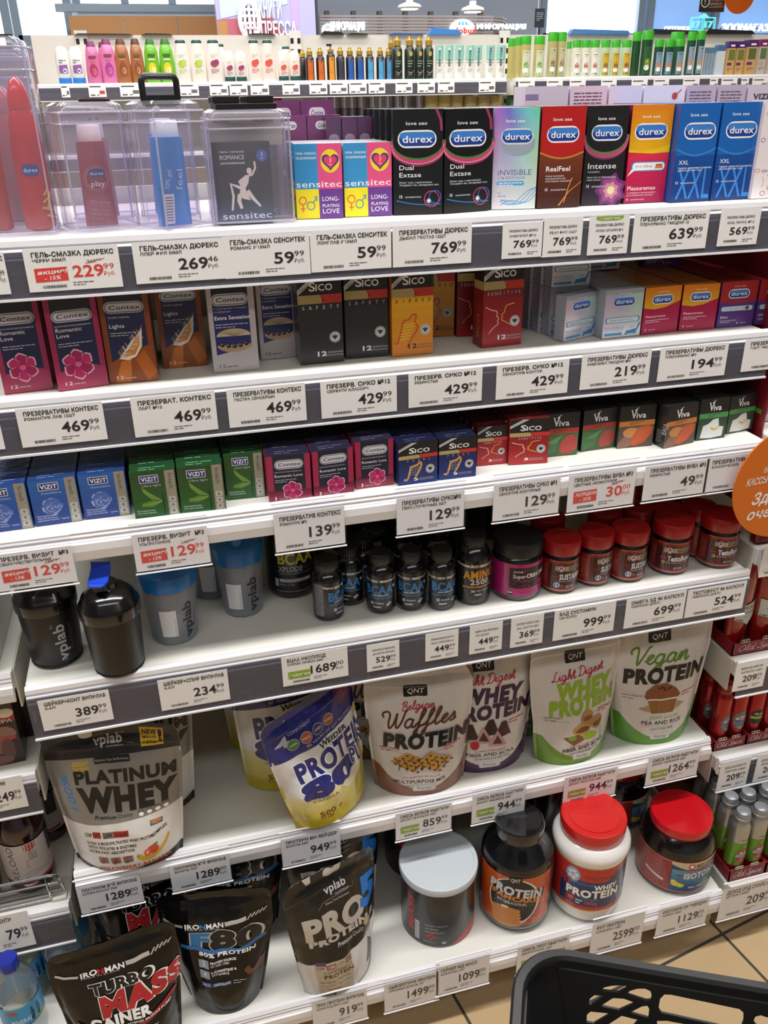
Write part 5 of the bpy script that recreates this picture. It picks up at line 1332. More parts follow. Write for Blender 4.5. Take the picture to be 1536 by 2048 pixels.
jar('capsule_bottle', 'black bottle with golden letters beside the magenta-labelled tub', 4, (943, 1211, 71), '#111214', '#161719', [(.9, 0), (1, .003), (1, .082), (.95, .092), (.74, .103), (.62, .106), (.62, .112)], [(.66, .108), (.70, .110), (.70, .122), (.66, .124), (.001, .124)], .05, L_amino, ridge=.0008)
def L_crea(P, r):
    band(P, r, .010, .073, '#b01e6e'); P.rr(-.026, .026, .050, .066, .003, M('#17181b', .3)); P.t('XXI POWER', -.019, .057, .0026, W_, w=.016, b=.02); P.t('Super', -.019, .046, .0075, W_, w=.022); P.t('CREATINE', .004, .046, .0075, W_, w=.040, b=.03)
    P.t('100% pure creatine', -.015, .039, .0045, M('#b01e6e', .4), w=.045); P.rr(.028, .029, .045, .036, .002, M('#b01e6e', .4)); P.rr(-.029, .012, -.019, .021, .001, M('#17181b', .3)); P.t('200', -.028, .016, .0035, W_, w=.008, b=.02); P.t('MADE IN RUSSIA', -.008, .016, .003, M('#5a0f38', .4), w=.034)
jar('powder_tub', 'black screw-top tub with magenta label', 4, (1029, 1203, 101), '#111214', '#141416', [(.93, 0), (1, .004), (1, .073), (.96, .078), (.90, .081), (.90, .086)], [(.97, .083), (.985, .085), (.985, .105), (.95, .108), (.001, .108)], -.1, L_crea, cat='tub', capm=M('#17181a', .45), ridge=.0006)
def L_olimp(P, r):
    band(P, r, .010, .115, '#131417'); P.t('OLIMP', -.012, .099, .006, W_, w=.026, b=.03)
    for k in range(10): P.line([(-.045, .112-.006*k), (-.02, .095-.006*k)], .0006, M('#4a4c50', .4))
    P.t('BCAA', -.034, .070, .021, M('#d8cf2a', .35), w=.060, b=.03); P.t('XPLODE', -.034, .055, .010, M('#b9bcc2', .3), w=.040, b=.03); P.t('POWDER', .010, .057, .006, M('#6a6c72', .3), w=.024)
    P.t('AMINO ACIDS + AROMATIC COMPLEX', -.033, .0495, .003, LG, w=.056); P.rect(-.034, .034, .022, .040, M('#c9ccd0', .4)); P.t('EXTRA SOLUBLE BCAA POWDER', -.026, .0357, .0026, BK, w=.036, b=.02); P.t('500 g / 1.1 lbs', -.034, .027, .0045, LG, w=.026); P.rr(-.043, .024, -.036, .040, .001, LG)
    P.rect(-.045, .0145, .045, .0158, LG)
jar('powder_tub', 'black tub with big yellow letters behind the hanging 139.99 tag', 4, (588, 1198, 100), '#121316', '#17181a', [(.93, 0), (1, .005), (1, .118), (.95, .124), (.95, .130)], [(1.0, .126), (1.01, .128), (1.01, .148), (.001, .150)], .12, L_olimp, cat='tub')
def L_champ(word, caps, n, seal):
    def f(P, r):
        band(P, r, .006, .064, '#8f1e1c'); band(P, r, .011, .059, '#15161a', -62, 70); P.rect(-.034, .0635, .04, .0655, M('#c0604a', .3)); band(P, r, .006, .0085, '#c47a64')
        P.rect(-.022, .046, .034, .055, M('#b3a284', .3, .4)); P.rect(.001, .0475, .034, .0535, M('#26221e', .4)); P.t("CHAMPIONS DIETS", .002, .049, .0035, M('#d9ccb4', .4), w=.03)
        P.ell(-.012, .0505, .0068, .0068, M('#d8d8dc', .3)); P.poly([(-.0165, .047), (-.012, .056), (-.0075, .047), (-.012, .050)], M('#c23a2a', .3)); P.ring(-.012, .0505, .006, .0012, M('#3a5a9a', .3))
        P.t(word, -.014, .029, .0105, M('#e4e4e8', .3), w=.043, b=.035, out=BK); P.rect(-.027, .033, -.017, .0365, M('#a02a2a', .3)); P.t(caps, -.016, .0245, .0026, LG, w=.042, b=.02); P.t(n, -.002, .0125, .004, LG, w=.015, b=.02)
        if seal: P.ell(-.018, .018, .0055, .0055, M('#b9c4d8', .3)); P.line([(-.013, .018), (-.006, .016)], .003, M('#b03a30', .3))
        else: P.ell(-.021, .026, .003, .003, M('#c9c83a', .3)); P.line([(.024, .022), (.030, .018)], .004, M('#8a2a2a', .3))
        P.lines(-.052, .054, .016, .0014, 15, M('#c47a6a', .4))
    return f
CH = [(.92, 0), (1, .003), (1, .064), (.97, .068), (.93, .070), (.93, .075)]
CHC = [(1.02, .0735), (1.05, .0755), (1.05, .0955), (1.0, .0985), (.8, .0988), (.78, .0978), (.001, .0978)]
REDL = M('#a5161a', .36, coat=.2)
GC = 'dark capsule jars with red lids'
j0, _ = jar('capsule_jar', 'red-lidded dark jar, first of the three standing together beside the magenta tub', 4, (1115, 1188, 73), '#120c0c', '', CH, CHC, -.02, L_champ('SUSTAMIN', 'Chondroitin · Glucosamine · Collagen', '120 CAPS', 1), capm=REDL, ridge=.0006, group=GC)
jar('capsule_jar', 'red-lidded dark jar, middle of the three standing together', 4, (1181, 1173, 70), '#120c0c', '', CH, CHC, .42, L_champ('SUSTAMIN', 'Chondroitin · Glucosamine · Collagen', '120 CAPS', 1), capm=REDL, ridge=.0006, group=GC)
jar('capsule_jar', 'red-lidded dark jar, last of the three standing together', 4, (1248, 1165, 72), '#120c0c', '', CH, CHC, .15, L_champ('SUSTAMIN', 'Chondroitin · Glucosamine · Collagen', '120 CAPS', 1), capm=REDL, ridge=.0006, group=GC)
t0, _ = jar('capsule_jar', 'red-lidded dark jar alone between the three and the shelf end', 4, (1332, 1150, 75), '#120c0c', '', CH, CHC, -.25, L_champ('TestoBoost', 'Eurycomanone · Zinc · L-carnitine', '90 CAPS', 0), capm=REDL, ridge=.0006, group=GC)
jar('capsule_jar', 'red-lidded dark jar at the very end of the fourth shelf', 4, (1426, 1137, 75), '#120c0c', '', CH, CHC, -.15, L_champ('TestoBoost', 'Eurycomanone · Zinc · L-carnitine', '90 CAPS', 0), capm=REDL, ridge=.0006, group=GC)
for k, (px, py, lab) in enumerate(((1102, 1036, 'behind the magenta tub'), (1217, 1026, 'behind the gap of the first two front ones'), (1285, 1018, 'behind the third front one'), (1349, 1021, 'behind the lone front one'), (1409, 1014, 'behind the end one'), (1310, 992, 'deepest, under the 49.99 tag'), (1370, 986, 'deepest, near the orange sign'))):
    p = on_z(px, py, ZS(4)+.098)
    dup(j0, (p.x, p.y+.012+(.03 if k > 4 else 0), ZS(4)+.0004), .3*k, 'red-lidded dark jar in the rear row, '+lab, GC).scale = (.92, .92, 1)
# big tubs of the bottom shelf
def L_mass(P, r):
    band(P, r, .004, .144, '#101113'); P.rect(-.062, .012, -.052, .062, M('#c9c9cc', .4)); P.lines(-.061, .055, .008, .003, 9, BK)
    P.t('MASS', -.066, .030, .014, M('#c0202c', .35), w=.085, rot=90, b=.04, sh=.25)
    for k, s in enumerate(('базовый энергетик', 'для набора', 'мышечной массы')): P.t(s, -.040, .058-.009*k, .004, LG, w=(.044, .026, .038)[k])
    for x, y in ((-.036, .029), (-.028, .034), (-.020, .029), (-.028, .023)): P.ell(x, y, .0042, .0038, M('#c0202c', .4)); P.ring(x, y, .002, .0007, BK)
    P.t('МАССА НЕТТО 1000г', -.042, .012, .0035, LG, w=.024); P.rr(-.006, .011, .002, .016, .001, LG)
    P.poly([(.012, .004), (.030, .014), (.060, .030), (.090, .044), (.10, .004)], M('#c4383c', .35)); P.rect(.075, .05, .10, .13, M('#6a4a2a', .35)); P.lines(.078, .125, .02, .002, 14, M('#c9b48a', .4))
FROSTL = M('#c3cbd2', .32, coat=.15)
jar('powder_tub', 'black tub with frosted pale lid', 6, (874, 1895, 150), '#111214', '', [(.99, 0), (1, .002), (1, .150), (.97, .153)], [(1.02, .143), (1.05, .145), (1.06, .156), (1.04, .160), (.99, .1612), (.93, .1604), (.92, .1592), (.001, .1592)], -.12, L_mass, cat='tub', capm=FROSTL)
def L_panc(P, r):
    band(P, r, .014, .118, '#c65422', -66, 66); band(P, r, .014, .118, '#5a2620', -92, -66); band(P, r, .014, .118, '#3a3a44', 66, 100)
    P.ell(.0, .066, .052, .050, M('#e4ddd0', .35)); P.ell(-.001, .067, .048, .047, M('#1a1817', .35))
    P.rr(-.012, .106, .014, .119, .003, M('#1a1817', .35)); P.t('QNT', -.008, .109, .0075, W_, w=.018)
    P.t('PROTEIN', -.050, .086, .0165, M('#d6d8dc', .3), w=.098, b=.05, rot=-8, out=BK); P.t('PANCAKE', -.044, .074, .0095, M('#d9822e', .3), w=.086, b=.05, rot=-7); P.t('SO DELICIOUS!', -.034, .063, .0055, W_, w=.058, rot=-5)
    for k in range(5): P.ell(-.016+.001*k, .046-.007*k, .030, .007, M('#d9a04a', .4)); P.ell(-.016+.001*k, .0475-.007*k, .029, .005, M('#c67e36', .4))
    P.rr(-.024, .050, -.010, .055, .002, M('#eadfae', .4)); P.t('NEUTRAL FLAVOUR', .030, .022, .004, BK, w=.040, rot=48, b=.02); P.lines(.040, .024, .022, .002, 3, M('#e8c8a8', .4)); P.rr(-.086, .030, -.078, .040, .001, LG)
PJ = [(.55, 0), (.85, .002), (.97, .010), (1, .020), (1, .160), (.985, .168), (.93, .177), (.80, .190), (.70, .200), (.64, .207), (.61, .212), (.61, .216)]
jar('powder_tub', 'big black jar with orange pancake label', 6, (1023, 1868, 144), '#0f0f11', '', PJ, [(.64, .213), (.67, .215), (.68, .233), (.66, .2375), (.60, .2382), (.57, .2365), (.001, .2365)], .0-.46, L_panc, lv=(.009, 1.25), cat='tub', capm=M('#141517', .12, coat=.8))
def L_whey(P, r):
    band(P, r, .028, .118, '#bb2a2c', -100, 100); P.poly([(-.062, .036), (-.062, .090), (.028, .090), (.040, .106), (.105, .110), (.105, .036)], M('#1c2f66', .3, coat=.3)); P.poly([(-.062, .090), (-.062, .116), (.060, .116), (.045, .100), (.030, .090)], M('#c4332f', .3))
    band(P, r, .0265, .029, '#c9a04a', -100, 100); band(P, r, .117, .119, '#c9a04a', -100, 100)
    P.ell(-.036, .098, .0155, .0155, M('#a9bcd0', .3)); P.ring(-.036, .098, .0145, .002, M('#6a8ab0', .3))
    for k in range(5): P.ell(-.036+.007*math.cos(k*1.257), .098+.007*math.sin(k*1.257), .004, .003, M('#e4ecf2', .3))
    P.t('FITNESS FORMULA', -.012, .0955, .006, M('#5a1a2a', .4), w=.062); P.t('advanced formula', -.040, .081, .0065, M('#3f8fd0', .4), w=.046); P.t('FIT', -.062, .073, .014, M('#c4332f', .4), w=.022, b=.04)
    P.t('WHEY', .008, .073, .0105, W_, w=.044, b=.05, out=BK); P.t('PROTEIN', -.046, .057, .0145, W_, w=.098, b=.05, out=BK); P.t('STRAWBERRY', -.014, .050, .004, M('#4fa08a', .4), w=.032)
    P.rr(-.046, .040, -.028, .055, .002, M('#8a2230', .4)); P.ell(-.036, .048, .006, .004, M('#d9584a', .4)); P.t('1800g', -.008, .041, .0075, M('#c4484a', .4), w=.024, b=.02); P.lines(-.026, .046, .014, .003, 2, W_)
    P.rect(.080, .045, .1, .10, M('#3a3f5a', .4)); P.rect(.080, .046, .094, .066, M('#d9d9dc', .4))
    for k in range(9): P.rect(.081+.0014*k, .048, .0817+.0014*k, .064, BK)
WJ = [(.62, 0), (.80, .002), (.90, .009), (.955, .018), (.97, .034), (1, .044), (1, .160), (1.03, .166), (1.06, .175), (1.05, .184), (.98, .193), (.86, .200), (.76, .204), (.76, .210)]
wt, wr = jar('powder_tub', 'big white jar with red flip lid and blue and red label', 6, (1160, 1851, 144), '#ecebea', '', WJ, [(.86, .200), (.88, .202), (.89, .228), (.87, .2325), (.82, .2335), (.001, .2335)], -.42, L_whey, lv=(.0105, 1.267), cat='tub', capm=M('#c9201f', .3, coat=.35), bodym=M('#eeeceb', .22, coat=.3, sub=.05))
f = MB().loft([[(x*wr, y*wr, z) for x, y in [(.66*math.cos(a), -.10-.60*math.sin(a)) for a in [math.pi*i/20 for i in range(21)]]] for z in (.2335, .2352, .2354)], M('#cf2524', .25, coat=.4), caps=True)
f.build('flip_flap', wt)
def L_iso(P, r):
    band(P, r, .012, .098, '#8f2420', -180, 180); band(P, r, .014, .096, '#1d3f5c', -22, 75); band(P, r, .094, .098, '#b9604a', -180, 180); band(P, r, .012, .0155, '#b9604a')
    P.grad(-.028, .018, .098, .075, '#1d4a78', '#5a9ab4', 6, rough=.3); P.poly([(-.030, .096), (.098, .096), (.098, .080), (.0, .078), (-.030, .088)], M('#cfc3a6', .3, .3)); P.rect(.020, .081, .098, .091, M('#2a241e', .4)); P.t('CHAMPIONS DIETS', .022, .0835, .006, M('#d9ccb0', .4), w=.058, b=.02)
    P.ell(.010, .086, .0075, .0075, M('#b9404a', .3)); P.ell(.010, .086, .004, .004, W_)
    P.t('ISOTONIC', -.002, .052, .0155, M('#d6dae0', .3), w=.076, b=.05, out=M('#22323e', .4)); P.line([(.0, .068), (.07, .078)], .004, M('#a85a6a', .4)); P.rect(-.018, .058, -.006, .062, M('#8a2a3a', .4))
    for x, y, s in ((-.018, .036, .009), (-.008, .033, .008), (-.022, .042, .006)): P.ell(x, y, s, s*.75, M('#d9c93a', .4)); P.ell(x-.001, y+.001, s*.5, s*.35, M('#e8e08a', .4))
    P.poly([(.03, .03), (.05, .045), (.075, .048), (.06, .036)], M('#7a8a3a', .4)); P.t('lemon · energy drink', .010, .025, .005, W_, w=.045, b=.02)
    P.lines(-.085, .088, .036, .0022, 18, M('#c4766a', .4)); P.poly([(-.085, .050), (-.042, .040), (-.042, .034), (-.085, .044)], M('#d9d4d0', .4))
IJ = [(.6, 0), (.88, .002), (.97, .008), (1, .014), (1, .098), (.985, .108), (.93, .120), (.84, .131), (.76, .137), (.76, .143)]
it, _ = jar('powder_tub', 'big black jar with plain glossy red lid and blue isotonic label', 6, (1333, 1788, 148), '#0f0c0d', '', IJ, [(.79, .138), (.81, .140), (.815, .158), (.795, .1615), (.001, .1615)], -.30, L_iso, cat='tub', capm=M('#c0101c', .22, coat=.5))
dup(it, (1.140, .160, ZS(6)+.0004), .4, 'big dark jar with red lid in the shade behind the white tub')
dup(it, (1.075, .335, ZS(6)+.0004), .9, 'big dark jar with red lid deep behind the white tub, hardly visible')
c = MB()
t, r = put('powder_tub', 'dark jar with translucent pale lid deep in shade behind the pancake jar', 'tub', 6, 0, 0, 0, xyr=(.925, .155, .07))
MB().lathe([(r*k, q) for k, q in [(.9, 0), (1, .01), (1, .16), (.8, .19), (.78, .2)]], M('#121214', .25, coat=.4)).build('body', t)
MB().lathe([(r*k, q) for k, q in [(.9, .195), (.93, .197), (.93, .215), (.9, .218), (.001, .218)]], M('#8a8f94', .4)).build('lid', t)
dup([o for o in COL.objects if o.name.startswith('powder_tub') and 'frosted' in o.get('label', '')][0], (.668, .158, ZS(6)+.0004), .2, 'black tub with frosted lid standing behind its twin under the 859.99 tag')

# dark tubs filling the shade behind the bottles and jars of the fourth shelf
dk = None
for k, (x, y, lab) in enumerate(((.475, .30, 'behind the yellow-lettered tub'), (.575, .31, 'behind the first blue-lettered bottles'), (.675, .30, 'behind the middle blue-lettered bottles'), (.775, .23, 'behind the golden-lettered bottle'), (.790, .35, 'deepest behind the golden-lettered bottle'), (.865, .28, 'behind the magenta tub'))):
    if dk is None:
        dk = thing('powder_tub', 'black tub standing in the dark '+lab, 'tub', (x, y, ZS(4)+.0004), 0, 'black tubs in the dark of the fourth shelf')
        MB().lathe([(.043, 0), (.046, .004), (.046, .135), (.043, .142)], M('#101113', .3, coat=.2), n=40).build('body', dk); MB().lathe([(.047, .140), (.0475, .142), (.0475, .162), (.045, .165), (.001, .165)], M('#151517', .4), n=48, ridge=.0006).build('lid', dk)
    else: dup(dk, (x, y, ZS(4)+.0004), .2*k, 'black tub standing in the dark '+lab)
# ------------------------------------------------------------------ stand-up pouches
def pouch(name, label, i, x, y, rz, W, Wb, H, D, body, art, back=None, lean=.05, seed=0, rough=.28, wr=.0022, roll=0., group=None, slump=0., top=None, fl=.045, zip_=.88, lift=0.):
    z0 = ZS(i)
    t = thing(name, label, 'pouch', (x, y, z0+.0008+lift), rz, group)
    t.rotation_euler.y = roll
    hw = lambda v: (Wb+(W-Wb)*min(1, (v/H)/.72)**.9)/2
    off = Vector((seed*7.3, seed*3.1, 0))
    def dep(v):
        f = v/H
        return D/2*math.cos(math.pi/2*min(1, f/.93))**.72*(1+.12*math.sin(min(1, f/.5)*math.pi))
    def front(s, v, q=0., sign=-1):
        f = v/H
        a = min(1., abs(s)/(1-fl))
        b = (1-a**2.3)**.75 if a < 1 else 0.
        n = noise.noise(Vector((s*2.6, v*16, sign))+off)*wr*(.35+b)+noise.noise(Vector((s*7, v*34, sign*2))+off)*wr*.45
        crease = slump*(noise.noise(Vector((s*2+v*9, v*13-s*3, 5.))+off))*max(0, 1-abs(f-.33)/.33)
        zr = .0014*math.exp(-((f-zip_)/.008)**2)+.0009*math.exp(-((f-zip_-.02)/.006)**2)
        wave = .004*math.sin(s*3.1+seed)*max(0, f-.8)/.2
        yy = sign*(dep(v)*b+(n+crease)*min(1, f*6)+zr)+wave
        if q: yy += sign*q
        zz = v+(.004*math.sin(s*2.2+seed*1.7))*f**3-(.012*max(0, abs(s)-.9)/.1*f**8)
        return (s*hw(v), yy+lean*v, zz)
    us = [-1+2*k/44 for k in range(45)]
    us[0], us[-1] = -1, 1
    vs = [H*k/52 for k in range(53)]
    bm = M(body, rough, coat=.12, spec=.3)
    m = MB()
    m.grid(lambda u, v: front(u, v), us, vs, bm)
    m.build('front_panel', t, sharp=60)
    bk = M(back or body, rough, coat=.2, spec=.35)
    m = MB()
    m.grid(lambda u, v: front(u, v, 0, 1), list(reversed(us)), vs, bk)
    edge = [front(u, 0) for u in us]+[front(u, 0, 0, 1) for u in reversed(us)]
    m.add([(a, b, .0015) for a, b, c in edge], [tuple(reversed(range(len(edge))))], bk)
    m.build('back_panel', t, sharp=60)
    P = Print(); art(P, W, H)
    g = MB()
    P.emit(g, lambda u, v, q: front(max(-1, min(1, 2*u/W)), max(0, min(H, v)), q), .0042, base=.0009, step=.00018)
    o = g.build('printed_artwork', t, sharp=60)
    return t
def zone(P, W, pts, mat): P.poly([(W*a, b) for a, b in pts], mat)
def curve(y0, y1, dip, n=14): return [(-.5+k/n, y0+(y1-y0)*k/n-dip*math.sin(math.pi*k/n)) for k in range(n+1)]
GREYP = M('#8f8e8c', .3, .25, coat=.15)
def A_plat(P, W, H):
    P.rect(-W/2, 0, W/2, H*.45, M('#e4e2e0', .3, coat=.15)); zone(P, W, curve(H*.36, H*.42, H*.015)+[(.5, H*.86), (-.5, H*.86)], GREYP)
    zone(P, W, curve(H*.81, H*.83, .0)+[(.5, H), (-.5, H)], M('#191a1b', .35, coat=.15)); P.rect(-W*.13, H*.775, W*.13, H*.82, M('#191a1b', .35))
    P.t('vplab', -W*.12, H*.89, H*.052, M('#d4d4d4', .3), w=W*.19, b=.03); P.t('nutrition', -W*.03, H*.868, H*.016, LG, w=W*.12); P.t('TM', W*.075, H*.94, H*.01, LG)
    P.t('Enhance Your Performance', 0, H*.79, H*.016, LG, 'c', w=W*.24)
    Y = M('#d9b21e', .35)
    P.poly([(W*.22, H*.855), (W*.385, H*.86), (W*.39, H*.975), (W*.215, H*.98)], Y); P.t('NEW', W*.235, H*.93, H*.032, BK, w=W*.10, b=.04); P.t('IMPROVED', W*.235, H*.905, H*.014, BK, w=W*.10, b=.03); P.t('FORMULA', W*.235, H*.872, H*.02, BK, w=W*.10, b=.04); P.t('!', W*.355, H*.885, H*.075, BK, w=W*.018, b=.05)
    P.t('GREAT', -W*.30, H*.765, H*.03, Y, w=W*.11, b=.05, sh=.15); P.t('TASTING', -W*.30, H*.73, H*.026, Y, w=W*.11, b=.05, sh=.15)
    B = M('#17181a', .35)
    P.t('PLATINUM', -W*.29, H*.648, H*.082, B, w=W*.69, b=.05); P.t('WHEY', -W*.28, H*.462, H*.150, B, w=W*.67, b=.065)
    P.t('100%', -W*.335, H*.70, H*.06, M('#2f86d2', .35), w=H*.22, b=.01, rot=-90, sh=.2) if False else P.t('100%', -W*.315, H*.455, H*.055, M('#2f86d2', .35), w=H*.25, b=.01, rot=97, sh=.2)
    P.t('Premium', -W*.19, H*.405, H*.026, B, w=W*.16, b=.03, sh=.15); P.t('Quality', -W*.01, H*.41, H*.026, B, w=W*.12, sh=.15)
    for k in range(4): P.rr(W*(.15+.065*k), H*(.40+.005*k), W*(.205+.065*k), H*(.445+.005*k), W*.01, M('#6a6662', .4)); P.ell(W*(.178+.065*k), H*(.412+.005*k), W*.021, H*.013, W_)
    P.t('LOW', -W*.31, H*.275, H*.03, B, w=W*.06, b=.04); R = M('#b8332f', .4)
    P.rect(-W*.24, H*.268, -W*.17, H*.315, R); P.t('FAT', -W*.235, H*.277, H*.028, B, w=W*.055, b=.03); P.rect(-W*.155, H*.268, -W*.065, H*.315, M('#7d7466', .4)); P.t('LOW', -W*.145, H*.277, H*.028, B, w=W*.065, b=.03); P.rect(-W*.065, H*.268, W*.06, H*.315, R); P.t('SUGAR', -W*.055, H*.277, H*.028, B, w=W*.105, b=.03)
    P.rect(W*.24, H*.31, W*.34, H*.35, M('#5f6a86', .4)); P.ell(W*.29, H*.335, W*.045, H*.015, M('#c98a4a', .4))
    P.t('ULTRA', -W*.31, H*.215, H*.022, B, w=W*.08, b=.03); P.t('&', -W*.215, H*.215, H*.022, M('#2f6fc0', .4), w=W*.02, b=.03)
    P.t('MICROFILTRATED WHEY PROTEIN', -W*.185, H*.217, H*.022, B, w=W*.43, b=.03, rot=2); P.t('COMPLEX', W*.25, H*.23, H*.022, B, w=W*.13, b=.03, rot=22)
    P.t('WITH ISOLATES & ENZYMES', -W*.31, H*.18, H*.022, B, w=W*.40, b=.03); P.t('ULTRA-FAST ABSORPTION', -W*.31, H*.145, H*.022, B, w=W*.38, b=.03)
    for k, x in enumerate((-.24, -.13, -.02)): P.rr(W*x, H*.06, W*(x+.09), H*.115, W*.008, M('#8a8278', .4)); (P.t('NO', W*(x+.045), H*.09, H*.022, R, 'c', w=W*.06, b=.05) if k == 2 else P.ell(W*(x+.045), H*.092, W*.024, H*.016, R)); P.lines(W*(x+.015), H*.07, W*.06, H*.008, 2, B)
    P.line([(W*x, H*y) for x, y in ((.12, .10), (.16, .075), (.24, .075), (.31, .11), (.36, .16), (.385, .21))], W*.055, M('#d9b52a', .4), w1=W*.02); P.line([(W*.105, H*.105), (W*.12, H*.1)], W*.03, M('#8a9a3a', .4))
    P.ell(W*.25, H*.135, W*.05, H*.036, M('#d9503a', .4)); P.ell(W*.20, H*.12, W*.03, H*.028, M('#e0604a', .4)); P.ell(W*.20, H*.12, W*.014, H*.014, M('#efc0a8', .4)); P.line([(W*.25, H*.168), (W*.29, H*.18)], W*.018, M('#5a8a3a', .4))
    zone(P, W, [(-.5, 0)]+[(.5, 0)]+[(.5, H*.12)]+list(reversed(curve(H*.045, H*.075, .016)[:])), M('#191a1b', .35)); P.t('STRAWBERRY-BANANA', W*.06, H*.012, H*.026, M('#c4502e', .4), 'c', w=W*.62, b=.035, rot=3)
pouch('protein_pouch', 'silver, white and black pouch with banana and strawberry picture', 5, .0960, .034, -.14, .222, .182, .266, .075, '#c9c7c5', A_plat, '#d6d5d4', lean=.06, seed=1)
pouch('protein_pouch', 'silver and black pouch hidden behind the banana and strawberry one', 5, .125, .145, -.10, .212, .178, .275, .075, '#c9c7c5', A_plat, '#d6d5d4', lean=.02, seed=2)
VIO = M('#232a7a', .25, coat=.2)
def A_weid(P, W, H):
    P.rect(-W/2, 0, W/2, H*.7, M('#dfdfe2', .25, coat=.2)); P.grad(-W/2, 0, W/2, H*.34, '#c9b42a', '#e0d9b0', 8, rough=.25, coat=.2); P.rect(-W/2, 0, W/2, H*.10, M('#c4b41e', .25, coat=.2))
    zone(P, W, curve(H*.67, H*.69, .0)+[(.5, H), (-.5, H)], VIO)
    P.t('4', -W*.42, H*.775, H*.075, LG, w=W*.13, b=.02, sh=.1); P.t('COMPONENT', -W*.27, H*.835, H*.022, LG, w=W*.24, rot=3)
    for k, (c, s) in enumerate((('#4f7f4a', 'CASEIN'), ('#b5604a', 'MILK'), ('#3a3f6a', 'WHEY'), ('#9a5a3a', 'EGG'))): P.ell(W*(-.26+.13*k), H*(.765+.004*k), W*.058, H*.042, LG); P.ell(W*(-.26+.13*k), H*(.765+.004*k), W*.053, H*.038, M(c, .3)); P.t(s, W*(-.26+.13*k), H*(.757+.004*k), H*.017, W_, 'c', w=W*.075)
    P.t('80 YEARS OF EXCELLENCE', -W*.16, H*.70, H*.02, LG, w=W*.58); R = M('#c03048', .35)
    P.t('LOW FAT', W*.28, H*.87, H*.03, R, w=W*.19, b=.03); P.t('LOW SUGAR', W*.28, H*.825, H*.03, R, w=W*.19, b=.02); P.line([(W*.28, H*.81), (W*.47, H*.81)], H*.006, R); P.line([(W*.28, H*.91), (W*.47, H*.91)], H*.006, R)
    P.t('W', -W*.05, H*.625, H*.05, BK, w=W*.10, b=.02); P.t('EIDER', W*.05, H*.625, H*.036, BK, w=W*.22, b=.03)
    P.t('PROTEIN', -W*.33, H*.455, H*.15, VIO, w=W*.82, b=.045, out=W_, ow=.035); P.t('80', -W*.33, H*.29, H*.145, VIO, w=W*.52, b=.075, out=W_, ow=.03); P.t('PLUS', W*.24, H*.345, H*.11, VIO, w=W*.25, b=.035, out=W_, ow=.035)
    P.poly([(W*.02, H*.27), (W*.08, H*.30), (W*.14, H*.29), (W*.2, H*.32), (W*.26, H*.33), (W*.28, H*.27), (W*.2, H*.24), (W*.08, H*.23)], M('#e4ddc0', .35))
    P.t('VANILLA', -W*.30, H*.245, H*.022, M('#5a5440', .4), w=W*.26, sh=.2); P.t('500 g', -W*.28, H*.105, H*.045, M('#8a4a1e', .4), w=W*.24, b=.03); P.t('1.1 LBS', -W*.28, H*.075, H*.022, M('#8a4a1e', .4), w=W*.13, b=.02)
pouch('protein_pouch', 'blue, white and yellow pouch standing askew at the shelf front', 5, .462, .046, .50, .200, .168, .250, .085, '#d9d2a0', A_weid, '#c9bb2e', lean=.07, seed=3, slump=.011, wr=.0035, rough=.2, roll=-.13, lift=.009)
pouch('protein_pouch', 'blue, white and yellow pouch partly hidden behind the askew one', 5, .398, .150, .12, .190, .165, .272, .080, '#d9d2a0', A_weid, '#c9bb2e', lean=.03, seed=4, wr=.003, rough=.2)
pouch('protein_pouch', 'yellow-edged pouch deepest behind the blue, white and yellow ones', 5, .380, .265, .05, .190, .165, .262, .08, '#c9bb2e', A_weid, '#c9bb2e', lean=.0, seed=5, wr=.003)
QB = M('#17181a', .3)
def script(P, s, x, y, h, w, c, rot=0): P.sc(s, x, y, h, c, w, rot, .115)
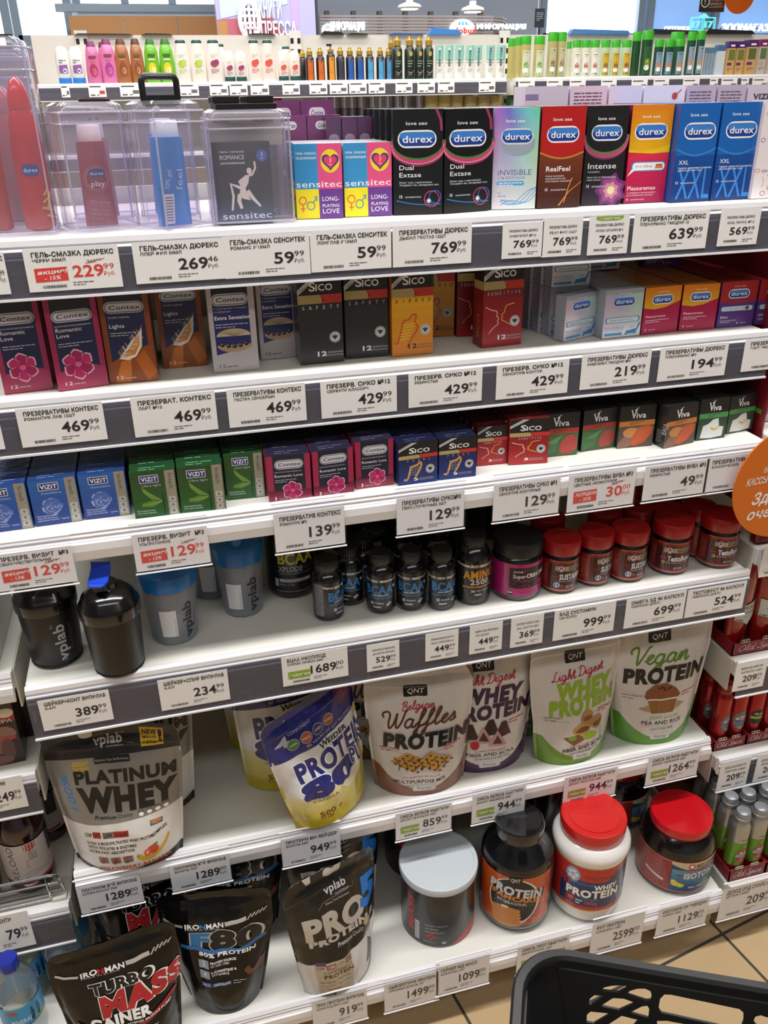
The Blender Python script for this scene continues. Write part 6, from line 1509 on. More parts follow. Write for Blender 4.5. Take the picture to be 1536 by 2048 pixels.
def qnt(kind):
    C = {'waf': '#8a5a48', 'pur': '#4a2350', 'grn': '#6f9a2a', 'veg': '#5f9a2e'}[kind]
    def f(P, W, H):
        P.rect(-W/2, 0, W/2, H, M('#d9d6d4', .3, coat=.2))
        zone(P, W, [(-.5, 0), (.5, 0), (.5, H*.30)]+[(.5-k/14, H*(.30-.24*math.sin(math.pi*min(1, k/14*1.05))**.55)) for k in range(1, 14)]+[(-.5, H*.24)], M(C, .3, coat=.15))
        P.rr(-W*.15, H*.80, W*.07, H*.885, W*.015, QB); P.t('QNT', -W*.04, H*.823, H*.036, W_, 'c', w=W*.15, b=.005, sh=.15); P.line([(-W*.08, H*.812), (-W*.03, H*.81), (W*.01, H*.816)], H*.003, M('#b03030', .4))
        R = M('#b8283a', .35)
        if kind == 'waf':
            script(P, 'Belgian', -W*.17, H*.70, H*.062, W*.31, R, 4)
            br = M('#5a2a1e', .35); script(P, 'Waffles', -W*.34, H*.565, H*.125, W*.68, br, 3)
            P.t('PROTEIN', -W*.36, H*.425, H*.10, QB, w=W*.74, b=.06, sh=.12)
        elif kind == 'pur':
            script(P, 'Light Digest', -W*.29, H*.70, H*.07, W*.58, R, 3); p = M('#3c1f44', .35); P.t('WHEY', -W*.26, H*.57, H*.105, p, w=W*.56, b=.06, sh=.15); P.t('PROTEIN', -W*.34, H*.44, H*.10, p, w=W*.72, b=.06, sh=.15, rot=2)
        elif kind == 'grn':
            script(P, 'Light Digest', -W*.30, H*.68, H*.065, W*.58, R, 5); g = M('#94ba2a', .35); P.t('WHEY', -W*.26, H*.545, H*.115, g, w=W*.56, b=.065, sh=.15, rot=2); P.t('PROTEIN', -W*.34, H*.42, H*.105, g, w=W*.68, b=.065, sh=.15, rot=4)
        else:
            g = M('#5f8a24', .35); script(P, 'Vegan', -W*.30, H*.64, H*.13, W*.56, g, 2); P.t('PROTEIN', -W*.38, H*.50, H*.105, QB, w=W*.74, b=.06, sh=.12, rot=1)
        G = M('#8a8684', .4)
        P.line([(-W*.42, H*.435 if kind == 'veg' else H*.40), (-W*.15, H*.40 if kind == 'veg' else H*.37)], H*.0025, G); P.line([(W*.12, H*.39), (W*.40, H*.42)], H*.0025, G); P.lines(-W*.40, H*.40, W*.18, H*.012, 2, R if kind == 'waf' else G); P.lines(W*.22, H*.405, W*.18, H*.012, 2, R)
        if kind == 'waf':
            for ox, oy in ((-.13, .30), (.10, .30)):
                P.poly([(W*(ox-.19), H*(oy-.01)), (W*(ox+.04), H*(oy-.08)), (W*(ox+.2), H*(oy+.01)), (W*(ox-.02), H*(oy+.085))], M('#c9964a', .4))
                for i in range(5):
                    for j in range(4): P.ell(W*(ox-.12+.055*i+.04*j-.02), H*(oy-.02-.016*i+.025*j), W*.017, H*.009, M('#7a4a1e', .4))
                for i in range(4): P.line([(W*(ox-.15+.08*i), H*(oy+.03)), (W*(ox-.1+.08*i), H*(oy-.02)), (W*(ox-.11+.08*i), H*(oy-.07))], W*.009, M('#3a1f14', .3))
            P.t('WITH WHEY PROTEIN ISOLATE', -W*.22, H*.165, H*.014, R, w=W*.40); P.t('MULTIPURPOSE MIX', -W*.30, H*.118, H*.03, QB, w=W*.54, b=.01, arc=-.0); P.t('ALSO SUITABLE', -W*.22, H*.085, H*.018, QB, w=W*.26)
        elif kind == 'pur':
            for x, y, c in ((-.2, .34, '#3a2220'), (.02, .37, '#331c1c'), (.16, .345, '#401e22')): P.poly([(W*(x-.11), H*(y-.05)), (W*(x+.09), H*(y-.04)), (W*(x+.03), H*(y+.075)), (W*(x-.02), H*(y+.07))], M(c, .3))
            for x, y in ((-.06, .31), (.09, .28)): P.poly([(W*(x-.1), H*(y-.04)), (W*(x+.11), H*(y-.05)), (W*x, H*(y+.08))], M('#c99aa2', .4)); P.poly([(W*(x-.055), H*(y-.025)), (W*(x+.06), H*(y-.032)), (W*x, H*(y+.04))], M('#5a2f34', .4))
            P.ell(-W*.16, H*.255, W*.05, H*.036, M('#c01e34', .35)); P.line([(-W*.2, H*.28), (-W*.27, H*.29)], W*.02, M('#9aa04a', .4)); 
            P.t('DIETARY SUPPLEMENT', -W*.16, H*.19, H*.013, R, w=W*.36); P.t('FIBER AND BCAA', -W*.25, H*.15, H*.028, QB, w=W*.54, b=.01); P.t('WITH ISOLATE PROTEIN', -W*.17, H*.118, H*.018, QB, w=W*.42)
            P.t('500g', W*.30, H*.16, H*.032, W_, w=W*.13, b=.03, rot=12)
        elif kind == 'grn':
            for x, y, rx, ry, c in ((.0, .30, .12, .05, '#c9a05a'), (.07, .38, .08, .055, '#b98a4a'), (.2, .32, .09, .045, '#c08a5a')): P.ell(W*x, H*y, W*rx, H*ry, M(c, .4)); P.ell(W*(x+.01), H*(y-.012), W*rx*.75, H*ry*.4, M('#7a5226', .4))
            P.poly([(-W*.22, H*.24), (-W*.05, H*.26), (W*.05, H*.22), (-W*.1, H*.17)], M('#8a5a3a', .4)); P.ell(W*.10, H*.235, W*.10, H*.028, M('#9ab83a', .4)); P.ell(-W*.12, H*.235, W*.05, H*.02, M('#8ab03a', .4))
            P.t('DIETARY SUPPLEMENT', -W*.14, H*.155, H*.013, R, w=W*.36, rot=4); P.t('FIBER AND BCAA', -W*.23, H*.115, H*.03, QB, w=W*.52, b=.02, rot=5); P.t('WITH ISOLATE PROTEIN', -W*.16, H*.085, H*.018, QB, w=W*.40, rot=5)
        else:
            P.poly([(-W*.12, H*.27), (W*.13, H*.27), (W*.17, H*.38), (-W*.16, H*.38)], M('#a8743e', .4))
            for k in range(13): P.line([(W*(-.115+.02*k), H*.272), (W*(-.15+.026*k), H*.378)], W*.005, M('#7a4e26', .4))
            P.poly([(-W*.16, H*.375), (-W*.19, H*.40), (-W*.17, H*.44), (-W*.08, H*.49), (W*.04, H*.495), (W*.15, H*.45), (W*.2, H*.40), (W*.16, H*.375)], M('#8f5232', .4)); P.line([(-W*.05, H*.46), (W*.0, H*.47), (W*.03, H*.44)], W*.016, M('#3a1c10', .4)); P.line([(W*.05, H*.45), (W*.1, H*.46)], W*.014, M('#3a1c10', .4)); P.line([(-W*.165, H*.378), (W*.165, H*.378)], H*.01, W_)
            P.poly([(-W*.26, H*.31), (-W*.13, H*.28), (-W*.14, H*.34)], M('#b59a72', .4)); P.poly([(W*.26, H*.33), (W*.13, H*.28), (W*.15, H*.35)], M('#b59a72', .4))
            P.t('ZERO SUGAR', -W*.14, H*.225, H*.022, M('#8aa84a', .4), w=W*.34, sh=.2); P.t('PEA AND RICE', -W*.22, H*.18, H*.03, QB, w=W*.46, b=.015); P.line([(-W*.22, H*.165), (W*.24, H*.17)], H*.002, G); P.t('LACTOSE FREE', -W*.12, H*.135, H*.018, QB, w=W*.28)
        P.rr(-W*.11, H*.045, W*.14, H*.10, W*.02, M('#dcdad8', .35)); P.t('Purity', -W*.06, H*.06, H*.026, M('#77757a', .4), w=W*.15)
        P.poly([(-W*.5, H*.93), (-W*.5, H), (-W*.43, H)], M(C, .35)); P.poly([(W*.5, H*.90), (W*.5, H), (W*.42, H)], M(C, .35))
    return f
pouch('protein_pouch', 'white pouch with waffle picture and brown corners', 5, .640, .062, -.14, .204, .172, .258, .08, '#d6d3d1', qnt('waf'), '#5a4038', lean=.05, seed=6, slump=.005)
pouch('protein_pouch', 'white pouch with waffle picture half hidden behind the front one', 5, .600, .178, -.05, .204, .172, .255, .08, '#d6d3d1', qnt('waf'), '#5a4038', lean=.02, seed=7)
pouch('protein_pouch', 'white pouch with dark chocolate triangles and purple letters', 5, .780, .086, -.10, .196, .168, .272, .08, '#d6d3d1', qnt('pur'), '#2c2338', lean=.03, seed=8, slump=.004)
pouch('protein_pouch', 'white pouch with pistachios and lime green letters', 5, .958, .060, .06, .196, .158, .272, .08, '#d6d3d1', qnt('grn'), '#3a4a24', lean=.05, seed=9, slump=.008)
pouch('protein_pouch', 'white pouch with pistachios dimly seen behind the front pistachio one', 5, .915, .160, .05, .196, .158, .275, .08, '#d6d3d1', qnt('grn'), '#3a4a24', lean=.02, seed=10)
pouch('protein_pouch', 'white pouch with a muffin and green script letters', 5, 1.142, .066, -.12, .212, .162, .284, .08, '#d6d3d1', qnt('veg'), '#4a6a2a', lean=.04, seed=11)
BKP = '#0f0f0e'
def ironbar(P, W, H, y, nc, x0=-.27):
    S = M('#c9c9c6', .3, .4)
    P.line([(-W*.46, y+H*.035), (-W*.40, y+H*.008), (W*(x0-.02), y)], H*.018, S); ironman_big(P, W*x0, y-H*.018, H*.036, W*.33, nc)
    P.line([(W*(x0+.35), y+H*.005), (W*.27, y+H*.022)], H*.030, S)
    for k in range(5): P.line([(W*(.28+.035*k), y+H*(.006+.009*k)), (W*(.315+.035*k), y+H*(.042+.009*k))], W*.012, S)
def ironman_big(P, x, y, h, w, nc):
    P.t('IRO', x, y, h, W_, w=w*.36, b=.035); P.t('N', x+w*.40, y, h, M(nc, .35), w=w*.13, b=.035); P.t('MAN', x+w*.57, y, h, W_, w=w*.43, b=.035); P.t('MADE IN RUSSIA', x, y-h*.36, h*.26, LG, w=w*.9)
def A_turbo(P, W, H):
    ironbar(P, W, H, H*.80, '#c4202c')
    P.t('TURBO', -W*.22, H*.645, H*.075, BK, w=W*.46, b=.05, out=W_, ow=.03, rot=2); P.t('MASS', -W*.16, H*.47, H*.15, M('#b8222e', .35), w=W*.62, b=.06, out=W_, ow=.025, rot=5, sh=.1)
    P.t('GAINER', -W*.28, H*.385, H*.07, W_, w=W*.46, b=.055, rot=2); P.line([(-W*.40, H*.43), (-W*.2, H*.345), (W*.1, H*.335), (W*.46, H*.44)], H*.034, M('#9a2430', .35)); P.t('FORMULA FOR VERY INTENSE MUSCLE PUMP', -W*.36, H*.335, H*.018, W_, w=W*.74, b=.02, rot=4)
    P.t('HIGH ENERGY', -W*.10, H*.265, H*.032, LG, w=W*.36, b=.02); P.t('WELL BALANCED', -W*.10, H*.235, H*.02, LG, w=W*.34); P.t('PROTEIN', W*.08, H*.20, H*.026, LG, w=W*.22); P.rect(-W*.26, H*.22, -W*.14, H*.29, LG)
pouch('protein_pouch', 'black pouch with red and white slanted letters at the front', 6, .056, -.104, .08, .208, .170, .252, .08, BKP, A_turbo, lean=.05, seed=12, slump=.006, wr=.003, rough=.22)
pouch('protein_pouch', 'black pouch with red and white letters behind its twin', 6, .098, .055, .06, .200, .170, .250, .08, BKP, A_turbo, lean=.03, seed=13, slump=.006, wr=.003, rough=.22)
def A_f80(P, W, H):
    ironbar(P, W, H, H*.76, '#2f86d2')
    P.t('F', -W*.22, H*.605, H*.10, M('#2f78b8', .3, .3), w=W*.16, b=.055, out=LG, sh=.1); P.t('80', -W*.04, H*.585, H*.13, BK, w=W*.40, b=.06, out=M('#c4c4c0', .25, .5), ow=.03)
    P.line([(-W*.34, H*.605), (-W*.1, H*.575), (W*.2, H*.555), (W*.45, H*.60)], H*.032, M('#2c6aac', .3)); P.t('80% PROTEIN', -W*.18, H*.535, H*.030, W_, w=W*.50, b=.04, rot=-2)
    for k, (a, b) in enumerate((('PROTEIN SOURCES', 'SOY, WHEY, CASEIN'), ('L-CARNITINE &', 'VITAMINS'))): P.rect(-W*.20, H*(.44-.075*k), -W*.10, H*(.50-.075*k), M('#8a9aa8', .3)); P.t('24'[k], -W*.15, H*(.455-.075*k), H*.035, W_, 'c'); P.t(a, -W*.08, H*(.475-.075*k), H*.018, W_, w=W*.24, b=.03); P.t(b, -W*.08, H*(.45-.075*k), H*.018, W_, w=W*.18)
    P.rect(-W*.20, H*.295, -W*.10, H*.335, M('#2c5a9a', .3)); P.t('500 G', -W*.19, H*.303, H*.022, W_, w=W*.08); P.rect(-W*.09, H*.29, W*.12, H*.325, M('#22406a', .3)); P.t('CHOCOLATE', -W*.07, H*.298, H*.018, W_, w=W*.17, b=.02); P.lines(W*.14, H*.31, W*.14, H*.01, 2, LG)
    br = M('#6a3a28', .3); P.line([(W*.27, H*.40), (W*.32, H*.35), (W*.37, H*.345), (W*.43, H*.40)], W*.05, br); P.poly([(W*.36, H*.37), (W*.46, H*.42), (W*.45, H*.33), (W*.38, H*.32)], br); P.line([(W*.33, H*.33), (W*.325, H*.28)], W*.01, br)
pouch('protein_pouch', 'black pouch with blue stripe and silver outlined number', 6, .226, -.056, -.18, .200, .132, .256, .085, '#0d0d0d', A_f80, lean=.05, seed=14, slump=.007, wr=.0035, rough=.18)
pouch('protein_pouch', 'black pouch standing taller behind the one with blue stripe', 6, .268, .085, -.10, .200, .150, .266, .08, '#0d0d0d', A_f80, lean=.02, seed=15, slump=.006, wr=.003, rough=.18)
def A_pro5(P, W, H):
    P.rect(-W/2, 0, W/2, H*.40, M('#cfcbca', .3, coat=.2)); P.rect(-W*.37, 0, W*.04, H*.36, M('#b9aa90', .3, coat=.15)); zone(P, W, curve(H*.34, H*.42, .01)+[(.5, H), (-.5, H)], M('#171614', .25, coat=.2))
    P.poly([(W*.04, 0), (W*.30, H*.02), (W*.36, H*.10), (W*.5, H*.17), (W*.5, 0)], M('#3a1c20', .3)); P.poly([(W*.26, H*.12), (W*.32, H*.30), (W*.40, H*.24), (W*.36, H*.1)], M('#4a2024', .3)); P.poly([(W*.36, H*.42), (W*.46, H*.42), (W*.44, H*.2), (W*.40, H*.16)], W_)
    P.t('vplab', -W*.10, H*.83, H*.055, LG, w=W*.22, b=.02, rot=2); P.t('nutrition', -W*.0, H*.80, H*.018, LG, w=W*.15); P.line([(-W*.2, H*.765), (-W*.16, H*.79), (W*.2, H*.80), (W*.2, H*.84)], H*.002, M('#b5a07a', .3)); P.t('Enhance Your Performance', -W*.12, H*.765, H*.015, LG, w=W*.26)
    S = M('#c9c8c9', .25, .5); P.t('PRO', -W*.36, H*.54, H*.17, S, w=W*.60, b=.055); P.t('5', W*.27, H*.60, H*.20, M('#1c74cf', .3), w=W*.17, b=.06, sh=.1); P.t('PROTEIN', -W*.35, H*.475, H*.048, S, w=W*.60, b=.06, rot=1); P.t('Premium', -W*.09, H*.425, H*.03, S, w=W*.17, b=.03, sh=.2); P.t('Quality', W*.10, H*.432, H*.03, S, w=W*.14, sh=.2)
    P.ell(W*.30, H*.475, W*.05, H*.03, M('#b0a078', .3)); P.ell(W*.38, H*.50, W*.04, H*.03, S)
    R = M('#8a2638', .35); P.rect(-W*.35, H*.315, -W*.26, H*.345, M('#3a4a8a', .4)); P.line([(-W*.35, H*.33), (-W*.26, H*.33)], H*.008, R); P.line([(-W*.305, H*.315), (-W*.305, H*.345)], W*.012, R)
    P.t('LOW', -W*.35, H*.285, H*.022, M('#4a4238', .4), w=W*.07, b=.02); P.rect(-W*.26, H*.278, -W*.16, H*.315, R); P.t('CARB', -W*.25, H*.286, H*.022, W_, w=W*.08); P.t('LOW', -W*.14, H*.295, H*.024, M('#7a6a4a', .4), w=W*.08); P.rect(-W*.05, H*.288, W*.03, H*.328, M('#4a2030', .4)); P.t('FAT', -W*.045, H*.297, H*.022, W_, w=W*.07)
    P.t('COMPONENT', -W*.30, H*.24, H*.026, M('#4a4238', .4), w=W*.33); P.t('PROTEIN', -W*.30, H*.20, H*.032, BK, w=W*.33, b=.02)
    for k, s in enumerate(('Egg Albumen', 'Milk Protein', 'Whey Isolate', 'Soy Isolate', 'Whey Concentrate')): P.t(s, W*(-.35+.19*(k % 2)+(.06 if k == 4 else 0)), H*(.155-.04*(k//2)), H*.016, M('#4a4238', .4), w=W*.16)
    P.rect(-W*.36, H*.005, -W*.20, H*.035, BK); P.t('500g', -W*.33, H*.012, H*.018, LG, w=W*.1); P.t('CHOCOLATE', W*.28, H*.035, H*.022, M('#c9a8a0', .4), w=W*.19, rot=38)
pouch('protein_pouch', 'black, beige and white pouch with a big blue numeral, in front', 6, .438, -.070, .36, .190, .150, .264, .085, '#100f0e', A_pro5, '#cfcbca', lean=.05, seed=16, slump=.006, wr=.003, rough=.2)
pouch('protein_pouch', 'black pouch with blue numeral just behind its front twin', 6, .460, .034, .26, .200, .160, .262, .08, '#100f0e', A_pro5, '#cfcbca', lean=.03, seed=17, wr=.003, rough=.2)
pouch('protein_pouch', 'black pouch with blue numeral, third back, only an edge showing', 6, .474, .135, .15, .200, .160, .262, .08, '#100f0e', A_pro5, '#cfcbca', lean=.03, seed=18, wr=.003, rough=.2)
# ------------------------------------------------------------------ the bay at the near edge
zA, zB, zC, zD = .882, .689, .3875, .1575
m = MB().box(0, .16, 0, .20, 0, .150, M('#dcdbd8', .45))
P = Print(); bl = M('#2f7fc4', .4)
P.t('для уборки', .152, .075, .004, bl, 'r', w=.05); P.t('ТРЯПКИ', .156, .045, .018, bl, 'r', w=.11, b=.03); P.t('идеально', .156, .018, .013, bl, 'r', w=.10, b=.02); P.rect(0, .10, .16, .150, M('#c9d6e2', .4))
P.emit(m, flat(0, 0, 0)); tag(m.build('white_carton', loc=(-.202, .040, zA+.0005)), 'white carton with blue letters at the photo edge beside the black shaker', 'carton')
m = MB().box(0, .052, 0, .16, 0, .148, M('#2a1a1a', .4)); P = Print(); P.rect(0, .11, .052, .13, M('#a02a2a', .4)); P.emit(m, lambda u, v, q: (u, -q, v))
P = Print(); P.rect(.02, .02, .14, .05, M('#8a1c20', .4)); P.lines(.02, .10, .12, .004, 6, M('#7a5a5a', .4)); P.emit(m, lambda u, v, q: (.052+q, u, v))
tag(m.build('sports_carton', loc=(-.078, .12, zB+.0005)), 'black and dark red carton standing deep behind the muscle carton', 'carton')
m = MB().box(0, .15, 0, .055, 0, .150, M('#1a1415', .35, coat=.3)); P = Print()
P.rect(0, .085, .15, .108, M('#a3282c', .4)); P.t('ОМЕГА', .06, .112, .009, M('#b9352e', .4), w=.07, b=.03); P.line([(.07, .098), (.10, .095), (.135, .101)], .014, M('#d9b04a', .4)); P.ell(.138, .101, .012, .009, M('#e2d8c0', .4)); P.t('ФОРМУЛА ХХ ЖИРА', .02, .083, .006, M('#d9c9c0', .4), w=.12, b=.03)
P.rect(0, 0, .15, .078, M('#3a2624', .4))
for x, y, rx, ry, c in ((.10, .062, .03, .014, '#8a6257'), (.125, .060, .022, .016, '#9a7265'), (.095, .040, .014, .008, '#7d564b'), (.115, .042, .013, .008, '#8a6257'), (.096, .028, .012, .007, '#744e44'), (.114, .029, .012, .007, '#7d564b'), (.13, .030, .010, .022, '#6a443c'), (.082, .030, .010, .022, '#6a443c'), (.105, .010, .03, .010, '#7d564b')): P.ell(x, y, rx, ry, M(c, .4))
P.t('С ЭФФЕКТОМ', .07, .048, .007, M('#c9302e', .4), w=.072, b=.03); P.emit(m, flat(0, 0, 0)); tag(m.build('sports_carton', loc=(-.190, .052, zB+.0005), rz=.05), 'red and black carton with a muscular torso picture', 'carton')
def water_like(name, label, x, y, z, r, h, prof, bodym, cap, capz, art=None, rz=0., extra=None, group=None, lr=1.0):
    t = thing(name, label, 'bottle', (x, y, z+.0004), rz, group)
    MB().lathe([(k*r, q) for k, q in prof], bodym, n=48).build('body', t)
    if extra: MB().lathe([(k*r, q) for k, q in extra[0]], extra[1], n=48).build('liquid', t)
    MB().lathe([(k*r, q) for k, q in capz], cap, n=40, ridge=.0004).build('cap', t)
    if art:
        g = MB(); P = Print(); art(P, r)
        P.emit(g, lambda u, v, q: ((r*lr+q)*math.sin(u/r), -(r*lr+q)*math.cos(u/r), v), .006, base=.0005); g.build('wrap_label', t)
    return t
def L_load(P, r):
    P.rect(-r*2.2, .030, r*2.2, .120, M('#cfc8c6', .4)); P.t('RELOAD', -.020, .040, .012, BK, w=.078, rot=92, b=-.005); P.poly([(-.004, .118), (.016, .118), (.016, .106), (.006, .100), (-.004, .106)], M('#b8404a', .4))
    for k, s in enumerate(('GREEN TEA', 'GUARANA', 'CAFFEINE')): P.t(s, .001, .094-.006*k, .003, BK, w=.014, b=.03)
    P.line([(-.012, .05), (.0, .056), (.03, .052), (.06, .07)], .0012, M('#b8606a', .4)); P.line([(-.01, .045), (.01, .049), (.05, .046)], .0012, M('#8a8486', .4)); P.t('drink', .0, .064, .006, M('#c4707a', .4), rot=90, w=.02); P.rect(.040, .072, .06, .120, M('#2c2e34', .4)); P.line([(-.06, .034), (.0, .031), (.06, .036)], .006, M('#a8303a', .4))
DKG = M('#2c0f14', .12, coat=.8)
LP = [(.75, 0), (.95, .003), (1, .012), (.985, .028), (.97, .030), (.97, .120), (1, .124), (.98, .140), (.80, .160), (.50, .180), (.40, .186), (.40, .2)]
LC = [(.46, .190), (.48, .192), (.48, .214), (.001, .216)]
p = on_z(62, 1800, zC)
b = water_like('drink_bottle', 'dark bottle with white label behind the chrome fence, whole', p.x, p.y+.052, zC, .041, .2, LP, DKG, M('#151314', .35), LC, L_load, .25)
dup(b, (p.x-.092, p.y+.045, zC+.0004), .9, 'dark bottle with white label behind the chrome fence, cut by the photo edge')
dup(b, (p.x+.018, p.y+.165, zC+.0004), -.7, 'dark bottle with white label standing behind the whole one')
# chrome fences along the two lower shelves
CHR = M('#c9c9cc', .12, 1.)
def fence(z, y, x1, label, h=.062):
    t = thing('wire_fence', label, 'wire fence', (x1, y, z))
    m = MB()
    m.tube([(-.45, 0, h), (-.018, 0, h), (-.006, .001, h-.003), (-.002, .004, h-.012), (0, .012, .006)], .0026, CHR)
    m.tube([(-.45, 0, h*.68), (-.004, 0, h*.68)], .0018, CHR); m.tube([(-.45, 0, h*.38), (-.002, .002, h*.38)], .0018, CHR)
    m.tube([(-.45, 0, .006), (-.022, 0, .006)], .0020, CHR)
    for k in range(4): m.tube([(-.022-.11*k, -.001, h), (-.022-.11*k, .001, .004)], .0018, CHR)
    m.build('wire_frame', t)
    MB().rbox(-.02, .004, -.004, .016, 0, .006, M('#d9d6cc', .4), .001).build('clip_foot', t)
fence(zC, .036, -.030, 'chrome wire fence in front of the dark bottles with white labels')
fence(zD, -.085, -.030, 'chrome wire fence in front of the water bottles, low at the photo edge', .050)
PET = clear('clear_bottle', '#e8eeee', .12, 1.6, .06)
def L_water(P, r):
    P.rect(-r*3.1, .052, r*3.1, .100, M('#3f9fd4', .35)); P.rect(-r*3.1, .050, r*3.1, .053, M('#2a6a9a', .35)); P.t('MINERAL', -.024, .060, .011, M('#d9ecf4', .4), w=.034, b=.02); P.poly([(-.03, .092), (-.014, .094), (-.010, .086), (-.028, .084)], M('#c4502e', .4)); P.ell(.030, .056, .012, .004, M('#7ab03a', .4))
    for x in (.012, .024):
        P.line([(x, .060), (x+.002, .074), (x, .082)], .005, M('#22303e', .4)); P.ell(x+.0005, .086, .0025, .003, M('#22303e', .4)); P.ell(x, .062, .003, .006, M('#1a242e', .4)); P.line([(x-.004, .074), (x+.005, .076)], .003, M('#3a5a6a', .4))
WP = [(.80, 0), (.96, .003), (1, .010), (.96, .018), (1, .026), (.95, .034), (1, .042), (.97, .050), (.97, .102), (1, .108), (.97, .122), (.80, .140), (.50, .158), (.38, .164), (.38, .172)]
WC = [(.46, .166), (.47, .168), (.47, .186), (.44, .188), (.001, .188)]
GW = 'water bottles on the bottom shelf'
w = water_like('water_bottle', 'clear water bottle with deep blue cap and blue label, in front', -.128, -.026, zD, .036, .18, WP, PET, M('#1b2f9c', .35), WC, L_water, .35, group=GW)
for k, (x, y, lab) in enumerate(((-.130, .055, 'clear water bottle right behind the front one, cap hidden by the 79.99 tag'), (-.056, .040, 'clear water bottle next to the black pouch under the clear strip'), (-.058, .125, 'clear water bottle third back in the row, mostly hidden'))):
    dup(w, (x, y, zD+.0004), .5-.4*k, lab, GW)
# ------------------------------------------------------------------ the bay of red deodorants
m = MB().box(1.2665, 1.2695, .05, .485, .97, 1.49, M('#7a1822', .35, coat=.3)); m.box(1.2662, 1.2665, .06, .30, 1.150, 1.158, M('#4fae3a', .4))
tag(m.build('divider_panel'), 'dark red glossy divider panel between the carton rows and the deodorant bay', 'panel')
MAR = M('#8a1c26', .45); MARI = M('#7a4a34', .6)
def tray(x, y, z, w, d, label, h=.030, back=.030):
    t = thing('display_tray', label, 'cardboard tray', (x, y, z), 0, None)
    m = MB().box(0, w, 0, d, 0, .0015, MARI)
    for a in ((0, w, 0, .002, h), (0, .002, 0, d, back), (w-.002, w, 0, d, back), (0, w, d-.002, d, back)): m.box(a[0], a[1], a[2], a[3], 0, a[4], MAR)
    P = Print(); c = M('#e0d2c4', .4)
    P.sc('Old Spice', w*.12, h*.32, h*.46, c, w*.76, 0, .09)
    P.emit(m, flat(0, 0, 0))
    m.build('tray_walls', t)
    g = MB()
    for k in range(2):
        for q in range(3): g.tube([(w*(.16+.42*k)+.006*q+.004*math.cos(a), -.0008, h+.004+.0035*math.sin(a)) for a in [j*.785 for j in range(8)]], .0007, c, 5, closed=True)
    g.build('cut_out_edge', t)
    return t
def can(name, label, x, y, z, r, h, bodym, capm, art=None, rz=0., group=None, capk=.14, dome=True):
    t = thing(name, label, 'spray can', (x, y, z), rz, group)
    s = 1-capk
    MB().lathe([(r*.92, 0), (r, .004), (r, h*(s-.10)), (r*.985, h*(s-.085)), (r*.90, h*(s-.05)), (r*.78, h*(s-.02)), (r*.74, h*s)], bodym, n=40).build('can_body', t)
    MB().lathe([(r*.80, h*(s-.01)), (r*.82, h*(s-.005)), (r*.82, h*(s+.045)), (r*.77, h*(s+.05)), (r*.76, h*(s+.09)), (r*.70, h*(s+.125)), (r*.55, h*(1-.004)), (.001, h)], capm, n=40).build('cap', t)
    if art:
        g = MB(); P = Print(); art(P, r, h); P.emit(g, lambda u, v, q: ((r+q)*math.sin(u/r), -(r+q)*math.cos(u/r), v), .006, base=.0003); g.build('printed_wrap', t)
    return t
SILV = M('#b4b3ae', .28, .75); SCAP = M('#8d9196', .35, .3, coat=.2)
def L_cit(P, r, h):
    P.rect(-r*3.13, .004, r*3.13, h*.22, M('#8f1c22', .3, .4)); P.rect(-r*3.13, h*.20, r*3.13, h*.56, M('#6f9a34', .3, .4))
    for k in range(5): P.poly([(-.03+.014*k, h*.2), (-.01+.014*k, h*.56), (.0+.014*k, h*.56), (-.02+.014*k, h*.2)], M('#8ab44a' if k % 2 else '#5f8a2c', .3, .4))
    P.ell(0, h*.36, r*.82, h*.115, M('#b5302c', .35)); P.poly([(-r*.9, h*.34), (r*.9, h*.34), (r*.8, h*.385), (-r*.8, h*.385)], M('#7fb0b4', .35)); P.sc('Old Spice', -r*1.1/2, h*.395, h*.035, W_, r*1.1, 0, .12); P.lines(-r*.5, h*.365, r, h*.014, 1, M('#2a5a6a', .4)); P.lines(-r*.4, h*.31, r*.8, h*.014, 2, W_); P.t('АНТИПЕРСПИРАНТ', 0, h*.60, h*.022, M('#3a3a3a', .4), 'c', w=r*1.2)
tray(1.275, -.095, zD, .088, .30, 'maroon cardboard tray of silver cans, first on the bottom shelf', .034)
tray(1.365, -.095, zD, .088, .30, 'maroon cardboard tray of silver cans, second on the bottom shelf', .034)
GS = 'silver spray cans in the maroon trays'
c0 = None
for col, x in enumerate((1.2985, 1.3405, 1.3885, 1.4305)):
    for row in range(4):
        if col >= 2 and row > 2: continue
        lab = 'silver and green spray can, %s from the front in the %s column of its trays' % (NTH[row] if row else 'foremost', ('first', 'second', 'third', 'fourth')[col])
        loc = (x+.002*(row % 2), -.070+.044*row, zD+.002)
        if c0 is None: c0 = can('spray_can', lab, *loc, .020, .174, SILV, SCAP, L_cit, .25, GS)
        else: dup(c0, loc, .25+.3*((col+row) % 3-1), lab, GS)
REDC = M('#a8161c', .25, .5, coat=.4); REDK = M('#9a1218', .35, coat=.2)
def L_wolf(P, r, h):
    P.poly([(r*.95*math.sin(a)*(1+.14*(k % 2)), h*.40+h*.14*math.cos(a)*(1+.12*(k % 2))) for k, a in enumerate([i*.2856 for i in range(22)])], M('#77787c', .35, .4)); P.poly([(-r*.8, h*.36), (r*.8, h*.36), (r*.7, h*.44), (0, h*.47), (-r*.7, h*.44)], M('#cfd2d6', .35)); P.sc('Old Spice', -r*1.0/2, h*.415, h*.03, M('#8a2a30', .4), r*1.0, 0, .12); P.rect(-r*.75, h*.365, r*.75, h*.40, M('#3a4a9a', .4)); P.poly([(-r*.6, h*.30), (r*.6, h*.30), (0, h*.24)], M('#9a9aa0', .35))
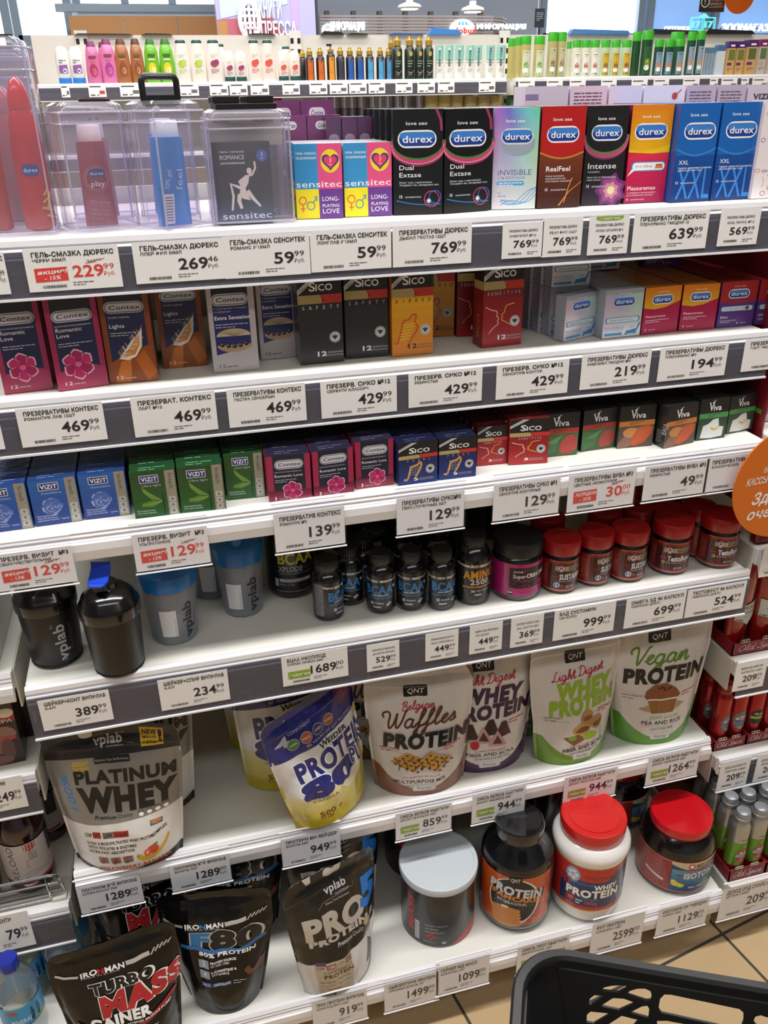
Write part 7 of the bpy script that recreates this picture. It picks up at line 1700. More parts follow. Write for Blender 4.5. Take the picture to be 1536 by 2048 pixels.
def L_dang(P, r, h):
    P.poly([(-r*.9, h*.28), (r*.9, h*.28), (r*.9, h*.46), (0, h*.52), (-r*.9, h*.46)], M('#1c1c1e', .35)); P.sc('Old Spice', -r*1.1/2, h*.43, h*.03, W_, r*1.1, 0, .12); P.rect(-r*.9, h*.36, r*.9, h*.40, M('#a3b83a', .4))
tray(1.275, .025, .4115, .078, .28, 'maroon cardboard tray of red spray cans, first on its shelf', .026)
tray(1.355, .025, .4115, .080, .28, 'maroon cardboard tray of red spray cans, second on its shelf', .026)
GR = 'red spray cans in the maroon trays'
k0 = can('spray_can', 'red spray can with a grey wolf-like emblem turned half away, first in its tray', 1.2975, .050, .4135, .019, .158, REDC, REDK, L_wolf, .55, GR)
dup(k0, (1.3365, .050, .4135), .1, 'red spray can with grey emblem facing out, second in its tray')
k2 = can('spray_can', 'red spray can with a black and lime emblem under the small 209.99 tag', 1.3790, .050, .4135, .019, .158, REDC, REDK, L_dang, .0, GR)
dup(k2, (1.4170, .050, .4135), .3, 'red spray can with black and lime emblem, farthest along')
for k, (x, y) in enumerate(((1.2975, .094), (1.3365, .094), (1.3790, .094), (1.4170, .094), (1.2975, .138), (1.3365, .138))):
    dup(k0, (x, y, .4135), .2*k, 'red spray can hidden in the rows behind, %s' % ('behind the first', 'behind the second', 'behind the black-emblem one', 'behind the farthest', 'third row under the tag', 'third row beside it')[k])
tray(1.275, .025, .6555, .120, .28, 'maroon cardboard tray of red gel bottles', .028)
def gel(x, y, z, label, rz=0.):
    t = thing('gel_bottle', label, 'bottle', (x, y, z), rz, 'red gel bottles')
    r = .026; h = .19
    m = MB(); rings = []
    for f, k in ((0, .75), (.02, .92), (.3, .98), (.6, 1.08), (.80, 1.08), (.90, .95), (.97, .70), (1, .45)): rings.append([(r*k*1.1*math.cos(a), r*k*.72*math.sin(a), f*h) for a in [j*.1963 for j in range(32)]])
    m.loft(rings, M('#9c1a16', .15, coat=.8), caps=True); m.build('body', t)
    MB().lathe([(r*.52, h*.985), (r*.55, h), (r*.55, h+.022), (r*.5, h+.025), (.001, h+.025)], M('#7a1014', .3), n=30).build('cap', t)
    g = MB(); P = Print()
    P.poly([(-.028, .070), (-.012, .066), (0, .056), (.012, .066), (.030, .072), (.032, .112), (.010, .106), (-.010, .104), (-.028, .108)], M('#c9d0cc', .4)); P.line([(-.029, .073), (-.012, .069)], .003, M('#2a3f7a', .4)); P.line([(.012, .100), (.031, .108)], .003, M('#2a3f7a', .4)); P.sc('Old Spice', -.013, .094, .008, M('#8a4a40', .4), .026, 0, .1); P.t('WHITEWATER', 0, .083, .0045, M('#2a4a7a', .4), 'c', w=.030, b=.03); P.lines(-.01, .076, .02, .0014, 1, INK2)
    P.emit(g, lambda u, v, q: (u, -(r*.72*1.06*math.sqrt(max(0, 1-(u/(r*1.25))**2))+.0015+q), v), .005, base=.0004); g.build('front_label', t)
    return t
g0 = gel(1.303, .062, .6575, 'red gel bottle with white shield label, first in its tray', .3)
dup(g0, (1.364, .062, .6575), .1, 'red gel bottle with white shield label at the photo edge')
dup(g0, (1.303, .115, .6575), .2, 'red gel bottle behind the first one in its tray'); dup(g0, (1.364, .115, .6575), .2, 'red gel bottle behind the one at the photo edge')
def stick(x, y, z, label):
    t = thing('deodorant_stick', label, 'deodorant', (x, y, z), 0, 'dark red deodorant sticks under the orange sign')
    MB().rbox(-.022, .022, -.013, .013, 0, .055, M('#8a1a24', .3, coat=.3), .010, 5).build('case', t)
    m = MB().rbox(-.021, .021, -.012, .012, .055, .085, M('#6f141c', .25, coat=.3), .010, 5)
    m.build('cap', t)
    g = MB()
    for q in (-.008, .008): g.tube([(q+.006*math.cos(a), -.0135, .030+.008*math.sin(a)) for a in [j*.524 for j in range(12)]], .0012, M('#a02a34', .3), 6, closed=True)
    g.build('moulded_ring', t)
    return t
q0 = stick(1.300, .035, .9060, 'dark red deodorant stick peeking out under the orange sign, first')
for k, x in enumerate((1.348, 1.396)): dup(q0, (x, .035, .9060), 0, 'dark red deodorant stick peeking out under the orange sign, %s' % ('second', 'third')[k])
# small bottles beside the white-flower cartons
t = thing('clear_display_stand', 'small clear ribbed display stand beside the white-flower carton', 'stand', (1.300, .10, 1.120))
m = MB()
for k in range(5): m.rbox(-.022+.009*k, -.016+.009*k, 0, .03, .012, .050-.004*k, M('#b9b4ba', .2, coat=.4), .001)
m.rbox(-.026, .026, -.006, .036, 0, .012, M('#a59fa8', .2, coat=.4), .002); m.build('ribbed_body', t)
# round orange sign hanging from the neighbouring rail
c = on_y(1574, 962, -.02)
R = (on_y(1574, 962, -.02)-on_y(1464, 985, -.02)).length
t = thing('round_sign', 'round orange hanging sign with white slanted lettering', 'sign', (c.x, -.022, c.z))
m = MB().loft([[(R*math.cos(a), y, R*.98*math.sin(a)) for a in [2*math.pi*j/64 for j in range(64)]] for y in (.0012, -.0012)], M('#d9701e', .4), caps=True, smooth=False)
P = Print()
P.t('Вы уже знаете', -R*.50, R*.22, R*.085, W_, w=R*.98, sh=.2, rot=3); P.t('КАССЫ САМООБСЛУЖИВАНИЯ', -R*.78, R*.02, R*.115, W_, w=R*1.56, b=.02, sh=.2, rot=3); P.t('Здесь нет', -R*.62, -R*.33, R*.19, W_, w=R*1.2, b=.025, sh=.3, rot=3); P.t('очереди!', -R*.66, -R*.60, R*.17, W_, w=R*1.05, b=.025, sh=.3, rot=3)
P.emit(m, lambda u, v, q: (u, -.0012-q, v), base=.0002); m.build('disc', t)
MB().rbox(-.006, .006, .0012, .026, R*.90, R*.97, M('#d9d6d0', .4), .001).build('clip', t)
# ------------------------------------------------------------------ black shopping basket
ZR = .75
p0, p1 = on_z(1119, 1894.5, ZR), on_z(1536, 1963.7, ZR)
ux = Vector((p1.x-p0.x, p1.y-p0.y, 0)).normalized(); uy = Vector((ux.y, -ux.x, 0))
corner = p0-ux*.050
LB, WB_, HB = .47, .31, .23
bt = thing('shopping_basket', 'black plastic shopping basket with slotted walls, held in front of the shelves', 'basket', corner, math.atan2(ux.y, ux.x))
# local frame: x along the long far side, y towards the shelves (the basket lies at negative y)
BM_ = M('#1b1c1d', .42, noise_amt=.08, scale=60)
def ringb(ins, z, r): return [(x, y-WB_, z) for x, y in rrect(ins, ins, LB-ins, WB_-ins, r, 8)]
rim = MB().loft([ringb(.012, -.016, .050), ringb(-.001, -.016, .062), ringb(-.002, -.004, .064), ringb(.001, .0, .062), ringb(.010, .001, .054), ringb(.0135, -.003, .050), ringb(.0135, -.016, .050)], BM_)
rim.build('rim', bt)
TP = .045
def wall(a, b, name, holes):
    """One slotted side wall between two rim points, sloping inwards; holes in metres along and below the rim."""
    A, B = Vector(a), Vector(b)
    L = (B-A).length; ex = (B-A)/L; inn = Vector((-ex.y, ex.x, 0))
    hgt = HB-.016
    outer = [(0, 0), (L, 0), (L, -hgt), (0, -hgt)]
    loops = [outer]+holes
    flatv = [q for l in loops for q in l]
    tr = tessellate_polygon([[Vector((x, y, 0)) for x, y in l] for l in loops])
    def pos(q, th): 
        s, d = q
        k = TP*(-d)/HB
        tap = k*(1-2*s/L)
        return tuple(A+ex*(s+tap)+inn*(.0135+k+th)+Vector((0, 0, d-.016)))
    m = MB()
    n = len(flatv)
    m.add([pos(q, 0) for q in flatv]+[pos(q, .0025) for q in flatv], [tuple(t) for t in tr]+[tuple(i+n for i in reversed(t)) for t in tr], BM_)
    o = 0
    vs, fs = [], []
    for l in loops:
        b0 = len(vs)
        vs += [pos(q, 0) for q in l]+[pos(q, .0025) for q in l]
        k = len(l)
        fs += [(b0+i, b0+(i+1) % k, b0+k+(i+1) % k, b0+k+i) for i in range(k)]
    m.add(vs, fs, BM_)
    return m.build(name, bt)
inv = bt.matrix_basis.inverted()
def plane_hole(pts):
    out = []
    nrm = (Vector((0, -1, 0)).cross(Vector((0, 0, 1))))
    for x, y in pts:
        px, py = 880+x/2.341, 1780+y/2.341
        d = _dir(px, py)
        o3 = inv @ CAM; dd = (inv.to_3x3() @ d)
        # far wall plane in local space: y = -.0135 - TP*(-z-.016)/HB
        k = TP/HB
        tt = (-.0135+k*(o3.z+.016)-o3.y)/(dd.y-k*dd.z)
        q = o3+dd*tt
        dpt = q.z+.016
        tap = TP*(-dpt)/HB
        Lw = LB-.10
        s = (Lw-((q.x-.05)))
        s = (s-tap)/(1-2*tap/Lw)
        out.append((s, dpt))
    return out
HOLES = [[(750, 462), (770, 447), (800, 440), (845, 437), (885, 442), (865, 455), (835, 470)], [(872, 478), (890, 463), (925, 453), (960, 453), (985, 465), (992, 490), (985, 507), (965, 508)], [(695, 527), (702, 500), (722, 484), (772, 486), (710, 528)],
 [(750, 535), (810, 497), (860, 500), (915, 520), (840, 553)], [(888, 565), (945, 536), (970, 533), (980, 550), (975, 590)], [(686, 610), (688, 575), (705, 560), (800, 570), (720, 617)], [(785, 622), (850, 580), (930, 600), (880, 655), (820, 655)], [(690, 690), (700, 650), (770, 640), (790, 665), (740, 710)],
 [(1022, 545), (1030, 500), (1050, 480), (1080, 481), (1400, 548), (1420, 565), (1420, 600), (1405, 645), (1300, 625), (1035, 566)], [(1015, 604), (1060, 603), (1290, 645), (1390, 668), (1380, 720), (1300, 720), (1020, 660)], [(1465, 605), (1475, 583), (1500, 577), (1540, 590), (1590, 610), (1590, 650), (1540, 650), (1480, 625)],
 [(900, 690), (950, 630), (985, 640), (985, 690), (940, 730)]]
# walls run counter-clockwise with the inside on their left
hs = [plane_hole(h) for h in HOLES]
wall((LB-.05, 0, 0), (.05, 0, 0), 'long_wall', hs)
side = [[(.03+.03*i, -.06-.03*j), (.052+.03*i, -.055-.03*j), (.052+.03*i, -.075-.03*j), (.03+.03*i, -.08-.03*j)] for i in range(5) for j in range(3)]
wall((0, -.05, 0), (0, -WB_+.05, 0), 'end_wall', side)
wall((LB, -WB_+.05, 0), (LB, -.05, 0), 'end_wall', side)
wall((.05, -WB_, 0), (LB-.05, -WB_, 0), 'long_wall', [[(.03+.04*i, -.06-.04*j), (.06+.04*i, -.055-.04*j), (.06+.04*i, -.08-.04*j), (.03+.04*i, -.085-.04*j)] for i in range(8) for j in range(3)])
for cx, cy, a0 in ((.05, -.05, 90), (LB-.05, -.05, 0), (LB-.05, -WB_+.05, 270), (.05, -WB_+.05, 180)):
    rg = []
    for dz, ins in ((-.010, 0), (-HB, TP)):
        rr_ = .05-.0135+.001
        sx, sy = (1 if cx < LB/2 else -1), (1 if cy < -WB_/2 else -1)
        rg.append([(cx+sx*ins+rr_*math.cos(math.radians(a0+90*i/10)), cy+sy*ins+rr_*math.sin(math.radians(a0+90*i/10)), dz) for i in range(11)])
    MB().loft(rg, BM_, closed=False).build('corner_wall', bt)
MB().loft([ringb(.0135+TP, -HB, .045), ringb(.0135+TP, -HB-.003, .045)], BM_, caps=True).build('basket_floor', bt)
hb = MB().tube([(LB/2-.14, -WB_/2-.13, -.004), (LB/2-.13, -WB_-.012, .01), (LB/2-.05, -WB_-.03, .012), (LB/2+.05, -WB_-.03, .012), (LB/2+.13, -WB_-.012, .01), (LB/2+.14, -WB_/2-.13, -.004)], .006, BM_)
hb.build('carry_handle', bt)
# ------------------------------------------------------------------ the aisle behind: shampoo shelves
YF = 3.40
zf = on_y(600, 163, YF).z
def fy(px, py, y=YF): return on_y(px, py, y)
xa, xb = fy(60, 168).x, fy(1012, 158).x
xc, xd = fy(1030, 156).x, fy(1640, 150).x
shelf('store_shelf', 'white shelf across the far aisle carrying pale shampoo bottles', xa, xb, zf-.001, YF, 'deep', .065, YF+.42)
shelf('store_shelf', 'white shelf across the far aisle carrying green-capped bottles', xc, xd, zf-.001, YF, 'deep', .065, YF+.42)
zl = zf-.30
shelf('store_shelf', 'dim lower shelf across the far aisle with silver caps and beige jars', xa, xb, zl, YF, 'deep', .065, YF+.42)
shelf('store_shelf', 'dim lower shelf across the far aisle beside the green bottles', xc, xd, zl, YF, 'deep', .065, YF+.42)
t = thing('gondola_frame', 'white shelving frame across the far aisle behind the shampoo bottles', 'shelving', ((xa+xd)/2, YF+.43, 0))
hw = (xd-xa)/2
ztop = fy(600, 70, YF+.43).z
MB().box(-hw, hw, 0, .02, .05, ztop, M('#cfcac2', .5)).build('back_panel', t)
MB().box(-hw, hw, -.42, -.02, 0, .12, M('#b9b6b0', .5)).build('plinth', t)
for px in (163, 590, 1008):
    x = fy(px, 80, YF+.43).x-(xa+xd)/2
    m = MB().box(x-.03, x+.03, -.012, -.001, .12, ztop+.02, M('#d9d5ce', .5))
    for k in range(12):
        for q in (-.018, .018): m.box(x+q-.008, x+q+.008, -.013, -.012, ztop-.04-.05*k, ztop-.015-.05*k, BK)
    m.build('upright', t)
def fbottle(px, top, wpx, body, cap, label, kind='std', lab=None, base=None, yo=.05, rows=0, acc=None, group='shampoo bottles across the far aisle'):
    y = YF+yo
    A = fy(px, 160, y)
    z = zf+.0008
    h = z_at((A.x, y, 0), top)-z
    r = wpx*depth_of(A)/F_PX/2
    t = thing('shampoo_bottle', label, 'bottle', (A.x, y, z), 0, group)
    bm = M(body, .3, coat=.3)
    m = MB(); cm = MB(); sx, sy = 1.0, .6
    def L(pts, mb, mt, oval=True): mb.loft([[(r*k*math.cos(a), r*k*(sy if oval else 1)*math.sin(a), f*h) for a in [j*.2618 for j in range(24)]] for f, k in pts], mt, caps=True)
    if kind == 'std':
        L(((0, .93), (.02, 1), (.35, 1), (.7, .86), (.86, .66), (.87, .6)), m, bm); L(((.865, .60), (.87, .64), (.97, .50), (1, .40)), cm, M(cap, .35))
    elif kind == 'tall':
        L(((0, .93), (.02, 1), (.4, 1), (.75, .80), (.92, .62)), m, bm); L(((.915, .64), (.95, .66), (.985, .55), (1, .2)), cm, M(cap, .35))
    elif kind == 'down':
        L(((.16, .80), (.2, .95), (.55, 1), (.85, .92), (.97, .55), (1, .15)), m, bm); L(((0, .86), (.01, .92), (.16, .90), (.2, .8)), cm, M(cap, .35))
    elif kind == 'round':
        L(((0, .95), (.02, 1), (.68, 1), (.76, .75), (.78, .55)), m, bm, False); L(((.775, .6), (.78, .74), (.90, .74), (.91, .5), (.95, .4), (1, .38)), cm, M(cap, .25, .5), False)
    elif kind == 'pump':
        L(((0, .95), (.02, 1), (.68, 1), (.76, .75), (.78, .55)), m, bm, False); L(((.775, .6), (.78, .74), (.85, .74), (.855, .2), (.95, .2)), cm, M(cap, .25, .5), False); cm.box(-r*.9, r*.3, -r*.2, r*.2, h*.94, h, BK)
    elif kind == 'tube':
        L(((.08, .85), (.1, .88), (.6, .95), (1, .99)), m, bm); L(((0, .8), (.08, .82)), cm, M(cap, .35))
    elif kind == 'flip':
        L(((0, .96), (.01, 1), (.80, 1)), m, bm); L(((.80, 1.01), (.98, 1.01), (1, .96)), cm, M(cap, .35))
    elif kind == 'box':
        m.box(-r, r, -r*.8, r*.8, 0, h*.80, bm); cm.box(-r*1.001, r*1.001, -r*.801, r*.801, h*.80, h, M(cap, .4))
    m.build('body', t)
    cm.build('flap' if kind == 'box' else 'cap', t)
    if lab:
        g = MB(); P = Print(); lab(P, r, h)
        if kind == 'box': P.emit(g, lambda u, v, q: (u, -r*.8-q, v), base=.001)
        else:
            ky = 1 if kind in ('round', 'pump') else sy
            P.emit(g, lambda u, v, q: (u, -(ky*r*math.sqrt(max(0, 1-(u/(r*1.03))**2))+.0015+q), v), .02, base=.001, step=.0002)
        g.build('front_label', t)
    return t
def lb(ink, pic, sub, y0=.38):
    def f(P, r, h):
        P.rect(-r*.5, h*.60, r*.5, h*.66, M(ink, .4)); P.rect(-r*.42, h*.52, r*.42, h*.55, M(sub, .4)); P.ell(0, h*y0*.85, r*.52, h*.15, M(pic, .4)); P.ell(r*.1, h*(y0*.85-.03), r*.26, h*.08, M(sub, .4))
    return f
def lwhite(pic, sub):
    def f(P, r, h): P.lines(-r*.4, h*.64, r*.8, h*.02, 2, M('#b9b4a8', .4)); P.ell(-r*.1, h*.44, r*.42, h*.08, M(pic, .4)); P.ell(r*.2, h*.47, r*.3, h*.07, M(sub, .4)); P.lines(-r*.5, h*.30, r, h*.02, 3, M(sub, .4))
    return f
def lhs(P, r, h): P.lines(-r*.5, h*.62, r, h*.03, 2, M('#3a4a7a', .4)); P.poly([(-r*.6, h*.30), (r*.6, h*.30), (r*.6, h*.52), (-r*.6, h*.50)], M('#8a5a9a', .4)); P.ell(r*.2, h*.36, r*.3, h*.06, W_)
def lpan(c):
    def f(P, r, h): P.rect(-r*.62, h*.03, r*.62, h*.66, M(c, .35)); P.rect(-r*.62, h*.56, r*.62, h*.66, M('#5a5048', .35)); P.lines(-r*.4, h*.30, r*.8, h*.02, 3, M('#2a2a30', .4))
    return f
def ldk(P, r, h): P.ell(0, h*.60, r*.35, h*.06, M('#b9a04a', .35)); P.lines(-r*.6, h*.42, r*1.2, h*.03, 3, M('#9a9a8a', .4)); P.line([(-r*.6, h*.2), (0, h*.14), (r*.6, h*.22)], h*.02, M('#a06a6a', .4)); P.lines(-r*.5, h*.16, r, h*.025, 2, M('#8a8a7a', .4))
def ltube(dot):
    def f(P, r, h): P.rect(-r*.95, h*.58, r*.95, h, M('#8fc9bd', .4)); P.t('REVIVOR', r*.1, h*.40, r*.45, M('#1f3a3a', .4), w=h*.44, rot=90, b=.03); P.ell(-r*.1, h*.90, r*.25, r*.25, M(dot, .4)); P.line([(-r*.9, h*.50), (r*.9, h*.50)], h*.015, M('#4fa89a', .4)); P.lines(-r*.5, h*.3, r, h*.02, 3, M('#9aa8a4', .4))
    return f
def lherb(bg, pic):
    def f(P, r, h): P.rect(-r*.72, h*.06, r*.72, h*.66, M(bg, .4)); P.lines(-r*.5, h*.6, r, h*.03, 2, M('#4a5a4a', .4)); P.ell(0, h*.30, r*.45, h*.10, M(pic, .4)); P.ell(-r*.1, h*.2, r*.5, h*.06, W_); P.rect(-r*.6, h*.08, r*.6, h*.12, M('#4a6a5a', .4))
    return f
def lbox(a, b):
    def f(P, r, h): P.rect(-r*.8, h*.46, r*.8, h*.76, M(a, .4)); P.rect(-r*.9, h*.30, r*.2, h*.38, M(b, .4)); P.lines(-r*.7, h*.2, r*1.3, h*.025, 2, M('#8a6a4a', .4)); P.rect(-r*.5, h*.85, r*.6, h*.90, W_)
    return f
FB = [
 (131, 92, 27, '#e6e4e2', '#2f78c8', 'white bottle standing on its blue cap, first of two on the far shelf', 'down', lhs), (159, 92, 27, '#e6e4e2', '#2f78c8', 'white bottle standing on its blue cap, second of two on the far shelf', 'down', lhs),
 (191, 82, 29, '#d070a0', '#7a2a5a', 'pink bottle with plum cap, beside the blue-capped ones', 'std', lb('#8a3a5a', '#a8305a', '#c86a8a')), (222, 77, 30, '#d878ae', '#7a2a5a', 'pink bottle with plum cap, beside the brown ones', 'std', lb('#8a3a5a', '#a83a8a', '#c86a9a')),
 (250, 77, 30, '#a8693f', '#5a2f1a', 'brown bottle beside the pink ones', 'std', lb('#6a5a3a', '#8a4a2a', '#b98a6a')), (279, 77, 27, '#a8693f', '#5a2f1a', 'brown bottle beside the bright green ones', 'std', lb('#6a5a3a', '#8a4a2a', '#b98a6a')),
 (308, 77, 29, '#6fb82a', '#2f6a1a', 'bright green bottle with banana label, first of two', 'std', lb('#3a6a2a', '#d9c92a', '#e8e4d0')), (338, 77, 30, '#6fb82a', '#2f6a1a', 'bright green bottle with banana label, second of two', 'std', lb('#3a6a2a', '#d9c92a', '#e8e4d0')),
 (368, 79, 31, '#e4dfd6', '#1f4a44', 'tall white bottle with lime leaf, first of two', 'tall', lwhite('#a8c83a', '#b9cf6a')), (400, 79, 31, '#e4dfd6', '#1f4a44', 'tall white bottle with lime leaf, second of two', 'tall', lwhite('#a8c83a', '#b9cf6a')),
 (432, 79, 33, '#e4dcd6', '#1f4a44', 'tall white bottle with purple fruit', 'tall', lwhite('#a03a5a', '#8a3a6a')), (461, 101, 23, '#e4dcd6', '#1f4a44', 'short white bottle with purple fruit on its dark cap, first', 'down', lwhite('#a03a5a', '#8a3a6a')), (484, 101, 23, '#e4dcd6', '#1f4a44', 'short white bottle with purple fruit on its dark cap, second', 'down', lwhite('#a03a5a', '#8a3a6a')),
 (512, 79, 29, '#e6dad2', '#1f4a44', 'tall white bottle with red berries, first of two', 'tall', lwhite('#d9503f', '#c85a4a')), (539, 79, 29, '#e6dad2', '#1f4a44', 'tall white bottle with red berries, second of two', 'tall', lwhite('#d9503f', '#c85a4a')),
 (568, 100, 22, '#e6dad2', '#1f4a44', 'short white bottle with red berries on its dark cap, first', 'down', lwhite('#d9503f', '#c85a4a')), (591, 100, 22, '#e6dad2', '#1f4a44', 'short white bottle with red berries on its dark cap, second', 'down', lwhite('#d9503f', '#c85a4a')),
 (621, 96, 17, '#2a1c1a', '#c9a24a', 'dark bottle with orange label and golden collar, first', 'round', lpan('#c8642a')), (642, 96, 17, '#2a1c1a', '#c9a24a', 'dark bottle with orange label and golden collar, second', 'round', lpan('#c8642a')), (663, 88, 17, '#2a1c1a', '#c9a24a', 'dark pump bottle with amber label', 'pump', lpan('#d9902a')),
 (682, 95, 17, '#1f1c22', '#c9a24a', 'plain dark bottle with golden collar between amber and blue labels', 'round', lpan('#3a3a44')), (701, 95, 17, '#1a1a26', '#c9a24a', 'dark bottle with deep blue label, first', 'round', lpan('#2a5aa8')), (720, 95, 17, '#1a1a26', '#c9a24a', 'dark bottle with deep blue label, second', 'round', lpan('#2a5aa8')),
 (740, 95, 17, '#1a1a26', '#c9a24a', 'dark bottle with light blue label, first', 'round', lpan('#4f9ac8')), (761, 95, 16, '#1a1a26', '#c9a24a', 'dark bottle with light blue label, second', 'round', lpan('#4f9ac8')), (777, 96, 15, '#1a1a26', '#c9a24a', 'dark bottle with light blue label beside the dark green bottles', 'round', lpan('#4a8ac0')),
 (795, 72, 20, '#1c2e26', '#c9a24a', 'tall dark green bottle with golden cap, first of four', 'round', ldk), (819, 72, 20, '#1c2e26', '#c9a24a', 'tall dark green bottle with golden cap, second of four', 'round', ldk), (838, 72, 18, '#1c2e26', '#c9a24a', 'tall dark green bottle with golden cap, third of four', 'round', ldk), (857, 72, 19, '#1c2e26', '#c9a24a', 'tall dark green bottle with golden cap, last of four', 'round', ldk),
]
for n, (px, w, d, o) in enumerate(((878, 17, '#e4e0da', 'first'), (897, 18, '#e4e0da', 'second'), (917, 19, '#e4e0da', 'third'), (938, 19, '#e4e0da', 'fourth'), (955, 15, '#8a4a8a', 'fifth'), (978, 19, '#8a4a8a', 'sixth'), (999, 20, '#8a4a8a', 'seventh'))):
    FB.append((px, 91, w, '#e6e4e0', '#d9d7d2', 'white and mint tube with dark vertical lettering, %s in its row' % o, 'tube', ltube(d)))
YL, GC_ = '#b9b06a', '#3fae2e'
for px, top, w, b, l, o in ((1020, 77, 14, YL, None, 'unlabelled side showing, first'), (1034, 74, 14, YL, None, 'unlabelled side showing, second'), (1048, 72, 22, YL, lherb('#c9d0b0', '#6a9a4a'), 'with picture label, nearer the tubes'), (1075, 72, 22, YL, lherb('#c9d0b0', '#6a9a4a'), 'with picture label, farther from the tubes'), (1101, 64, 20, '#b3aa72', lherb('#b9b894', '#8a5a4a'), 'larger, first'), (1119, 64, 18, '#b3aa72', lherb('#b9b894', '#8a5a4a'), 'larger, second'),
 (1134, 83, 10, '#cfd0b4', None, 'milky and narrow, edge-on'), (1149, 80, 18, '#dcdcc8', lherb('#e4e2d8', '#b5504a'), 'milky with red picture, first'), (1167, 80, 18, '#dcdcc8', lherb('#e4e2d8', '#b5504a'), 'milky with red picture, second'), (1185, 80, 18, '#dcdcc8', lherb('#e4e2d8', '#b5504a'), 'milky with red picture, third'),
 (1206, 80, 19, '#b9cfae', lherb('#c9a83a', '#8a5a3a'), 'pale green with yellow band, first'), (1226, 80, 19, '#b9cfae', lherb('#c9a83a', '#8a5a3a'), 'pale green with yellow band, second'), (1247, 80, 20, '#b9cfae', lherb('#c9a83a', '#8a5a3a'), 'pale green with yellow band, third'),
 (1266, 64, 18, '#1f4a2a', None, 'large dark green, edge-on'), (1287, 61, 22, '#1f4a2a', lherb('#2a5a34', '#a8b83a'), 'large dark green with lime label'), (1311, 79, 19, '#1f4a3a', lherb('#7a9ab0', '#d9822e'), 'small dark green with orange fruit, first'), (1331, 79, 19, '#1f4a3a', lherb('#7a9ab0', '#d9822e'), 'small dark green with orange fruit, second'), (1352, 78, 20, '#1f4a3a', lherb('#7a9ab0', '#d9822e'), 'small dark green with orange fruit, third'),
 (1374, 63, 18, '#1f4a3a', lherb('#8a9ab0', '#d9922e'), 'large dark green with orange fruit, first'), (1392, 61, 17, '#1f4a3a', lherb('#8a9ab0', '#d9922e'), 'large dark green with orange fruit, second')):
    FB.append((px, top, w, b, GC_, 'green-capped bottle on the far shelf, '+o, 'flip', l))
for k in range(4): FB.append((1405+6*k, 95, 5, '#8a9aa8', '#5a7a94', 'slim blue-grey box seen edge-on, %s of four' % ('first', 'second', 'third', 'last')[k], 'box', None))
FB += [(1432, 90, 17, '#c9d0d6', '#4a6a9a', 'pale blue-grey box beside the purple-topped ones', 'box', None), (1452, 83, 17, '#c8a068', '#4a2a6a', 'tan box with purple top, first of three', 'box', lbox('#6a7a3a', '#5a3a6a')), (1470, 83, 17, '#c8a068', '#4a2a6a', 'tan box with purple top, second of three', 'box', lbox('#6a7a3a', '#5a3a6a')), (1491, 80, 21, '#c8a068', '#4a2a6a', 'tan box with purple top, third of three', 'box', lbox('#5a6a3a', '#5a3a6a')),
 (1514, 79, 17, '#c0b4ac', '#7a2a5a', 'grey-pink box with plum top, first', 'box', lbox('#5a7a4a', '#b9a8a0')), (1533, 79, 17, '#c0b4ac', '#7a2a5a', 'grey-pink box with plum top, second', 'box', lbox('#5a7a4a', '#b9a8a0'))]
for a in FB: fbottle(*a)
# second row standing behind
for px, top, w, b, c, o, kd in ((212, 84, 18, '#cf6fa2', '#7a2a5a', 'pink bottle peeking out between the two front pink ones', 'std'), (446, 87, 22, '#e4dcd6', '#1f4a44', 'white bottle with dark cap peeking over the short purple-fruit pair', 'tall'), (575, 92, 22, '#e6dad2', '#1f4a44', 'white bottle with dark cap peeking over the short berry pair', 'tall'), (607, 100, 16, '#241c1c', '#c9a24a', 'dark bottle at the start of the golden-collar row', 'round'), (783, 77, 16, '#1c2e26', '#c9a24a', 'dark green bottle with golden cap in the rear row', 'round'), (1287, 63, 24, '#2a6a34', GC_, 'dark green bottle with green cap in the rear row', 'flip'), (1345, 64, 28, '#2a6a34', GC_, 'green bottle with green cap behind the small dark ones', 'flip')):
    fbottle(px, top, w, b, c, o, kd, None, yo=.14)
# goods on the lower far shelf, only their tops in view
k = 0
for px in (652, 668, 688, 703, 722, 745, 760, 775, 795, 812, 838):
    A = fy(px, 190, YF+.10); h = z_at((A.x, YF+.10, 0), 185)-zl
    t = thing('hair_spray', 'silver-capped can on the dim lower far shelf, %s in the row' % ('first', 'second', 'third', 'fourth', 'fifth', 'sixth', 'seventh', 'eighth', 'ninth', 'tenth', 'eleventh')[k], 'spray can', (A.x, YF+.10, zl), 0, 'silver-capped cans on the lower far shelf')
    MB().lathe([(.024, 0), (.025, h*.7), (.022, h*.72)], M('#3a3440', .4), n=20).build('can_body', t); MB().lathe([(.023, h*.72), (.023, h*.98), (.018, h), (.001, h)], M('#b9b4b9', .2, .8), n=20).build('cap', t)
    k += 1
for k, px in enumerate((862, 887, 912, 940, 966, 990)):
    A = fy(px, 190, YF+.10); h = z_at((A.x, YF+.10, 0), 184 if k < 3 else 192)-zl
    t = thing('cosmetic_jar', 'beige-topped jar on the dim lower far shelf, %s in the row' % ('first', 'second', 'third', 'fourth', 'fifth', 'sixth')[k], 'jar', (A.x, YF+.10, zl), 0, 'beige jars on the lower far shelf')
    MB().lathe([(.034, 0), (.036, .004), (.036, h*.7), (.03, h*.72)], M('#6a5a3a', .4), n=24).build('body', t); MB().lathe([(.037, h*.7), (.038, h*.72), (.038, h*.97), (.034, h), (.001, h)], M('#a89a64', .4), n=24).build('lid', t)
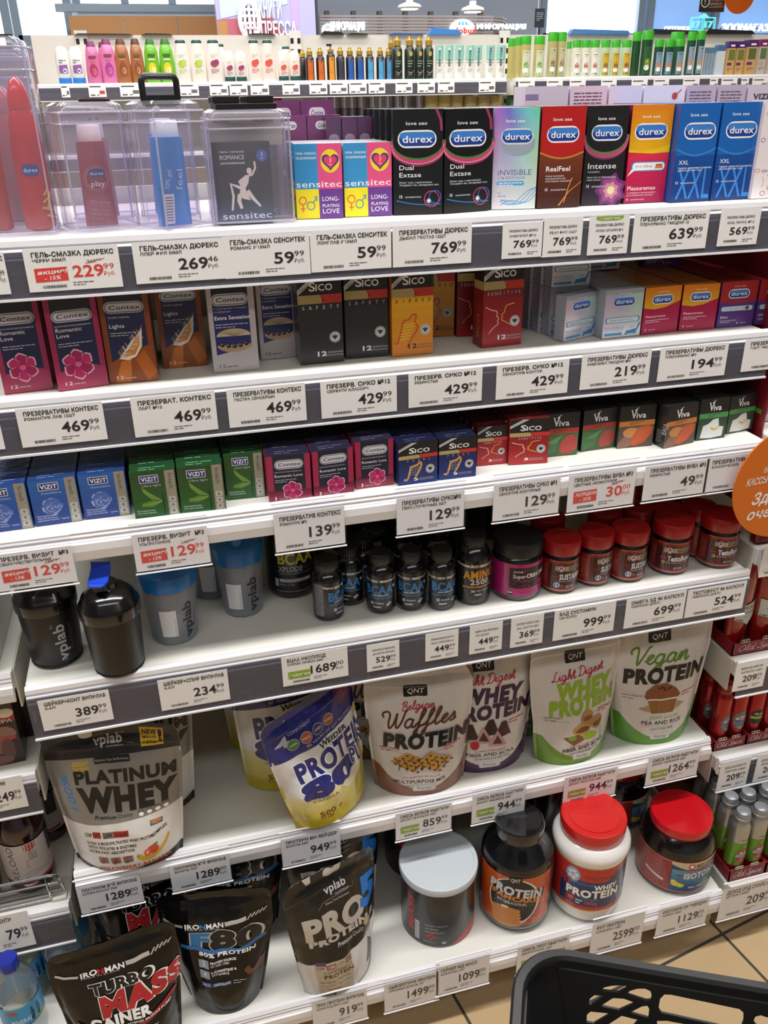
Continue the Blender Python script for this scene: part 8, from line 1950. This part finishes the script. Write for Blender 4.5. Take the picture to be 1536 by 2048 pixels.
for k, (px, c) in enumerate(((531, '#8a1c44'), (555, '#8a1c44'), (1025, '#1f5a2a'), (1040, '#1f5a2a'))):
    A = fy(px, 190, YF+.10); h = z_at((A.x, YF+.10, 0), 192 if k < 2 else 172)-zl
    t = thing('shampoo_bottle', '%s bottle top in the dark lower far shelf, %s' % (('crimson', 'crimson', 'dark green', 'dark green')[k], ('first', 'second', 'first', 'second')[k]), 'bottle', (A.x, YF+.10, zl), 0)
    MB().lathe([(.03, 0), (.032, h*.8), (.02, h*.86)], M(c, .4), n=20).build('body', t); MB().lathe([(.021, h*.85), (.021, h), (.001, h)], M(c, .4), n=20).build('cap', t)
# their price tags
FT = [(120, 137, 'start of the rail'), (175, 210, 'pink bottles'), (238, 279, 'brown bottles'), (357, 396, 'lime-leaf bottles'), (418, 455, 'purple-fruit bottle'), (458, 494, 'short purple-fruit pair'), (500, 537, 'red-berry bottles'), (564, 599, 'short berry pair'), (618, 654, 'orange-label bottles'), (659, 695, 'amber-label bottle'), (698, 733, 'deep blue labels'), (737, 770, 'light blue labels'), (791, 825, 'first dark green bottle'), (835, 870, 'last dark green bottle'), (876, 909, 'first mint tube'), (958, 991, 'last mint tubes'),
      (1037, 1070, 'first yellowish bottles'), (1094, 1126, 'larger yellowish bottles'), (1140, 1172, 'milky bottles'), (1203, 1234, 'yellow-band bottles'), (1264, 1296, 'large dark green bottle'), (1308, 1339, 'small dark green bottles'), (1367, 1400, 'last large dark green bottle'), (1421, 1437, 'pale blue-grey box'), (1444, 1476, 'first tan boxes'), (1484, 1499, 'third tan box'), (1506, 1537, 'grey-pink boxes')]
for k, (a, b, lab) in enumerate(FT):
    y = YF-.016
    yt = 168-.0105*(a-120)*.9
    A, B = fy(a, yt, y), fy(b, yt, y)
    w = B.x-A.x; h = .055
    m = MB().box(0, w, 0, .001, -h, 0, PAPER); P = Print()
    P.rect(w*.08, h*.74, w*.72, h*.82, INK); P.rect(w*.62, h*.22, w*.92, h*.48, M('#c9443c' if k in (1,) else '#6a6a6e', .5)); P.rect(w*.1, h*.1, w*.35, h*.2, INK2); P.rect(w*.45, h*.12, w*.6, h*.18, INK2)
    P.emit(m, flat(0, 0, -h), base=.0006, step=.0002)
    tag(m.build('price_tag', loc=(A.x, y, A.z)), 'tiny white price tag on the far aisle rail below the '+lab, 'price tag', 'price tags on the far aisle')
# dark folders and blue cartons lying on top of the far frame
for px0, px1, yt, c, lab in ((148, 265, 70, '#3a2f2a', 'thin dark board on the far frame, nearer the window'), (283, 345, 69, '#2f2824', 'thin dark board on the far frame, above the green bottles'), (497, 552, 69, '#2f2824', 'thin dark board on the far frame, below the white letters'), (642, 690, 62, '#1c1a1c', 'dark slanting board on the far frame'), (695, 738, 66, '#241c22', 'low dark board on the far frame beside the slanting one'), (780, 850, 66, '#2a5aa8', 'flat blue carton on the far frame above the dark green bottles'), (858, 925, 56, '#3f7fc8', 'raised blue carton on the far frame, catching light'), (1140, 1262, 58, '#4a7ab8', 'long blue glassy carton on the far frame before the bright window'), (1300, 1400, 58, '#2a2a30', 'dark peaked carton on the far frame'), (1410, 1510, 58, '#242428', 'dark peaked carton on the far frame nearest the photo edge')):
    y = YF+.40
    A, B = fy(px0, 70, y), fy(px1, 70, y)
    h = max(.006, z_at((A.x, y, 0), yt)-ztop)
    m = MB().add([(0, 0, 0), (B.x-A.x, 0, 0), (B.x-A.x, .05, 0), (0, .05, 0), (.02, 0, h), (B.x-A.x-.02, 0, h*.7), (B.x-A.x-.02, .05, h*.7), (.02, .05, h)], [(3, 2, 1, 0), (4, 5, 6, 7), (0, 1, 5, 4), (1, 2, 6, 5), (2, 3, 7, 6), (3, 0, 4, 7)], M(c, .35))
    tag(m.build('flat_carton', loc=(A.x, y, ztop+.0005)), lab, 'carton')
# ------------------------------------------------------------------ the end of the shop
YW = 8.4
WALLM = M('#989ba2', .6); FRM = M('#7f95a8', .4)
def wrect(px0, px1, py0, py1, y=YW):
    a, b = fy(px0, (py0+py1)/2, y), fy(px1, (py0+py1)/2, y)
    c = (px0+px1)/2
    return a.x, b.x, fy(c, py1, y).z, fy(c, py0, y).z
struct(MB().box(-6, 10, YW+.12, YW+.22, 0, 3.8, WALLM).build('wall_back'))
struct(MB().box(-6, 10, -5, 9, 3.8, 3.9, M('#8a8a8a', .7)).build('ceiling'))
struct(MB().box(-6.1, -6, -5, 9, 0, 3.8, WALLM).build('wall_left'))
struct(MB().box(10, 10.1, -5, 9, 0, 3.8, WALLM).build('wall_right'))
struct(MB().box(-6, 10, -5.1, -5, 0, 3.8, WALLM).build('wall_front'))
GLW = M('#f2f8ff', .5, emit=2.6); GLB = M('#7ea6dc', .5, emit=.75)
def window(n, x0, x1, z0, z1, pane, cols=2, rows=1, extra=None):
    w = MB().box(x0, x1, YW+.04, YW+.06, z0, z1, pane).build('window_%d' % n)
    struct(w)
    f = MB()
    for k in range(cols+1): x = x0+(x1-x0)*k/cols; f.box(x-.035, x+.035, YW-.02, YW+.04, z0, z1, FRM)
    for k in range(rows+1): z = z0+(z1-z0)*k/rows; f.box(x0, x1, YW-.02, YW+.04, z-.04, z+.04, FRM)
    f.build('window_frame', w)
    return w
xs = lambda px, py=40: fy(px, py, YW).x
zs = lambda py, px=300: fy(px, py, YW).z
window(1, xs(-60), xs(12), zs(105), 3.4, GLW, 1)
window(2, xs(32), xs(138), zs(80), 3.4, GLW, 1)
window(3, xs(158), xs(440), zs(18), 3.4, GLW, 3)
window(4, xs(1085, 60), xs(1278, 60), zs(75, 1180), 3.4, GLW, 1)
window(5, xs(1298, 60), xs(1408, 60), zs(75, 1350), 3.4, GLB, 1)
window(6, xs(1428, 60), xs(1640, 60), zs(75, 1500), 3.4, GLB, 1)
x0, x1, z0, z1 = wrect(140, 458, 32, 85, YW-.5)
t = thing('wooden_fascia', 'brown wooden fascia boards under the far window', 'fascia', (x0, YW-.5, z0))
for k in range(3): MB().box((x1-x0)*k/3+.004, (x1-x0)*(k+1)/3-.004, 0, .06, 0, z1-z0, M('#b07d48', .5, noise_amt=.1, scale=3)).build('board', t)
struct(MB().box(x0-.1, x1+.2, YW-.45, YW-.38, zs(33), zs(18), M('#8597a6', .5)).build('trim_1'))
# angled lavender kiosk wall with letters
kx0, kx1 = fy(432, 50, YW-1.4).x, fy(636, 50, YW-1.6).x
t = thing('kiosk_wall', 'lavender kiosk wall with pink-red stripe and white press-stand letters', 'kiosk', (kx0, YW-1.5, 0))
zt = 3.0
W = kx1-kx0
m = MB().box(0, W, 0, .08, .0, zt, M('#a9a6cc', .5))
zz = lambda py: fy(530, py, YW-1.5).z
P = Print(); P.poly([(0, zz(85)), (W*.75, zz(85)), (W*.55, zz(34)), (W*.10, zz(38)), (0, zz(40))], M('#b05a6a', .5)); P.rect(0, zz(90), W*.10, zz(42), M('#a87a4a', .5)); P.rect(W*.75, zz(90), W*.83, zt, M('#b49ccc', .5)); P.poly([(W*.04, zt), (W*.04, zz(38)), (W*.72, zz(8)), (W*.72, zt)], M('#b9c4dc', .5))
P.emit(m, flat(0, 0, 0), base=.002, step=.001); m.build('panel', t)
g = MB(); P = Print(); LT = M('#e2e2ea', .4)
sw = lambda px: fy(px, 50, YW-1.5).x-kx0
P.t('КНИГИ', sw(520), zz(36), zz(0)-zz(37), LT, w=sw(562)-sw(520), b=.02); P.t('ПРЕССА', sw(521), zz(72), zz(44)-zz(72), LT, w=sw(590)-sw(521), b=.02)
P.emit(g, lambda u, v, q: (u, -.03-q, v)); P.emit(g, lambda u, v, q: (u, -.012-q, v)); g.build('raised_letters', t)
g = MB()
cx, cz, rx, rz_ = sw(499), zz(42), (sw(518)-sw(480))/2, (zz(8)-zz(80))/2
g.tube([(cx+rx*math.cos(a), -.03, cz+rz_*math.sin(a)) for a in [j*.2618 for j in range(24)]], .02, LT, closed=True)
for k in (-.45, 0, .45): g.tube([(cx+rx*k, -.03, cz-rz_*.85), (cx+rx*k*1.1, -.03, cz+rz_*.85)], .012, LT)
for k in (.25, .6): g.tube([(cx-rx*.85, -.03, cz+rz_*k), (cx+rx*.85, -.03, cz+rz_*k)], .012, LT)
P = Print(); P.t('globus', cx-rx*.95, cz-rz_*.45, rz_*.55, M('#e8d0d4', .4), w=rx*1.9, b=.04); P.emit(g, lambda u, v, q: (u, -.05-q, v))
g.build('globe_emblem', t)
# the slatted information counter fascia with its lit sign
yc = YW-1.0
a, b = fy(640, 60, yc).x, fy(1062, 60, yc).x
t = thing('slatted_fascia', 'curved grey-brown slatted fascia with lit signs beyond the far shelf', 'fascia', (a, yc, 0))
m = MB()
z0, z1 = fy(850, 85, yc).z, fy(850, 29, yc).z
sl = 9
for k in range(sl):
    q0 = z0+(z1-z0)*k/sl; q1 = q0+(z1-z0)/sl*.78
    pts = [(x, .0 if x < (b-a)*.8 else .65*((x-(b-a)*.8)/((b-a)*.2))**2) for x in [(b-a)*i/16 for i in range(17)]]
    rings = [[(x, y, q0), (x, y, q1), (x, y+.04, q1), (x, y+.04, q0)] for x, y in pts]
    m.loft(rings, M('#8f8684', .5), caps=True, smooth=False)
m.build('slats', t)
bb = MB()
for k in range(7): x = (b-a)*(.04+.12*k); bb.box(x-.02, x+.02, .041, .10, 0, z1+.03, M('#4a4444', .5))
bb.build('posts', t)
def litsign(px0, px1, py0, py1, text, y, label, col='#eaf4ff', emit=2.2):
    x0, x1, q0, q1 = wrect(px0, px1, py0, py1, y)
    g = MB(); P = Print(); P.t(text, 0, 0, q1-q0, M(col, .4, emit=emit), w=x1-x0, b=.02)
    P.emit(g, lambda u, v, q: (u, -q, v)); P.emit(g, lambda u, v, q: (u, .02-q, v))
    bk = MB().box(0, x1-x0, .02, .05, (q1-q0)*.3, (q1-q0)*.5, M('#5a5a62', .5))
    t = thing('lit_sign', label, 'sign', (x0, y, q0)); g.build('letters', t); bk.build('mounting_rail', t)
litsign(955, 1050, 48, 58, 'ИНФОРМАЦИЯ', yc-.0505, 'white glowing information lettering on the slatted fascia')
litsign(662, 728, 44, 60, 'ИНФОРМАЦИЯ', yc-.0505, 'white glowing lettering at the blue near end of the slatted fascia')
def oval(px0, px1, py0, py1, y, label):
    x0, x1, q0, q1 = wrect(px0, px1, py0, py1, y)
    w, h = x1-x0, q1-q0
    m = MB().loft([[(w*.5+w*.5*math.cos(a_), d, h*.42+(h*.58 if math.sin(a_) > 0 else h*.42)*math.sin(a_)) for a_ in [j*.1309 for j in range(48)]] for d in (.03, 0)], M('#e8f4ff', .4, emit=1.4), caps=True, smooth=False)
    P = Print(); P.t('globus', w*.08, h*.10, h*.36, M('#d83a30', .4, emit=.6), w=w*.84, b=.06)
    for k in range(3): P.poly([(w*(.3+.16*k), h*.62), (w*(.42+.16*k), h*.62), (w*(.40+.12*k), h*.84), (w*(.34+.12*k), h*.84)], M('#5fb8d8', .4))
    P.emit(m, flat(0, 0, 0), base=.003, step=.001)
    tag(m.build('globe_sign', loc=(x0, y, q0)), label, 'sign')
oval(901, 949, 38, 70, yc-.0305, 'lit white dome sign with red lettering on the slatted fascia, whole')
oval(644, 668, 47, 72, yc-.0305, 'lit white dome sign with red lettering at the blue end, half hidden')
struct(MB().box(fy(636, 30, YW-.2).x, fy(1075, 30, YW-.2).x, YW-.2, YW-.14, 0, 3.8, M('#8b95a4', .6)).build('wall_far_partition'))
for k, (px, py) in enumerate(((819, 18), (945, 24))):
    c = fy(px, py, 6.6)
    t = thing('pendant_lamp', 'small white pendant lamp hanging high beyond the far shelf, %s' % ('nearer the lavender kiosk', 'nearer the bright window')[k], 'lamp', (c.x, 6.6, c.z), 0, 'pendant lamps')
    MB().lathe([(.09, 0), (.10, .01), (.09, .03), (.03, .05), (.03, .08), (.001, .08)], M('#c9c9cc', .4), n=28).build('shade', t); MB().lathe([(.001, -.004), (.07, -.004), (.07, .004)], M('#fff4e0', .4, emit=4), n=24).build('bulb', t); MB().tube([(0, 0, .08), (0, 0, 3.79-c.z)], .004, M('#6a6a6a', .5), 6).build('cord', t)
# hanging notices
def notice(px0, px1, py0, py1, y, col, label, art=None, rod=True, name='hanging_notice'):
    x0, x1, q0, q1 = wrect(px0, px1, py0, py1, y)
    t = thing(name, label, 'notice', (x0, y, q0))
    m = MB().box(0, x1-x0, 0, .006, 0, q1-q0, M(col, .45)); P = Print()
    if art: art(P, x1-x0, q1-q0)
    P.emit(m, flat(0, 0, 0), base=.002, step=.0006); m.build('card', t)
    MB().tube([((x1-x0)/2, .003, q1-q0), ((x1-x0)/2, .003, 3.79-q0)], .003, M('#8a8a8a', .5), 6).build('wire', t)
notice(1070, 1089, 17, 55, 6.2, '#22262c', 'narrow black hanging notice beside the bright window', lambda P, w, h: P.lines(w*.15, h*.75, w*.7, h*.05, 5, M('#9aa0a8', .4)))
def a_no(P, w, h): P.ring(w*.2, h*.55, h*.28, h*.06, W_); P.t('ОЧЕРЕДИ НЕТ', w*.38, h*.62, h*.14, LG, w=w*.54); P.t('ДВИЖЕНИЕ ЕСТЬ', w*.38, h*.38, h*.14, LG, w=w*.5); P.line([(w*.36, h*.26), (w*.95, h*.3)], h*.03, LG); P.t('!', w*.17, h*.42, h*.26, W_, w=w*.04)
notice(1400, 1450, -12, 24, 5.2, '#26302f', 'dark green hanging notice with a white ring beside the high orange disc', a_no)
c = fy(1480, -12, 5.1); Ro = .125
t = thing('round_sign', 'round orange disc hanging high, cut by the top edge of the photo', 'sign', (c.x, 5.1, c.z))
MB().loft([[(Ro*math.cos(q), d, Ro*math.sin(q)) for q in [j*.1309 for j in range(48)]] for d in (.003, -.003)], M('#dd6a22', .4), caps=True, smooth=False).build('disc', t); MB().tube([(0, 0, Ro), (0, 0, 3.79-c.z)], .003, M('#8a8a8a', .5), 6).build('wire', t)
x0, x1, q0, q1 = wrect(1382, 1432, 32, 62, 6.4)
t = thing('clock_sign', 'turquoise glowing number sign above the dark peaked cartons', 'sign', (x0, 6.4, q0)); w, h = x1-x0, q1-q0
TE = M('#4fd0d8', .4, emit=1.2)
g = MB(); P = Print()
for k in range(2): P.line(rrect(w*(.02+.5*k), h*.05, w*(.46+.5*k), h*.9, h*.05), h*.05, TE, closed=True); P.t('17', w*(.24+.5*k), h*.22, h*.45, TE, 'c', w=w*.28)
P.poly([(w*.3, h*.92), (w*.5, h*1.2), (w*.7, h*.92)], TE); P.emit(g, flat(0, 0, 0)); P.emit(g, lambda u, v, q: (u, .02-q, v)); g.build('glowing_frame', t); MB().tube([(w/2, .03, h), (w/2, .03, 3.79-q0)], .004, M('#6a6a6a', .5), 6).build('wire', t)
litsign(1445, 1560, 48, 62, 'ЗООМАГАЗИН', YW-.1, 'white pet-shop lettering glowing on the blue windows')
litsign(1330, 1380, 53, 62, 'ОПТИКА', YW-.1, 'small white lettering glowing on the blue windows beside a yellow dot', emit=1.4)
